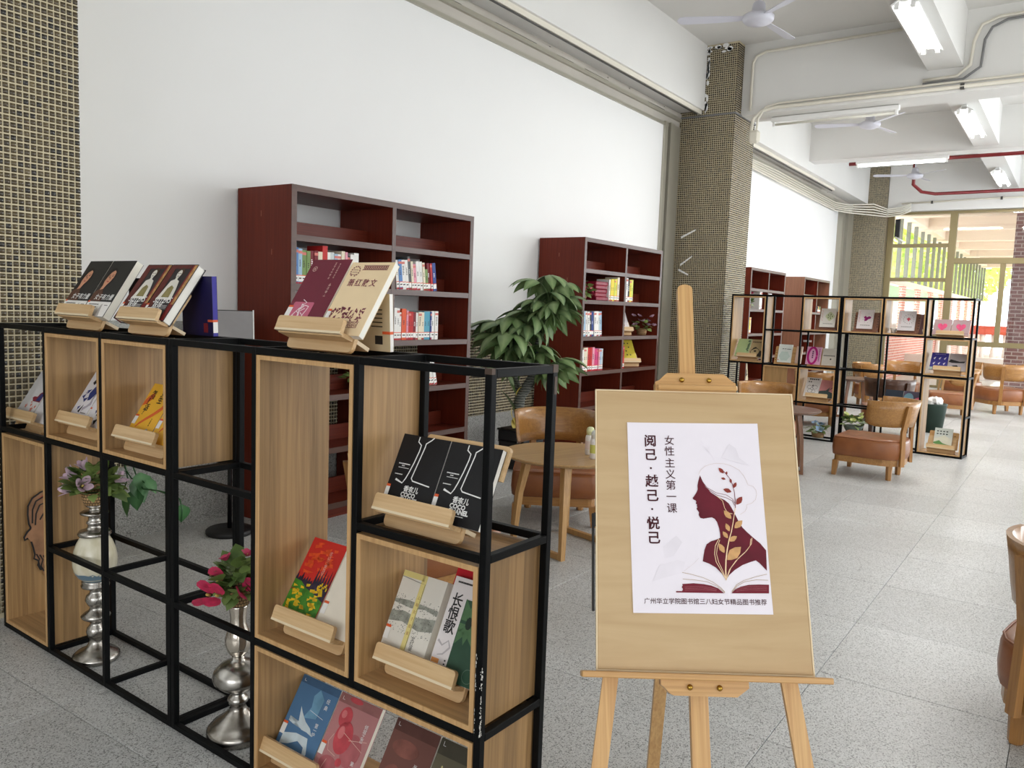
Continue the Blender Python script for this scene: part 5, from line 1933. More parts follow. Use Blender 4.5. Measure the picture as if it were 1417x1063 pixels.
def chair_parts(wood_m, leg_m, leather):
    P = {}
    seat = MB()
    rr_ = []
    for z, ins in ((.192, .012), (.2, .002), (.26, -.004), (.335, .0), (.356, .006), (.366, .02), (.372, .06), (.376, .12)):
        rr_.append([(x, y, z) for x, y in d_outline(.29, .275, -.325, ins)])
    loops(seat, rr_)
    P['seat_cushion'] = seat.mesh('seat_cushion', leather)
    pipe_ = MB()
    o_ = d_outline(.29, .275, -.325, .008)
    o_.append(o_[0])
    pipe_.tube([(x, y, .361) for x, y in o_], .0045, 6, caps=False)
    P['piping'] = pipe_.mesh('piping', M['piping'])
    fr_ = MB()
    loops(fr_, [[(x, y, z) for x, y in d_outline(.285, .27, -.325, .012)] for z in (.135, .192)], smooth=False)
    P['seat_frame'] = fr_.mesh('seat_frame', wood_m)
    legs = []
    for sx in (-1, 1):
        l = MB()
        a = (sx*.255, .235)
        vs = []
        for z, s, dx, dy in ((0, .017, sx*.012, .008), (.14, .026, 0, 0)):
            for p, q in ((-1, -1), (1, -1), (1, 1), (-1, 1)):
                vs.append((a[0]+dx+p*s, a[1]+dy+q*s, z))
        l.add(vs, [(3, 2, 1, 0), (4, 5, 6, 7), (0, 1, 5, 4), (1, 2, 6, 5), (2, 3, 7, 6), (3, 0, 4, 7)])
        legs.append(l.mesh('leg', leg_m))
    for sx in (-1, 1):
        l = MB().lathe([(.022, 0), (.026, .006), (.031, .14)], 6, 0, Matrix.Translation((sx*.19, -.215, 0)), smooth=False)
        legs.append(l.mesh('leg', leg_m))
    P['leg'] = legs
    # curved plywood back, flared upward
    b = MB()
    n = 22
    ph = [rad(-104+208*k/n) for k in range(n+1)]
    vi, vo = [], []
    for z, sc in ((.49, .955), (.56, .99), (.64, 1.02), (.725, 1.06)):
        for p in ph:
            zz = z
            if z < .5:
                edge = max(0, (abs(p)-rad(80))/rad(24))
                zz = z+.03*edge**2
            for lst, ro in ((vi, -.010), (vo, .010)):
                lst.append(((.278*sc+ro)*sin(p), -.065-(.285*sc+ro)*cos(p)-.10*(z-.49), zz))
    m_ = n+1
    fs = []
    N_ = len(vi)
    for r in range(3):
        for k in range(n):
            a = r*m_+k
            fs.append((a, a+1, a+m_+1, a+m_))
            fs.append((N_+a+m_, N_+a+m_+1, N_+a+1, N_+a))
    for k in range(n):
        fs.append((N_+k, N_+k+1, k+1, k))
        a = 3*m_+k
        fs.append((a, a+1, N_+a+1, N_+a))
    for r in range(3):
        for k in (0, n):
            a = r*m_+k
            q_ = (a, a+m_, N_+a+m_, N_+a)
            fs.append(q_ if k == 0 else q_[::-1])
    b.add(vi+vo, fs, 0, None, False)
    for i in range(len(b.sm)):
        b.sm[i] = i < 6*n
    P['backrest'] = b.mesh('backrest', wood_m)
    posts = []
    for s in (-1, 1):
        p_ = rad(36)*s
        q = MB()
        for z0_, z1_ in ((.137, .69),):
            vs = []
            for z in (z0_, .45, z1_):
                sc = .955+.105*max(0, (z-.49))/.235 if z > .49 else .955+.0*(z)
                rx, ry = .278*sc+.011, .285*sc+.011
                if z < .2:
                    rx, ry = .292, .287
                cx, cy = rx*sin(p_), -.065-ry*cos(p_)-.10*max(0, z-.49)
                if z < .2:
                    cy = -.065-.255*cos(p_)-.03
                t_ = Vector((cos(p_), sin(p_), 0))
                nrm = Vector((sin(p_), -cos(p_), 0))
                for aa, bb in ((-1, 0), (1, 0), (1, 1), (-1, 1)):
                    v_ = Vector((cx, cy, z))+t_*aa*.022+nrm*bb*.026
                    vs.append(tuple(v_))
            fs2 = [(3, 2, 1, 0), (8, 9, 10, 11)]
            for r in range(2):
                for k in range(4):
                    k2 = (k+1) % 4
                    fs2.append((r*4+k, r*4+k2, r*4+4+k2, r*4+4+k))
            q.add(vs, fs2)
            pin = Vector(vs[10])*.5+Vector(vs[11])*.5
        posts.append((q.mesh('back_post', leg_m), s))
    P['back_post'] = posts
    return P


_honey = chair_parts(M['chair_wood'], M['chair_leg'], M['leather'])
_backlit = chair_parts(M['backlit_chair_wood'], M['backlit_chair_leg'], M['leather'])


def chair(label, x, y, face, kind=_honey, s=1.0, group='tan leather lounge chairs'):
    """face = direction the sitter looks, degrees from +x"""
    r = empty('lounge_chair', label, 'chair', (x, y, 0), rad(face-90), group)
    r.scale = (s, s, s)
    c = link('seat_cushion', kind['seat_cushion'], r)
    link('piping', kind['piping'], c)
    link('seat_frame', kind['seat_frame'], r)
    for m in kind['leg']:
        link('leg', m, r)
    link('backrest', kind['backrest'], r)
    for m, sgn in kind['back_post']:
        link('back_post', m, r)
    return r


chair('tan leather lounge chair with round wooden back, in front of the far display rack', 8.105, 1.535, 88)
chair('tan leather lounge chair cut off by the right edge, nearest the viewer', 3.40, -.165, -14)
chair('tan leather lounge chair facing the round oak table, its wide back behind the table', 4.74, 2.92, 212)
chair('tan leather lounge chair right behind the near display rack, facing the oak table', 2.98, 2.58, -8)
chair('lounge chair behind the easel top, at the dark small table before the far rack', 8.62, 2.70, 205)
chair('lounge chair behind the far display rack, seen through its lower middle box', 11.45, 2.92, 20)
chair('lounge chair coloured dark for backlight, behind the far rack, its back to the viewer', 11.15, 1.95, 15, _backlit)
chair('lounge chair farthest back by the end window, seen through the right far rack', 14.6, 2.75, -60)
chair('lounge chair beyond the backlit one, half hidden by the right far rack', 15.7, 2.55, 180)
chair('lounge chair at the right edge before the end window, back to the viewer', 15.45, 1.02, 35, s=1.12)
chair('lounge chair close to the end window, behind the sunlit one', 17.2, 1.75, 170)
chair('lounge chair seen through the tall right box of the far rack', 14.2, 1.62, 100)


# ------------------------------------------------------------------ tables
def table(name, label, x, y, rz, R_, zt, top_m, leg_m, th=.024, group='round coffee tables'):
    t = empty(name, label, 'table', (x, y, 0), rz, group)
    MB().lathe([(R_*.93, zt-th), (R_*.985, zt-th*.55), (R_, zt-th*.2), (R_-.003, zt), (0, zt)], 48, 0, None, False).build('table_top', top_m, t)
    s = R_*.62
    f = R_*.78
    for i, sx in enumerate((-1, 1)):
        q = MB()
        # U-shaped frame: two tapering legs joined by a floor bar
        for sy in (-1, 1):
            l = MB()
            vs = []
            for z, px, py, w in ((.0, sx*f*.72, sy*f*.72, .016), (zt*.55, sx*(f*.35+s*.38), sy*(f*.35+s*.38), .02), (zt-th, sx*s*.68, sy*s*.68, .025)):
                for a, b in ((-1, -1), (1, -1), (1, 1), (-1, 1)):
                    vs.append((px+a*w, py+b*w*.8, z))
            fs = [(3, 2, 1, 0), (8, 9, 10, 11)]
            for r in range(2):
                for k in range(4):
                    k2 = (k+1) % 4
                    fs.append((r*4+k, r*4+k2, r*4+4+k2, r*4+4+k))
            l.add(vs, fs)
            l.build('leg', leg_m, t)
        MB().bbox(sx*f*.72-.016, sx*f*.72+.016, -f*.72, f*.72, 0, .034, .003).build('floor_bar', leg_m, t)
    MB().bbox(-s*.66, s*.66, -.02, .02, zt-th-.03, zt-th, .003).build('top_brace', leg_m, t)
    return t


table('round_table', 'round oak coffee table between the display rack and the easel', 4.19, 2.5, rad(-15.6), .395, .575, M['table_wood'], M['table_leg'])
table('round_table', 'small dark walnut round table right of the easel board', 7.72, 2.27, rad(20), .36, .585, M['walnut_top'], M['walnut_leg'])
table('round_table', 'dark round table behind the far display rack', 12.42, 2.62, rad(30), .34, .60, M['walnut_top'], M['walnut_leg'])
table('round_table', 'round table among the chairs near the end window', 15.95, 1.75, rad(15), .4, .66, M['table_wood'], M['table_leg'])
# bottles on the oak table
def bottle(label, x, y, z, cap, tint):
    b = empty('bottle', label, 'bottle', (x, y, z), 0, 'white bottles on the oak table')
    MB().lathe([(0, 0), (.026, 0), (.029, .006), (.029, .1), (.026, .115), (.018, .122), (0, .122)], 20).build('body', printed(236, 232, 228, .35), b)
    MB().lathe([(0, .122), (.023, .122), (.024, .15), (.02, .163), (.01, .169), (0, .169)], 18).build('cap', cap, b)
    MB().lathe([(.0293, .035), (.0293, .085)], 20, caps=False).build('print_band', tint, b)


bottle('white bottle with yellow-green band on the oak table, nearer the easel', 4.15, 2.29, .575, printed(226, 228, 222, .35), printed(206, 206, 110))
bottle('white and pink bottle on the oak table, behind the yellow-green banded one', 4.25, 2.38, .575, printed(222, 226, 178, .35), printed(232, 214, 210))

# slim sign stand with a grey tilted panel behind the rack
sg = empty('sign_stand', 'black round-based floor stand with a tilted grey panel behind the rack', 'stand', (3.015, 4.19, 0))
MB().lathe([(0, 0), (.135, 0), (.14, .006), (.14, .024), (.132, .032), (0, .034)], 32).build('base', M['black'], sg)
MB().tube([(0, 0, .03), (0, 0, 1.19)], .014, 10).build('pole', M['black_gloss'], sg)
pm2 = frame_M((-.0, .02, 1.275), Vector((.82, -.57, 0)), Vector((.25, .36, .9)).normalized(), Vector((.82, -.57, 0)).cross(Vector((.25, .36, .9)).normalized()))
MB().bbox(-.15, .15, -.105, .105, -.008, .002, .004, 0, pm2).build('panel_frame', M['black'], sg)
MB().box(-.142, .142, -.097, .097, .002, .0035, 0, pm2).build('panel_sheet', printed(150, 148, 150, .4), sg)
MB().box(.1425, .150, -.105, .105, .002, .006, 0, pm2).build('bright_edge', M['fixture'], sg)

# small desk with a dark machine at the far right
dk = empty('side_desk', 'red topped small desk at the far right before the end window', 'desk', (17.6, .35, 0))
MB().bbox(-.3, .3, -.4, .4, .70, .73, .004).build('desk_top', M['redpipe'], dk)
for sx in (-.26, .26):
    for sy in (-.36, .36):
        MB().box(sx-.015, sx+.015, sy-.015, sy+.015, 0, .70).build('leg', M['black'], dk)
mc = MB().bbox(-.2, .2, -.22, .22, 0, .16, .02).bbox(-.14, .14, -.16, .16, .16, .27, .02)
o = mc.build('printer', M['black'])
o.location = (17.6, .38, .73)
tag(o, 'black printer on the red topped desk at the far right', 'printer')
# bin
bn = empty('waste_bin', 'dark green waste bin behind the far rack beside the backlit chair', 'bin', (11.9, 1.55, 0))
MB().lathe([(0, 0), (.15, 0), (.19, .36), (.195, .38), (.18, .38), (.145, .03), (0, .02)], 20).build('bin_body', printed(40, 56, 48), bn)
rr = random.Random(3)
for k in range(6):
    cx, cy = rr.uniform(-.09, .09), rr.uniform(-.09, .09)
    MB().lathe([(0, -.04), (.05, -.02), (.06, .02), (.03, .05), (0, .055)], 7, 0, Matrix.Translation((cx, cy, .38+rr.uniform(0, .04))) @ Matrix.Rotation(rr.random()*3, 4, 'X'), False).build('crumpled_paper', M['label_w'], bn)
# ------------------------------------------------------------------ red mahogany bookcases
SH = [1.845, 1.543, 1.18, .83, .477, .10]      # shelf tops
HB = 2.145


def bookcase(label, x0, x1, yf, yb, side='mahogany', group='dark red bookcases along the side wall', plinth=True):
    r = empty('bookcase', label, 'bookcase', (x0, yf, 0), 0, group)
    w, d = x1-x0, yb-yf
    th = .04
    mid = w/2
    for a, b, nm in ((0, th, 'side_panel'), (w-th, w, 'side_panel')):
        MB().box(a, b, .004, d, 0, HB).build(nm, M[side], r)
        MB().box(a, b, 0, .004, 0, HB).build('front_edge', M['mahogany_edge'], r)
    MB().box(mid-.018, mid+.018, .004, d, .06, HB-th).build('partition', M['mahogany'], r)
    MB().box(mid-.018, mid+.018, 0, .004, .06, HB-th).build('front_edge', M['mahogany_edge'], r)
    MB().box(th, w-th, .004, d, HB-th, HB).build('top_panel', M['mahogany_x'], r)
    MB().box(th, w-th, 0, .004, HB-th, HB).build('front_edge', M['mahogany_edge'], r)
    for i, z in enumerate(SH):
        for a, b in ((th, mid-.018), (mid+.018, w-th)):
            s = MB().box(a, b, .006, d-.01, z-.036, z).build('shelf', M['mahogany_x'], r)
            MB().box(a, b, .001, .006, z-.038, z+.0).build('front_edge', M['mahogany_edge'], s)
            MB().box(a, b, d*.48, d*.48+.018, z, z+.105).build('backstop', M['mahogany_x'], s)
    MB().box(th, w-th, .02, .04, 0, SH[-1]-.036).build('plinth', M['mahogany_x'], r)
    for zz, yy in ((1.96, d*.55), (1.72, d*.35)):
        MB().box(-.0006, .0, yy, yy+.004, zz, zz+.035).build('scratch', printed(170, 110, 90), r)
    return r


YBF = 3.99
bc1 = bookcase('large dark red bookcase nearest the viewer, open backed with empty top shelf', 3.305, 5.105, YBF, 4.515)
bc2 = bookcase('second dark red bookcase along the wall, behind the broad leaved potted plant', 6.855, 8.62, YBF, 4.515)
bc3 = bookcase('third dark red bookcase, just past the mosaic pillar', 11.66, 13.32, YBF, 4.5)
bc4 = bookcase('last bookcase along the wall, with a lighter brown side', 14.42, 16.12, YBF, 4.515, side='walnut_side')

ORD = ['first', 'second', 'third', 'fourth', 'fifth', 'sixth', 'seventh', 'eighth', 'ninth', 'tenth', 'eleventh', 'twelfth', 'thirteenth', 'fourteenth', 'fifteenth', 'sixteenth', 'seventeenth']
CN = {'w': ((232, 230, 226), 'white'), 'c': ((226, 214, 190), 'cream'), 'b': ((92, 134, 190), 'blue'), 'lb': ((160, 190, 214), 'pale blue'), 'g': ((120, 146, 88), 'green'), 'r': ((190, 44, 44), 'red'),
      'o': ((220, 92, 56), 'orange red'), 'm': ((120, 34, 44), 'maroon'), 'k': ((40, 40, 46), 'black'), 'dg': ((92, 96, 98), 'dark grey'), 'p': ((222, 150, 168), 'pink'), 'mg': ((202, 66, 118), 'magenta'),
      'y': ((226, 206, 70), 'yellow'), 'lg': ((200, 208, 206), 'pale grey'), 't': ((166, 130, 104), 'tan'), 'te': ((86, 160, 184), 'teal blue'), 'n': ((52, 74, 140), 'navy'), 'yg': ((204, 212, 96), 'yellow green'), 'pu': ((84, 62, 92), 'purple')}
_bk = {}


def shelf_book_mesh(key, th, h, d, seed):
    k = (key, th, h, seed)
    if k in _bk:
        return _bk[k]
    m = MB()
    e = .0012
    m.box(0, e, 0, d, 0, h, 0).box(th-e, th, 0, d, 0, h, 0).box(e, th-e, 0, e, 0, h, 0)
    m.box(e, th-e, e, d-.002, .002, h-.003, 1)
    # printed spine: shelf label, orange rule, red foot, title strokes
    z = -.0006
    m.box(.0008, th-.0008, z, 0, .018, .052, 2)
    m.box(.0008, th-.0008, z, 0, .052, .057, 3)
    r = random.Random(seed)
    if r.random() < .7:
        m.box(.0006, th-.0006, z, 0, .001, .013, 4)
    m.box(th*.2, th*.8, z-.0003, z, .032, .040, 5)
    zz = h*.5
    for q in range(r.randint(3, 6)):
        m.box(th*.3, th*.3+th*.4*r.uniform(.6, 1), z, 0, zz, zz+.006, 5)
        zz += .0115
        if zz > h*.92:
            break
    if r.random() < .4:
        m.box(.0006, th-.0006, z+.0002, 0, h*.86, h*.94, 6)
    _bk[k] = m.mesh('book', [printed(*CN[key][0]), M['page'], M['label_w'], M['label_o'], printed(168, 34, 40), printed(60, 50, 52) if key not in ('k', 'dg', 'm', 'n', 'pu') else M['white_ink'], printed(210, 120, 110)])
    return _bk[k]


def row(where, group, x, z, spec, yf=YBF+.035, lean=0.0, h0=.21, gap=.001, case='', rg=None):
    """spec: list of (colour key, thickness mm, height mm[, extra lean])"""
    r = rg or random.Random(int(x*100+z*1000))
    n = len(spec)
    for i, s in enumerate(spec):
        key, th, h = s[0], s[1]/1000, s[2]/1000
        ln = rad(lean+(s[3] if len(s) > 3 else 0))
        me = shelf_book_mesh(key, th, h, .15, r.randint(0, 5))
        o = link('book', me, None, (x, yf+r.uniform(-.004, .006), z+.0005), (0, ln, 0))
        if ln < 0:
            o.location.z += 0.0
            x += th/cos(ln)+gap
        else:
            o.location.z += th*sin(ln)
            x += th/cos(ln)+gap
        tag(o, '%s book, %s from left, %s' % (CN[key][1], ORD[i], where), 'book', group)
    return x


NB = 'of the near big bookcase'
# the tops of this row lean slightly to the left
row('second shelf of nearest bookcase, right bay', 'books in the nearest bookcase', 4.285, SH[1],
    [('w', 28, 208), ('b', 34, 212), ('w', 36, 212), ('w', 30, 214), ('dg', 26, 240), ('c', 24, 208), ('p', 30, 190), ('w', 34, 212), ('w', 30, 212), ('c', 24, 206), ('g', 28, 160), ('m', 30, 206), ('r', 22, 206), ('n', 36, 210)], lean=-7)
row('third shelf of nearest bookcase, right bay', 'books in the nearest bookcase', 4.228, SH[2],
    [('t', 28, 236), ('w', 30, 232), ('w', 30, 228), ('w', 22, 200), ('o', 46, 226), ('p', 20, 214), ('r', 28, 206), ('r', 24, 206), ('m', 28, 204), ('w', 22, 200), ('c', 36, 206), ('c', 28, 204), ('te', 36, 210), ('te', 30, 210), ('n', 16, 208), ('w', 36, 214), ('w', 36, 214)])
row('second shelf of nearest bookcase, left bay', 'books in the nearest bookcase', 3.352, SH[1],
    [('b', 36, 226), ('lb', 30, 220), ('g', 36, 212), ('g', 28, 210), ('m', 30, 214), ('m', 30, 216), ('c', 34, 212), ('r', 42, 252), ('w', 26, 214), ('lg', 30, 216), ('lb', 28, 208), ('w', 34, 208), ('c', 30, 230), ('p', 20, 226), ('k', 26, 206), ('w', 36, 214), ('w', 40, 226)])
row('fourth shelf of nearest bookcase, right bay', 'books in the nearest bookcase', 4.60, SH[3], [('c', 26, 208), ('w', 24, 206), ('c', 30, 206), ('w', 34, 208), ('w', 30, 205)], lean=-14)
row('third shelf of nearest bookcase, left bay', 'books in the nearest bookcase', 4.08, SH[2], [('r', 30, 215), ('w', 26, 214)])
# second bookcase: left bay starts 6.895, right bay 7.756
G2 = 'books in the second bookcase'
row('right of the crimson pile in second bookcase', G2, 7.44, SH[1], [('w', 26, 222), ('y', 40, 226), ('y', 40, 228), ('yg', 30, 228), ('y', 34, 232), ('c', 44, 252)], yf=YBF+.03)
row('second shelf of second bookcase, right bay', G2, 7.765, SH[1], [('c', 44, 262), ('w', 44, 256), ('k', 40, 236), ('y', 40, 240), ('yg', 46, 242)], yf=YBF+.03)
row('third shelf of second bookcase, left bay', G2, 6.90, SH[2], [('pu', 40, 218), ('lb', 56, 248), ('w', 30, 250), ('w', 42, 246), ('k', 46, 250), ('n', 40, 248), ('w', 46, 250), ('w', 48, 252), ('lg', 26, 250), ('lb', 40, 252)], lean=-5, yf=YBF+.03)
row('fourth shelf of second bookcase, left bay', G2, 6.90, SH[3], [('k', 30, 190), ('w', 40, 220), ('c', 56, 236), ('c', 30, 238), ('r', 46, 236), ('r', 40, 240), ('p', 44, 240), ('mg', 46, 226), ('mg', 30, 226), ('p', 30, 224), ('lb', 44, 224), ('lg', 26, 222)], yf=YBF+.03)
row('fourth shelf of second bookcase, right bay', G2, 7.762, SH[3], [('k', 34, 236), ('r', 44, 240)], yf=YBF+.03)
# crimson pile of wrapped books lying flat
for k in range(5):
    m = MB().bbox(0, .25-.012*(k % 2), 0, .17, 0, .038, .006)
    o = m.build('book', printed(132, 26, 48, .35, .2, 20))
    o.location = (7.19-.01*(k % 2), YBF+.04+.006*(k % 3), SH[1]+.0005+k*.0385)
    tag(o, 'crimson wrapped book, %s from the bottom of its pile' % ORD[k], 'book', 'crimson wrapped books')
# third and fourth bookcases, seen through and over the far rack
G3 = 'books in the third bookcase'
row('second shelf of third bookcase, right bay', G3, 12.56, SH[1], [('k', 40, 200), ('w', 60, 250), ('w', 60, 250), ('w', 56, 252), ('lg', 40, 240), ('w', 30, 230)])
row('third shelf of third bookcase, left bay', G3, 11.72, SH[2], [('r', 50, 220), ('o', 44, 236), ('y', 44, 236), ('c', 30, 236)])
row('second shelf of third bookcase, left bay', G3, 12.2, SH[1], [('w', 60, 270), ('w', 50, 268)])
row('fourth shelf of third bookcase, left bay', G3, 12.0, SH[3], [('k', 40, 200), ('n', 50, 210), ('lg', 44, 216)])
G4 = 'books in the last bookcase'
row('second shelf of last bookcase, left bay', G4, 14.95, SH[1], [('lg', 40, 220), ('r', 60, 240), ('r', 50, 232), ('w', 44, 236)])
row('second shelf of last bookcase, right bay', G4, 15.5, SH[1], [('k', 50, 120), ('y', 50, 110), ('k', 44, 120), ('g', 40, 110)])
row('fourth shelf of last bookcase, left bay', G4, 14.48, SH[3], [('w', 60, 200), ('w', 60, 190)], lean=-16)
row('fourth shelf of last bookcase, right bay', G4, 15.3, SH[3], [('w', 70, 210), ('c', 60, 200)], lean=-16)
# framed grey picture and a tulip jar in the third bookcase
pf_ = empty('framed_picture', 'grey framed picture leaning on the second shelf of the third bookcase', 'picture', (11.93, YBF+.14, SH[1]), 0, rot=(rad(-8), 0, 0))
MB().bbox(-.15, .15, 0, .015, 0, .27, .003).build('frame', M['black'], pf_)
MB().box(-.14, .14, -.001, 0, .01, .26).build('grey_print', printed(120, 118, 116, .5, .25, 8), pf_)
# propped pale board with a bird drawing low in the third bookcase
bd = empty('bird_picture', 'cream picture panel with a dark bird, low in the third bookcase', 'picture', (11.78, YBF+.06, SH[4]), 0, rot=(rad(-6), 0, 0))
MB().box(0, .2, 0, .012, 0, .32).build('panel', printed(206, 192, 156), bd)
MB().prism([(.05, .08), (.09, .14), (.13, .2), (.17, .14), (.15, .1), (.19, .09), (.12, .06)], 0, .001, 0, frame_M((0, -.001, 0), (1, 0, 0), (0, 0, 1), (0, -1, 0))).build('bird_print', M['ink'], bd)


# ------------------------------------------------------------------ book stands and books inside the bookcases (front toward -y)
def case_stand(label, x, z, w=.26):
    OB = Vector((x, YBF+.03, 0))
    return OB


def case_set(stand_label, book_label, x, z, u0, u1, h, cover, art, w=.26):
    O_ = Vector((x, YBF+.02, 0))
    stand(stand_label, .06, u0-.02, u0-.02+w, z, 33, O_, rad(58), group='wooden book stands in the bookcases')
    return display_book(book_label, .06, z, u0, u1, h, 33, cover, .018, art, O=O_, rz=rad(58), group='books leaning on stands in the second bookcase')


def art_blobs(b, c, w, h):
    flat(c, 'blue_motif', [ellipse(w*.3, h*.35, w*.12, h*.08, 12), ellipse(w*.65, h*.62, w*.12, h*.08, 12)], printed(70, 120, 190), .0007)
    flat(c, 'red_motif', [ellipse(w*.32, h*.68, w*.12, h*.07, 12), ellipse(w*.66, h*.28, w*.12, h*.07, 12)], printed(206, 96, 96), .0007)


def art_yband(b, c, w, h):
    r = random.Random(3)
    flat(c, 'grey_figure', [ellipse(w*.5, h*.78, w*.1, h*.08, 14)], printed(150, 146, 120), .0007)
    flat(c, 'dark_marks', [rect(x, y, x+w*.05, y+h*.05) for x, y in [(w*(.12+.13*i), h*(.3+.17*j)) for i in range(6) for j in range(4) if (i+j) % 3 and not (2 <= i <= 3 and j == 3)]], M['ink'], .0007)


case_set('small wooden book stand on the third shelf of the second bookcase', 'white book with blue and red motifs on the third shelf of the second bookcase', 8.2, SH[2], .10, .33, .27, (236, 230, 232), art_blobs, .28)
case_set('small wooden book stand on the fourth shelf of the second bookcase', 'yellow book with dark markings on the fourth shelf of the second bookcase', 8.27, SH[3], .02, .35, .29, (214, 196, 70), art_yband, .36)


# ------------------------------------------------------------------ flowers and plants
def leaf_mesh(L, Wd, mat, droop=.25, seg=4, fold=.12, name='leaf', tip=1.0):
    """pointed leaf along +x, midrib with a fold; vein attribute on the midrib"""
    vs, fs, vein = [], [], []
    for i in range(seg+1):
        t = i/seg
        x = L*t
        wd = Wd*math.sin(PI*min(1, t**.75*.97+.03))*(1 if t < 1 else 0)
        z = -droop*L*t*t
        vs += [(x, -wd, z+fold*wd), (x, 0, z), (x, wd, z+fold*wd)]
        vein += [0, 1, 0]
    for i in range(seg):
        a = i*3
        fs += [(a, a+3, a+4, a+1), (a+1, a+4, a+5, a+2)]
    me = bpy.data.meshes.new(name)
    me.from_pydata(vs, [], fs)
    at_ = me.attributes.new('vein', 'FLOAT', 'POINT')
    at_.data.foreach_set('value', [v*.55 for v in vein])
    me.materials.append(mat)
    me.polygons.foreach_set('use_smooth', [True]*len(fs))
    return me


def petal_cup(n, L, Wd, mat, open_=.6, curl=.3, name='flower'):
    m = MB()
    for k in range(n):
        a = 2*PI*k/n
        M4 = Matrix.Rotation(a, 4, 'Z')
        pts = []
        for i in range(5):
            t = i/4
            r_ = L*(open_*t+.1)
            z = L*(math.sqrt(max(0, 1-open_**2))*t-curl*t**3*.4)
            wd = Wd*math.sin(PI*(.12+.8*t))
            for s in (-1, 0, 1):
                pts.append((r_-.0*abs(s), s*wd, z+.25*wd*abs(s)))
        fs = []
        for i in range(4):
            b = i*3
            fs += [(b, b+3, b+4, b+1), (b+1, b+4, b+5, b+2)]
        m.add(pts, fs, 0, M4, True)
    m.lathe([(0, 0), (L*.08, L*.05), (L*.06, L*.3), (0, L*.34)], 6, 1)
    return m.mesh(name, [mat, printed(214, 196, 110)])


_lf = leaf_mesh(.058, .023, M['leaf'], .3, 5)
_lf2 = leaf_mesh(.045, .02, M['leaf'], .15, 5)
_pink = printed(196, 56, 92, .5, .2, 60)
_lilac = printed(208, 180, 196, .5, .2, 50)
_fl_pink = petal_cup(2, .05, .026, _pink, .5)
_fl_lil = petal_cup(4, .058, .014, _lilac, .42, .2)
_fl_blue = petal_cup(5, .03, .012, printed(150, 176, 206, .5, .2, 50), .8)
_fl_mauve = petal_cup(6, .022, .009, printed(176, 142, 162, .5, .2, 50), .8)
_fl_rose = petal_cup(5, .03, .013, printed(190, 66, 100, .5, .2, 50), .7)
_fl_lime = petal_cup(6, .03, .014, printed(206, 214, 140, .5, .2, 50), .7)


def bouquet(label, loc, R_, H, nleaf, flowers, basket=(.042, .05, .05), seed=1, scale=1.0, group=None, name='flower_basket', vessel=None, leafs=(_lf, _lf2)):
    r = empty(name, label, 'flowers', loc, 0, group)
    r0, r1, hb = basket
    if vessel is None:
        MB().lathe([(0, 0), (r0, 0), ((r0+r1)/2*1.06, hb*.5), (r1, hb), (r1*.9, hb), (r0*.8, .008)], 24).build('basket', M['wicker'], r)
        MB().tube([(r1*cos(2*PI*k/24), r1*sin(2*PI*k/24), hb) for k in range(25)], hb*.07, 6, caps=False).build('basket_rim', M['wicker'], r)
    else:
        vessel(r)
    MB().lathe([(0, hb*.86), (r1*.92, hb*.84)], 16, caps=False).build('moss', M['leaf_dark'], r)
    g = random.Random(seed)
    for k in range(nleaf):
        a = g.random()*2*PI
        el = math.acos(1-g.random()*1.12)
        d = Vector((sin(el)*cos(a)*R_, sin(el)*sin(a)*R_, cos(el)*H))
        p = Vector((0, 0, hb*1.1))+d*g.uniform(.35, .78)
        if p.z < hb*.7:
            p.z = hb*.7
        o = link('leaf', leafs[k % 2], r, p)
        o.rotation_euler = (g.uniform(-.6, .6), g.uniform(-.7, .5)-(PI/2-el)*.45, a+g.uniform(-.6, .6))
        s = g.uniform(.75, 1.25)*scale
        o.scale = (s, s, s)
    for me, p, rot, s in flowers:
        o = link('flower', me, r, p, rot)
        o.scale = (s, s, s)
    return r


# silver stand with cream globe, basket of lilac flowers on top
V1 = Vector((1.612, 3.095, 0))
vs1 = empty('vase_stand', 'tall silver turned stand with a cream and blue glazed globe, inside the left rack', 'vase', V1)
MB().lathe([(0, 0), (.082, 0), (.088, .008), (.086, .02), (.07, .034), (.045, .046), (.034, .056), (.026, .07), (.024, .084), (.032, .1), (.036, .115), (.032, .13), (.022, .142), (.02, .15), (.03, .158), (.05, .17), (.054, .178), (.042, .19), (.026, .2), (.02, .212), (.03, .225), (.038, .242), (.034, .26), (.022, .27), (.02, .28), (.03, .288), (.05, .296), (.052, .303), (.047, .31), (.05, .318), (.046, .326), (0, .326)], 32).build('turned_base', M['silver'], vs1)
MB().lathe([(.04, .322), (.058, .335), (.074, .36), (.08, .385), (.0805, .41), (.076, .44), (.066, .47), (.052, .497), (.046, .505)], 32).build('cream_globe', M['cream'], vs1)
bd_ = MB()
vv, ff = [], []
for k in range(32):
    a = 2*PI*k/32
    zt = .352+.014*abs(sin(k*1.7))
    for z in (.323, .338, zt):
        rr0 = np.interp(z, [.322, .335, .36, .385], [.04, .058, .074, .08])+.0012
        vv.append((rr0*cos(a), rr0*sin(a), z))
for k in range(32):
    k2 = (k+1) % 32
    for i in range(2):
        ff.append((k*3+i, k2*3+i, k2*3+i+1, k*3+i+1))
bd_.add(vv, ff, 0, None, True)
bd_.build('blue_glaze_band', M['blue_glaze'], vs1)
MB().lathe([(.0, .5), (.058, .503), (.062, .51), (.056, .52), (.034, .527), (.026, .535), (.024, .545), (.03, .552), (.028, .558), (.022, .563), (.022, .575), (.028, .582), (.05, .588), (.052, .593), (.045, .598), (.02, .602), (.018, .612), (.03, .618), (.032, .624), (0, .624)], 32).build('turned_top', M['silver'], vs1)
g_ = random.Random(5)
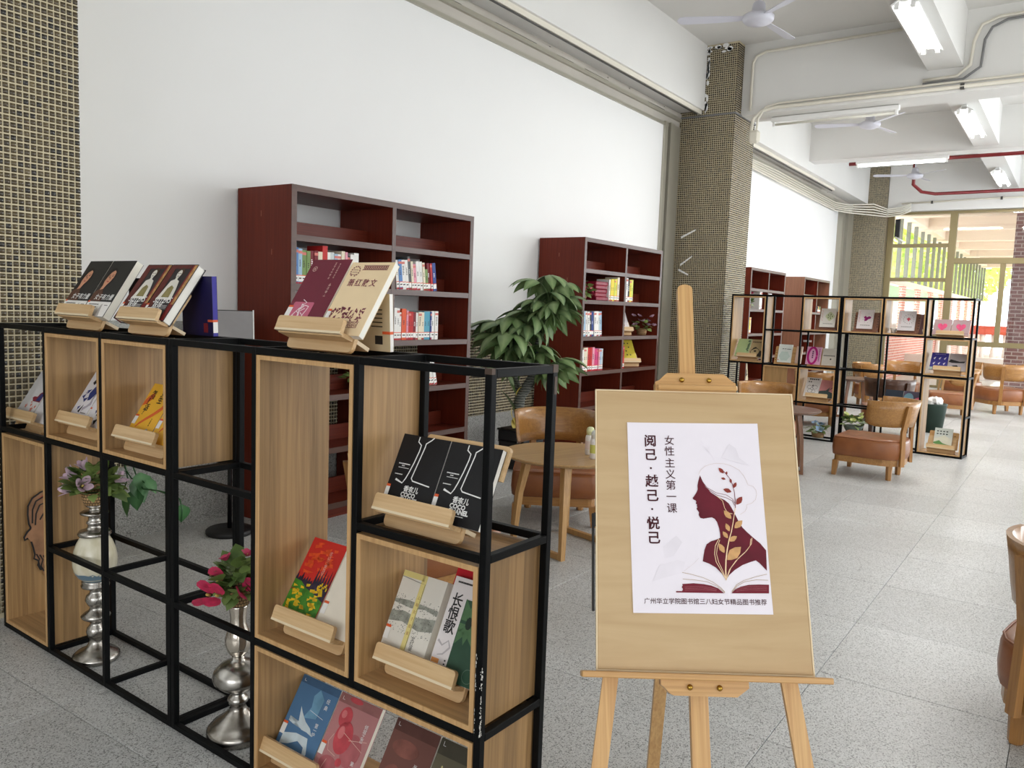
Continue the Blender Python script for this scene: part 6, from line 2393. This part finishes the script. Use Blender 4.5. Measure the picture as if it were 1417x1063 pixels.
fl_ = [(_fl_lil, (-.062, -.03, .085), (.9, -.9, .3), 1.1), (_fl_lil, (-.035, .058, .10), (-.8, -.7, .3), 1.1), (_fl_lil, (-.02, .02, .135), (-.2, -.4, 0), .9), (_fl_lil, (.055, -.05, .09), (.8, .8, .3), .9),
       (_fl_lil, (-.07, .03, .06), (-.4, -1.3, .2), .9)]
bouquet('wicker basket of pale lilac flowers on top of the cream globe stand', V1+Vector((0, 0, .625)), .10, .13, 120, fl_, (.036, .046, .048), 3, 1.0)
# mercury-glass candlestick with pink flowers
V2 = Vector((1.606, 2.185, 0))
vs2 = empty('vase_stand', 'mercury glass candlestick on a wide silver foot, inside the open middle bay', 'vase', V2)
MB().lathe([(0, 0), (.098, 0), (.1, .006), (.1, .026), (.094, .034), (.088, .036), (.084, .046), (.07, .056), (.045, .074), (.03, .09), (.024, .104), (.03, .114), (.034, .124), (.03, .134), (.02, .142), (.02, .15), (.03, .156), (.055, .168), (.076, .186), (.082, .205), (.076, .226), (.056, .246), (.034, .256), (.02, .262), (.019, .274), (0, .274)], 36).build('silver_foot', M['silver'], vs2)
MB().lathe([(.018, .272), (.034, .29), (.042, .316), (.042, .335), (.034, .36), (.026, .385), (.026, .41), (.03, .44), (.03, .448), (0, .449)], 28).build('glass_stem', M['mercury'], vs2)
fl2 = [(_fl_pink, (-.07, .048, .036), (-.2, -1.1, .4), 1.35), (_fl_pink, (-.08, -.008, .05), (.4, -1.1, 0), 1.2), (_fl_pink, (-.055, .02, .082), (-.3, -.9, .5), 1.2), (_fl_rose, (-.03, .02, .15), (-.3, -.3, 0), .9), (_fl_rose, (.01, -.03, .165), (.3, .1, 0), .9), (_fl_pink, (-.03, -.062, .07), (1.1, -.5, 0), 1.1),
       (_fl_rose, (.04, -.05, .12), (.8, .5, 0), .9), (_fl_pink, (.06, .02, .06), (0, 1.1, 0), 1.1)]
bouquet('wicker basket of bright pink flowers on the mercury glass candlestick', V2+Vector((0, 0, .449)), .088, .14, 110, fl2, (.034, .048, .05), 8, 1.0)
# small pots in the bookcases and under the far rack
bouquet('rosy flowers in a basket on the second shelf of the second bookcase', (7.02, YBF+.12, SH[1]), .13, .14, 30, [(_fl_rose, (.10, -.06, .06), (.6, .6, 0), 1.3), (_fl_rose, (.03, -.09, .09), (1, 0, 0), 1.2), (_fl_rose, (-.06, -.06, .1), (.8, -.4, 0), 1.1), (_fl_rose, (.07, .0, .12), (.2, .4, 0), 1.1)], (.05, .06, .06), 11, 1.3)
bouquet('mauve flowers in a small basket on the third shelf of the second bookcase', (8.42, YBF+.12, SH[2]), .13, .16, 26, [(_fl_mauve, (.12*cos(k*.9), .12*sin(k*.9)-.02, .11+.05*(k % 3)), (.5*sin(k), .5*cos(k), 0), 1.6) for k in range(9)], (.05, .058, .07), 12, 1.15)
bouquet('green and pale blue sprig in a basket, low in the nearest bookcase', (4.02, YBF+.14, SH[3]), .12, .15, 30, [(_fl_blue, (.08, -.05, .16), (.4, .3, 0), 1.6), (_fl_blue, (.09, -.04, .03), (.9, .6, 0), 1.6)], (.05, .06, .07), 13, 1.4)
bouquet('pale blue flowers in a low basket on the floor under the far rack', Vector(rack_pt(OF, RZF, .13, 1.57, .02)), .125, .13, 44, [(_fl_blue, (-.03, -.03, .15), (0, -.3, 0), 1.7), (_fl_blue, (-.07, -.03, .10), (.3, -.8, 0), 1.9), (_fl_blue, (-.05, .03, .17), (-.2, -.4, 0), 1.5)], (.06, .075, .06), 14, 1.25)


def urn(r):
    MB().lathe([(0, 0), (.06, 0), (.06, .012), (.03, .024), (.022, .06), (.03, .09), (.07, .13), (.1, .18), (.11, .21), (.1, .212), (.06, .15), (0, .13)], 20).build('urn', printed(86, 94, 84, .5, .2, 20), r)


bouquet('lime green flowers in a dark footed urn under the far rack', Vector(rack_pt(OF, RZF, .13, 1.17, .0)), .13, .15, 44, [(_fl_lime, (.1*cos(k*1.1), .1*sin(k*1.1), .27+.03*(k % 3)), (.5*sin(k), .5*cos(k), 0), 1.5) for k in range(8)], (.08, .1, .2), 15, 1.2, vessel=urn)
bouquet('small tulip jar beside the grey picture in the third bookcase', (11.80, YBF+.06, SH[1]), .06, .2, 14, [(_fl_rose, (0, -.03, .22), (.3, 0, 0), 1.6), (_fl_lime, (.05, -.03, .16), (.3, .3, 0), 1.6)], (.03, .035, .07), 16, 1.4)

# trailing ivy tied to the back of the left rack unit
iv = empty('trailing_ivy', 'green ivy spray trailing across the back of the left rack unit', 'plant', rack_pt(OA, RZA, .272, 2.185, .02), RZA)
_ivl = leaf_mesh(.10, .046, M['leaf_dark'], .25, 5, .12)
stems = [[(.004, -.0, .872), (.012, -.02, .80), (.016, -.10, .72), (.012, -.15, .665), (.01, -.19, .64), (.01, -.30, .652), (.01, -.42, .655)],
         [(.004, .0, .872), (.016, .0, .8), (.02, -.03, .70), (.02, -.08, .665), (.02, -.16, .672), (.02, -.24, .64)],
         [(.01, -.02, .80), (.02, -.05, .66), (.02, -.02, .61), (.02, .03, .585), (.02, .06, .58)],
         [(.01, -.30, .652), (.02, -.44, .64), (.02, -.455, .60), (.02, -.45, .55)]]
for s in stems:
    MB().tube(s, .003, 5).build('stem', M['leaf_dark'], iv)
for p, rot, s in (((.02, -.06, .60), (0, 1.25, 3.0), 1.0), ((.02, -.10, .665), (.2, .9, -1.2), 1.05), ((.02, -.15, .70), (-.2, .9, -1.7), .95), ((.02, -.12, .63), (.3, 1.2, -2.4), .9), ((.015, -.06, .7), (.2, .6, 2.6), .7), ((.02, -.45, .62), (.1, 1.4, -1.8), .7), ((.015, -.2, .68), (.2, .7, -1.0), .7)):
    o = link('leaf', _ivl, iv, p, rot)
    o.scale = (s, s, s)

# broad-leaved potted plant between the bookcases
pl = empty('potted_plant', 'broad leaved artificial plant on a curved trunk in a black planter, between the bookcases', 'plant', (6.01, 4.08, 0))
pb = MB()
for z0, z1, w in ((0, .13, .155), (.135, .25, .162), (.255, .35, .168)):
    pb.bbox(-w, w, -w*.85, w*.85, z0, z1, .008)
pb.build('planter_box', M['black'], pl)
MB().bbox(-.175, .175, -.15, .15, .345, .362, .004).bbox(-.165, .165, -.142, .142, .24, .256, .004).build('planter_rim', M['black_gloss'], pl)
MB().box(-.15, .15, -.125, .125, .352, .366).build('soil', M['soil'], pl)
# image right is roughly (+.57, -.82) here
rt = Vector((.574, -.819, 0))
tw = Vector((-.82, -.57, 0))
P_ = lambda a, z, b=0.0: tuple(rt*a+tw*b+Vector((0, 0, z)))
MB().tube([P_(.03, .33), P_(-.01, .45), P_(-.035, .55), P_(-.02, .65), P_(.04, .74), P_(.085, .83), P_(.10, .95), P_(.11, 1.1), P_(.15, 1.25), P_(.2, 1.42), P_(.22, 1.56)], [.058, .052, .05, .05, .048, .042, .034, .026, .02, .016, .012], 10).build('trunk', M['bark'], pl)
MB().tube([P_(-.02, .62), P_(-.06, .78), P_(-.11, .95), P_(-.14, 1.1), P_(-.13, 1.24)], [.03, .024, .02, .016, .01], 8).build('trunk', M['bark'], pl)
MB().tube([P_(.06, .78), P_(.14, .82), P_(.22, .88), P_(.27, .93)], [.014, .012, .01, .008], 7).build('branch', M['leaf_dark'], pl)


def palmate(L, n, mat, seed):
    """umbrella leaf: n drooping lobes joined at the base"""
    g = random.Random(seed)
    vs, fs, vein = [], [], []
    for k in range(n):
        a = 2*PI*(k+.5)/n*.86-PI*.86
        wd0 = L*.17
        ll = L*g.uniform(.85, 1.05)
        b = len(vs)
        seg = 6
        for i in range(seg+1):
            t = i/seg
            ang = t*1.4
            x = ll*(sin(ang)/1.4)
            z = -ll*(1-cos(ang))/1.4*1.05
            wd = wd0*(math.sin(PI*min(1.0, .14+.86*t)) if t < 1 else 0)
            if t == 1:
                wd = 0
            for s in (-1, 0, 1):
                px, py = x, s*wd
                vs.append((px*cos(a)-py*sin(a), px*sin(a)+py*cos(a), z-.18*wd*abs(s)))
                vein.append(.7 if s == 0 else 0)
        for i in range(seg):
            q = b+i*3
            fs += [(q, q+3, q+4, q+1), (q+1, q+4, q+5, q+2)]
    me = bpy.data.meshes.new('leaf')
    me.from_pydata(vs, [], fs)
    at_ = me.attributes.new('vein', 'FLOAT', 'POINT')
    at_.data.foreach_set('value', vein)
    me.materials.append(mat)
    me.polygons.foreach_set('use_smooth', [True]*len(fs))
    return me


_pal = [palmate(.26, 9, M['leaf_big'], 1), palmate(.26, 8, M['leaf_big'], 2), palmate(.24, 9, M['leaf_big'], 3)]
heads = [  # (across, height, toward viewer, scale, yaw, tilt across, tilt toward)
    (.19, 1.74, .0, .85, 0, .1, .25), (.10, 1.68, .06, .8, 1.0, -.5, .2), (.29, 1.66, .04, .85, 2.0, .5, .2), (.2, 1.58, .12, .95, .4, .1, .55), (.24, 1.50, .14, .9, 1.3, .25, .6), (.31, 1.52, .06, .9, 2.4, .7, .3), (.13, 1.50, .1, .85, 3.0, -.4, .5), (.26, 1.42, .1, .85, .2, .45, .5), (.17, 1.42, .14, .8, 1.1, -.1, .6),
    (.06, 1.40, .1, 1.05, .3, -.45, .35), (.02, 1.30, .08, .95, 2.2, -.3, .4),
    (-.12, 1.36, .06, 1.05, 1.7, -.1, .35), (-.22, 1.30, .08, 1.0, .8, -.45, .35), (-.14, 1.22, .14, 1.15, 2.6, -.1, .5), (-.05, 1.26, .1, .95, .1, .3, .4), (-.24, 1.18, .06, .9, 3.0, -.6, .3), (-.17, 1.10, .12, .95, 1.2, -.35, .55), (-.06, 1.12, .1, .9, 2.0, .1, .5),
    (.09, 1.12, .12, .85, .7, .2, .45), (.13, 1.05, .06, .7, 2.7, .4, .35), (.02, 1.0, .1, .7, 1.5, -.1, .5),
    (.28, .99, .08, .9, .5, .5, .35), (.33, .9, .08, .75, 2.0, .7, .4), (.22, .93, .1, .75, 1.0, .2, .5), (-.22, .95, .05, .6, 1.0, -.5, .3)]
for i, (a, z, b_, s, yaw, ta, tt) in enumerate(heads):
    o = link('leaf', _pal[i % 3], pl)
    q = Matrix.Rotation(ta, 4, tw*-1) @ Matrix.Rotation(tt, 4, rt*-1) if False else Matrix.Rotation(-ta, 4, -tw) @ Matrix.Rotation(tt*.6, 4, -rt)
    o.matrix_local = Matrix.Translation(P_(a, z, b_)) @ q @ Matrix.Rotation(yaw, 4, 'Z') @ Matrix.Scale(s*1.4, 4)
for a, z, b_, a2, z2 in ((.2, 1.5, 0, .25, 1.66), (-.13, 1.2, 0, -.2, 1.3), (.1, 1.0, .02, .1, 1.12), (-.13, 1.2, 0, -.06, 1.27), (.21, 1.45, 0, .3, 1.53), (.09, .85, .04, -.02, 1.0), (.1, 1.2, .0, .05, 1.4)):
    MB().tube([P_(a, z, b_), P_((a+a2)/2, (z+z2)/2+.03, b_+.03), P_(a2, z2, .07)], .006, 6).build('leaf_stalk', M['leaf_dark'], pl)
_dry = leaf_mesh(.16, .035, M['leaf_dry'], .5, 5)
for a, z, rot, s in ((-.09, .56, (.3, 1.35, 2.4), 1), (-.07, .46, (0, 1.5, 1.2), .9), (.03, .5, (0, 1.4, -1.0), .8), (-.01, .74, (.2, .6, 2.0), .6), (-.03, .5, (0, 1.3, -2.2), .7)):
    o = link('leaf', _dry, pl, P_(a, z, .05), rot)
    o.scale = (s, s, s)
_lance = leaf_mesh(.3, .05, M['leaf_big'], .3, 6)
for a, z, rot, s in ((-.02, .7, (0, -1.2, 2.2), 1.0), (-.05, .66, (.2, -1.1, 1.2), .9), (.08, .72, (0, -1.15, -.9), 1.0), (-.07, .52, (0, -1.2, 2.6), .8)):
    o = link('leaf', _lance, pl, P_(a, z, .03), rot)
    o.scale = (s, s, s)

# painted face plaque inside the tall left box
mk = empty('painted_plaque', 'painted wooden face plaque fixed inside the tall left box', 'plaque', rack_pt(OA, RZA, 0, 2.589, 0), RZA)
mpl = frame_M((0, -.0005, 0), (1, 0, 0), (0, 0, 1), (0, -1, 0))
mo = [(.25, .60), (.19, .585), (.14, .572), (.105, .55), (.088, .52), (.086, .48), (.09, .44), (.098, .42), (.082, .405), (.07, .385), (.072, .372), (.085, .378), (.098, .36), (.106, .33), (.112, .30), (.108, .282), (.125, .27), (.13, .24), (.14, .225), (.15, .20), (.25, .16)]
MB().prism(mo, 0, .006, 0, mpl).build('face_board', printed(158, 118, 88, .6, .3, 14), mk)
sw_ = MB()
for pts, w in (([(.25, .60), (.19, .585), (.14, .572), (.105, .55), (.088, .52), (.086, .48), (.09, .44), (.098, .42)], .007), ([(.098, .42), (.082, .405), (.07, .385), (.072, .372), (.085, .378)], .008), ([(.104, .44), (.106, .50), (.12, .535), (.15, .55), (.2, .555)], .006), ([(.116, .43), (.12, .48), (.135, .515), (.16, .525), (.17, .50), (.15, .475), (.135, .45)], .006), ([(.098, .36), (.106, .33), (.112, .30), (.108, .282), (.125, .27), (.13, .24), (.14, .225)], .007)):
    for p in stroke(pts, w):
        sw_.prism(p, .006, .0072, 0, mpl)
for k in range(7):
    a = .118+.014*k
    for p in stroke([(a, .30-.006*k), (a+.012, .275-.006*k), (a+.004, .25-.008*k), (a+.016, .225-.008*k)], .005):
        sw_.prism(p, .006, .0072, 0, mpl)
sw_.build('black_linework', M['ink'], mk)
MB().prism([(.13, .545), (.17, .57), (.25, .585), (.25, .56), (.18, .545)], .0062, .0066, 0, mpl).build('red_paint', printed(166, 74, 54), mk)


# ------------------------------------------------------------------ far rack contents
GF = 'books on the far display rack'
far = dict(O=OF, rz=RZF)
kw = dict(O=OF, rz=RZF, group=GF)


def art_green(b, c, w, h):
    dk = printed(70, 96, 66)
    flat(c, 'dark_blossom', [[(w*.72, h*.4), (w*.8, h*.5), (w*.78, h*.7), (w*.95, h*.8), (w*.92, h*.5), (w*.86, h*.36)], ellipse(w*.85, h*.88, w*.1, h*.07, 10)], printed(96, 116, 92), .0006)
    flat(c, 'title_strokes', [rect(w*.1+i*w*.13, h*.12, w*.1+i*w*.13+w*.1, h*.17) for i in range(6)]+[rect(w*.84, h*(.3+.13*i), w*.92, h*(.38+.13*i)) for i in range(4)], dk, .0011)


def art_inkpot(b, c, w, h):
    flat(c, 'ink_drawing', stroke([(w*.1+w*.36*(1+cos(a))*.9, h*.3+h*.2*sin(a)) for a in [k*.35 for k in range(19)]], .006)+[ellipse(w*.42, h*.34, w*.1, h*.05, 12), [(w*.6, h*.05), (w*.95, h*.02), (w*.98, h*.3), (w*.8, h*.4), (w*.7, h*.2)], [(w*.1, h*.35), (w*.25, h*.52), (w*.4, h*.58), (w*.55, h*.5), (w*.35, h*.46)]], printed(50, 42, 34), .0006)
    flat(c, 'title_strokes', [rect(w*.1+i*w*.13, h*.82, w*.1+i*w*.13+w*.09, h*.88) for i in range(5)], printed(60, 50, 40), .0006)


def art_hex(b, c, w, h):
    flat(c, 'pale_hexagon', [[(w*.25, h*.6), (w*.7, h*.6), (w*.9, h*.35), (w*.7, h*.1), (w*.28, h*.1), (w*.08, h*.35)]], printed(192, 208, 200), .0006)
    flat(c, 'title_strokes', [rect(w*.28, h*.74, w*.4, h*.77), rect(w*.46, h*.74, w*.56, h*.77), rect(w*.62, h*.73, w*.92, h*.76)], M['ink'], .0006)
    flat(c, 'red_mark', [rect(w*.02, h*.12, w*.12, h*.15)], printed(210, 70, 60), .0006)


def art_zero(b, c, w, h):
    flat(c, 'magenta_ring', stroke([(w*.42+w*.3*cos(k*.26), h*.5+h*.46*sin(k*.26)) for k in range(25)], .026), printed(176, 24, 116), .0006)
    flat(c, 'title_strokes', [rect(w*.39, h*(.36+.11*i), w*.48, h*(.44+.11*i)) for i in range(4)]+[rect(w*.84, h*(.2+.09*i), w*.9, h*(.25+.09*i)) for i in range(8)], printed(90, 40, 84), .0011)


def art_grey(b, c, w, h):
    flat(c, 'title_strokes', [rect(w*.08+i*w*.1, h*.55, w*.08+i*w*.1+w*.08, h*.6) for i in range(8)]+[ellipse(w*.6, h*.38, w*.06, h*.05, 10)], M['ink'], .0006)
    flat(c, 'fold_line', [rect(.0005, h*.66, w-.0005, h*.665)], printed(170, 162, 150), .0006)


def art_dots(b, c, w, h):
    flat(c, 'title_strokes', [rect(w*(.2+.14*i), h*.88, w*(.2+.14*i)+w*.1, h*.95) for i in range(5)]+[rect(w*.16, h*.74, w*.24, h*.8), rect(w*.3, h*.74, w*.38, h*.8)], M['ink'], .0006)
    flat(c, 'line_flower', [q for (cx, cy, r) in ((.3, .5, .15), (.7, .5, .17), (.4, .3, .16), (.65, .28, .13), (.5, .42, .1)) for q in stroke([(w*(cx+r*cos(k*.6)), h*(cy+r*.6*sin(k*.6))) for k in range(11)], .003)], M['ink'], .0006)
    flat(c, 'black_seed', [ellipse(w*.52, h*.58, w*.04, h*.05, 10)], M['ink'], .0011)


def art_pinkgreen(b, c, w, h):
    flat(c, 'dark_leaf', [[(.0005, .0005), (w-.0005, .0005), (w*.9, h*.3), (w*.6, h*.4), (w*.7, h*.62), (w*.45, h*.42), (.0005, h*.36)]], printed(70, 84, 82), .0006)
    flat(c, 'dark_sprig', stroke([(w*.6, h*.4), (w*.8, h*.55), (w*.96, h*.7)], .006), printed(60, 40, 44), .0011)


def art_emblem(col, kind):
    def f(b, c, w, h):
        mg = printed(*col)
        if kind == 'knot':
            flat(c, 'ornament_ground', [[(w*.62+w*.27*cos(a)*(1+.12*cos(4*a)), h*.58+h*.22*sin(a)*(1+.12*cos(4*a))) for a in [k*2*PI/28 for k in range(28)]]], printed(206, 214, 176), .0006)
            flat(c, 'ornament', [ellipse(w*(.62+.14*cos(k*1.26)), h*(.58+.11*sin(k*1.26)), w*.03, h*.05, 8) for k in range(5)]+[ellipse(w*.62, h*.58, w*.02, h*.07, 8)], printed(96, 112, 70), .001)
        elif kind == 'bird':
            flat(c, 'ornament', [[(w*.4, h*.62), (w*.5, h*.68), (w*.58, h*.6), (w*.72, h*.66), (w*.86, h*.62), (w*.82, h*.54), (w*.68, h*.5), (w*.6, h*.42), (w*.48, h*.4), (w*.42, h*.46), (w*.5, h*.52), (w*.42, h*.54)]], mg, .0006)
            flat(c, 'ring_dots', [ellipse(w*.63+w*.3*cos(k*.7), h*.55+h*.23*sin(k*.7), w*.014, h*.012, 6) for k in range(9)], printed(90, 86, 84), .0006)
        else:
            flat(c, 'ring_dots', [[(w*.6+w*.3*cos(k*.45)-.004, h*.57+h*.23*sin(k*.45)), (w*.6+w*.3*cos(k*.45), h*.57+h*.23*sin(k*.45)+.006), (w*.6+w*.3*cos(k*.45)+.006, h*.57+h*.23*sin(k*.45)-.003)] for k in range(14)], printed(90, 86, 90), .0006)
            flat(c, 'ornament', [ellipse(w*.6, h*.57, w*.05, h*.1, 12), ellipse(w*.52, h*.58, w*.03, h*.04, 8), ellipse(w*.68, h*.58, w*.03, h*.04, 8)], printed(206, 60, 84), .0006)
        r = random.Random(5)
        flat(c, 'side_title', [q for i in range(4) for q in stroke([(w*.05, h*(.9-.15*i)), (w*.16, h*(.88-.15*i)), (w*.08, h*(.82-.15*i)), (w*.18, h*(.8-.15*i))], .003)], printed(206, 110, 120), .0006)
        flat(c, 'foot_line', [rect(w*.22+i*w*.07, h*.17, w*.22+i*w*.07+w*.05, h*.2) for i in range(9)], printed(120, 116, 110), .0006)
    return f


def art_hearts(b, c, w, h):
    pts = []
    for k in range(24):
        a = 2*PI*k/24
        pts.append((w*.5+w*.27*(math.sin(a)**3)*1.0, h*.52+h*.018*(13*cos(a)-5*cos(2*a)-2*cos(3*a)-cos(4*a))))
    flat(c, 'pink_heart', [pts], printed(232, 84, 130, .5, .12, 30), .0006)
    flat(c, 'lower_rule', [rect(w*.04, h*.13, w*.96, h*.145)], printed(150, 120, 120), .0006)


def art_bluebirds(b, c, w, h):
    wi = printed(226, 220, 232)
    flat(c, 'white_birds', [[(w*(.2+.3*i)-.01, h*(.36+.3*j)), (w*(.2+.3*i), h*(.42+.3*j)), (w*(.2+.3*i)+.014, h*(.46+.3*j)), (w*(.2+.3*i)+.006, h*(.36+.3*j)), (w*(.2+.3*i)+.002, h*(.3+.3*j))] for i in range(3) for j in range(2)], wi, .0006)
    flat(c, 'label_patch', [rect(.0005, h*.02, w*.18, h*.16)], printed(196, 214, 206), .0006)
    flat(c, 'small_line', [rect(w*.2+i*w*.07, h*.9, w*.2+i*w*.07+w*.04, h*.92) for i in range(9)], wi, .0006)


def art_brush(b, c, w, h):
    flat(c, 'brush_ink', [[(w*.0+.001, h*.5), (w*.1, h*.66), (w*.3, h*.62), (w*.6, h*.55), (w*.9, h*.58), (w*.86, h*.48), (w*.5, h*.46), (w*.2, h*.46)], [(w*.2, h*.3), (w*.5, h*.34), (w*.62, h*.18), (w*.4, h*.2)]], M['ink'], .0006)


def art_mountain(b, c, w, h):
    flat(c, 'pale_sky', [rect(.0005, h*.55, w-.0005, h*.998)], printed(206, 212, 204), .0006)
    flat(c, 'pale_hill', [[(.0005, h*.4), (w*.3, h*.5), (w*.55, h*.64), (w*.8, h*.5), (w-.0005, h*.42), (w-.0005, h*.1), (.0005, h*.1)]], printed(222, 220, 200), .0009)
    flat(c, 'green_hill', [[(.0005, h*.22), (w*.3, h*.34), (w*.5, h*.2), (w*.75, h*.14), (w-.0005, h*.12), (w-.0005, .0005), (w*.6, .0005), (.0005, h*.16)]], printed(110, 160, 96), .0013)
    flat(c, 'title_strokes', [rect(w*(.12+.17*i), h*(.8-.14*j), w*(.12+.17*i)+w*.1, h*(.86-.14*j)) for i in range(4) for j in range(2)], printed(60, 66, 62), .0013)


def art_tealpink(b, c, w, h):
    flat(c, 'teal_disc', [ellipse(w*.3, h*.55, w*.28, h*.34, 18)], printed(112, 152, 168), .0006)
    flat(c, 'pink_shape', [[(w*.5, h*.1), (w*.98, h*.2), (w*.96, h*.7), (w*.7, h*.6)]], printed(214, 96, 120), .0009)
    flat(c, 'white_title', [rect(w*.4+i*w*.13, h*.4, w*.4+i*w*.13+w*.09, h*.5) for i in range(4)], M['white_ink'], .0013)


# tall box at the left end
stand('book stand in the tall left box of the far rack', .06, 2.36, 2.62, .885, 30, OF, RZF, 'wooden book stands on the far rack')
display_book('pale green book in the tall left box of the far rack', .06, .885, 2.49, 2.665, .25, 30, (168, 190, 138), .016, art_green, **kw)
display_book('tan book with an ink drawing in the tall left box of the far rack', .06, .885, 2.31, 2.485, .25, 30, (184, 164, 122), .016, art_inkpot, **kw)


def easelboard(label, u0, u1, z, h=.23, n=.12, col='walnut_side', tilt=14, grp='slotted wooden book rests on the far rack'):
    r = empty('book_rest', label, 'stand', rack_pt(OF, RZF, n, (u0+u1)/2, z), RZF, grp)
    t_ = rad(tilt)
    w = u1-u0
    m4 = frame_M((0, 0, 0), (0, 1, 0), (sin(t_), 0, cos(t_)), (cos(t_), 0, -sin(t_)))
    MB().prism(rounded_rect(-w/2, w/2, 0, h, .012, 3, (0, 0, 1, 1)), 0, .01, 0, m4).build('back_board', M[col], r)
    MB().bbox(-.06, .0, -w/2, w/2, 0, .012, .002).build('foot_ledge', M[col], r)
    MB().box(.0, .11, -.02, .02, 0, .014).build('rear_foot', M[col], r)
    for k in range(5):
        MB().prism([(-w/2+.006, .06+.03*k), (-w/2+.022, .06+.03*k), (-w/2+.022, .066+.03*k), (-w/2+.006, .066+.03*k)], -.0006, .0, 0, m4).build('slot', M['ink'], r)
        MB().prism([(w/2-.022, .06+.03*k), (w/2-.006, .06+.03*k), (w/2-.006, .066+.03*k), (w/2-.022, .066+.03*k)], -.0006, .0, 0, m4).build('slot', M['ink'], r)
    return r


def rest_book(label, u0, u1, z, h, cover, art, n=.12, tilt=14, th=.016):
    return display_book(label, n, z-.028, u0, u1, h, tilt, cover, th, art, s0=.043, tk=th+.017-.0*n, **kw)


for (u0, u1, bu0, bu1, z, h, lab, col, art, tail, c2) in (
        (1.42, 1.68, 1.46, 1.64, 1.306, .225, 'white book with a green knot emblem', (234, 232, 224), art_emblem((150, 40, 110), 'knot'), 'third top box of the far rack', (104, 30, 62)),
        (.95, 1.27, 1.04, 1.215, 1.306, .225, 'white book with a purple bird emblem', (236, 230, 230), art_emblem((146, 34, 110), 'bird'), 'fourth top box of the far rack', (182, 92, 52)),
        (.52, .80, .595, .775, 1.306, .225, 'white book with a dotted ring emblem', (236, 232, 234), art_emblem((206, 60, 84), 'ring'), 'fifth top box of the far rack', (176, 142, 150))):
    easelboard('brown slotted book rest in the '+tail, u0+.03, u1-.02, z)
    rest_book(lab+' in the '+tail, bu0, bu1, z+.012, h, col, art)
    bk = MB().box(0, .012, 0, u1-u0, 0, .225).build('book', printed(*c2))
    bk.location = rack_pt(OF, RZF, .205, u0, z)
    bk.rotation_euler = (0, rad(10), RZF)
    tag(bk, {104: 'dark plum', 182: 'orange brown', 176: 'mauve'}[c2[0]]+' book standing behind the rest in the '+tail, 'book', GF)
for k, (u, nm) in enumerate(((.83, 'left'), (.50, 'right'))):
    cu = empty('tea_cup', 'small white cup beside the mauve book in the far rack, %s one' % nm, 'cup', rack_pt(OF, RZF, .19, u, 1.306), 0, 'white cups on the far rack')
    MB().lathe([(0, 0), (.018, 0), (.02, .006), (.032, .035), (.034, .055), (.031, .055), (.026, .02), (0, .012)], 16).build('cup_body', M['label_w'], cu)
# pink hearts pair in the open top corner
stand('book stand in the open top right corner of the far rack', .06, .09, .36, 1.268, 30, OF, RZF, 'wooden book stands on the far rack')
for u0, u1, nm in ((.05, .225, 'right'), (.23, .405, 'left')):
    display_book('dusty pink book with a bright pink heart, %s one of the pair' % nm, .06, 1.268, u0, u1, .19, 30, (188, 158, 160), .016, art_hearts, **kw)
# second row right box
stand('book stand in the right box of the far rack, second row', .06, .09, .36, .886, 30, OF, RZF, 'wooden book stands on the far rack')
display_book('violet blue book with white birds on the far rack', .06, .886, .235, .405, .21, 30, (62, 58, 142), .016, art_bluebirds, **kw)
display_book('pale grey book with a black brush stroke on the far rack', .06, .886, .05, .23, .21, 30, (186, 178, 180), .016, art_brush, **kw)
# second row, middle
easelboard('pale book rest behind the hexagon book on the far rack', 1.86, 2.17, .853, .235, col='easel')
rest_book('pale book with a grey green hexagon on the far rack', 1.955, 2.125, .865, .225, (222, 228, 222), art_hex)
rest_book('cream and red book leaning beside the hexagon book on the far rack', 1.83, 1.905, .865, .21, (206, 176, 158), None)
easelboard('pale book rest behind the pink and grey books on the far rack', 1.42, 1.76, .853, .235, col='easel')
rest_book('pink book with a large magenta ring on the far rack', 1.60, 1.775, .865, .215, (216, 160, 190), art_zero)
rest_book('grey book with a line of black title on the far rack', 1.415, 1.585, .865, .205, (204, 198, 186), art_grey)
# third row box
stand('book stand in the lower middle box of the far rack', .06, 1.46, 1.72, .4605, 30, OF, RZF, 'wooden book stands on the far rack')
display_book('white book with black line flowers on the far rack', .06, .4605, 1.59, 1.76, .255, 30, (232, 230, 228), .016, art_dots, **kw)
display_book('rosy book with dark leaves on the far rack', .06, .4605, 1.41, 1.585, .235, 30, (212, 146, 146), .016, art_pinkgreen, **kw)
# third row, behind the front chair
stand('book stand low on the far rack, behind the round backed chair', .06, .50, .80, .445, 30, OF, RZF, 'wooden book stands on the far rack')
display_book('dark navy book low on the far rack behind the round backed chair', .06, .445, .66, .85, .2, 30, (44, 52, 64), .016, None, **kw)
display_book('teal and pink book low on the far rack behind the round backed chair', .06, .445, .47, .655, .2, 30, (84, 74, 92), .016, art_tealpink, **kw)
# bottom right tall box
stand('broad book stand in the tall bottom right box of the far rack', .05, .08, .36, .0365, 18, OF, RZF, 'wooden book stands on the far rack')
bb = empty('book_rest', 'pale slotted rest board behind the mountain book on the far rack', 'stand', rack_pt(OF, RZF, .072, .21, .09), RZF)
t_ = rad(16)
m4 = frame_M((0, 0, 0), (0, 1, 0), (sin(t_), 0, cos(t_)), (cos(t_), 0, -sin(t_)))
MB().prism(rounded_rect(-.145, .145, -.01, .18, .01, 3, (0, 0, 1, 1)), .012, .02, 0, m4).build('back_board', M['easel'], bb)
for k in range(4):
    MB().prism([(-.115, .05+.028*k), (-.1, .05+.028*k), (-.1, .056+.028*k), (-.115, .056+.028*k)], .0112, .0122, 0, m4).build('slot', M['ink'], bb)
display_book('small book with a green mountain cover in the tall bottom right box', .05, .0565, .12, .30, .205, 16, (214, 214, 204), .012, art_mountain, **kw)
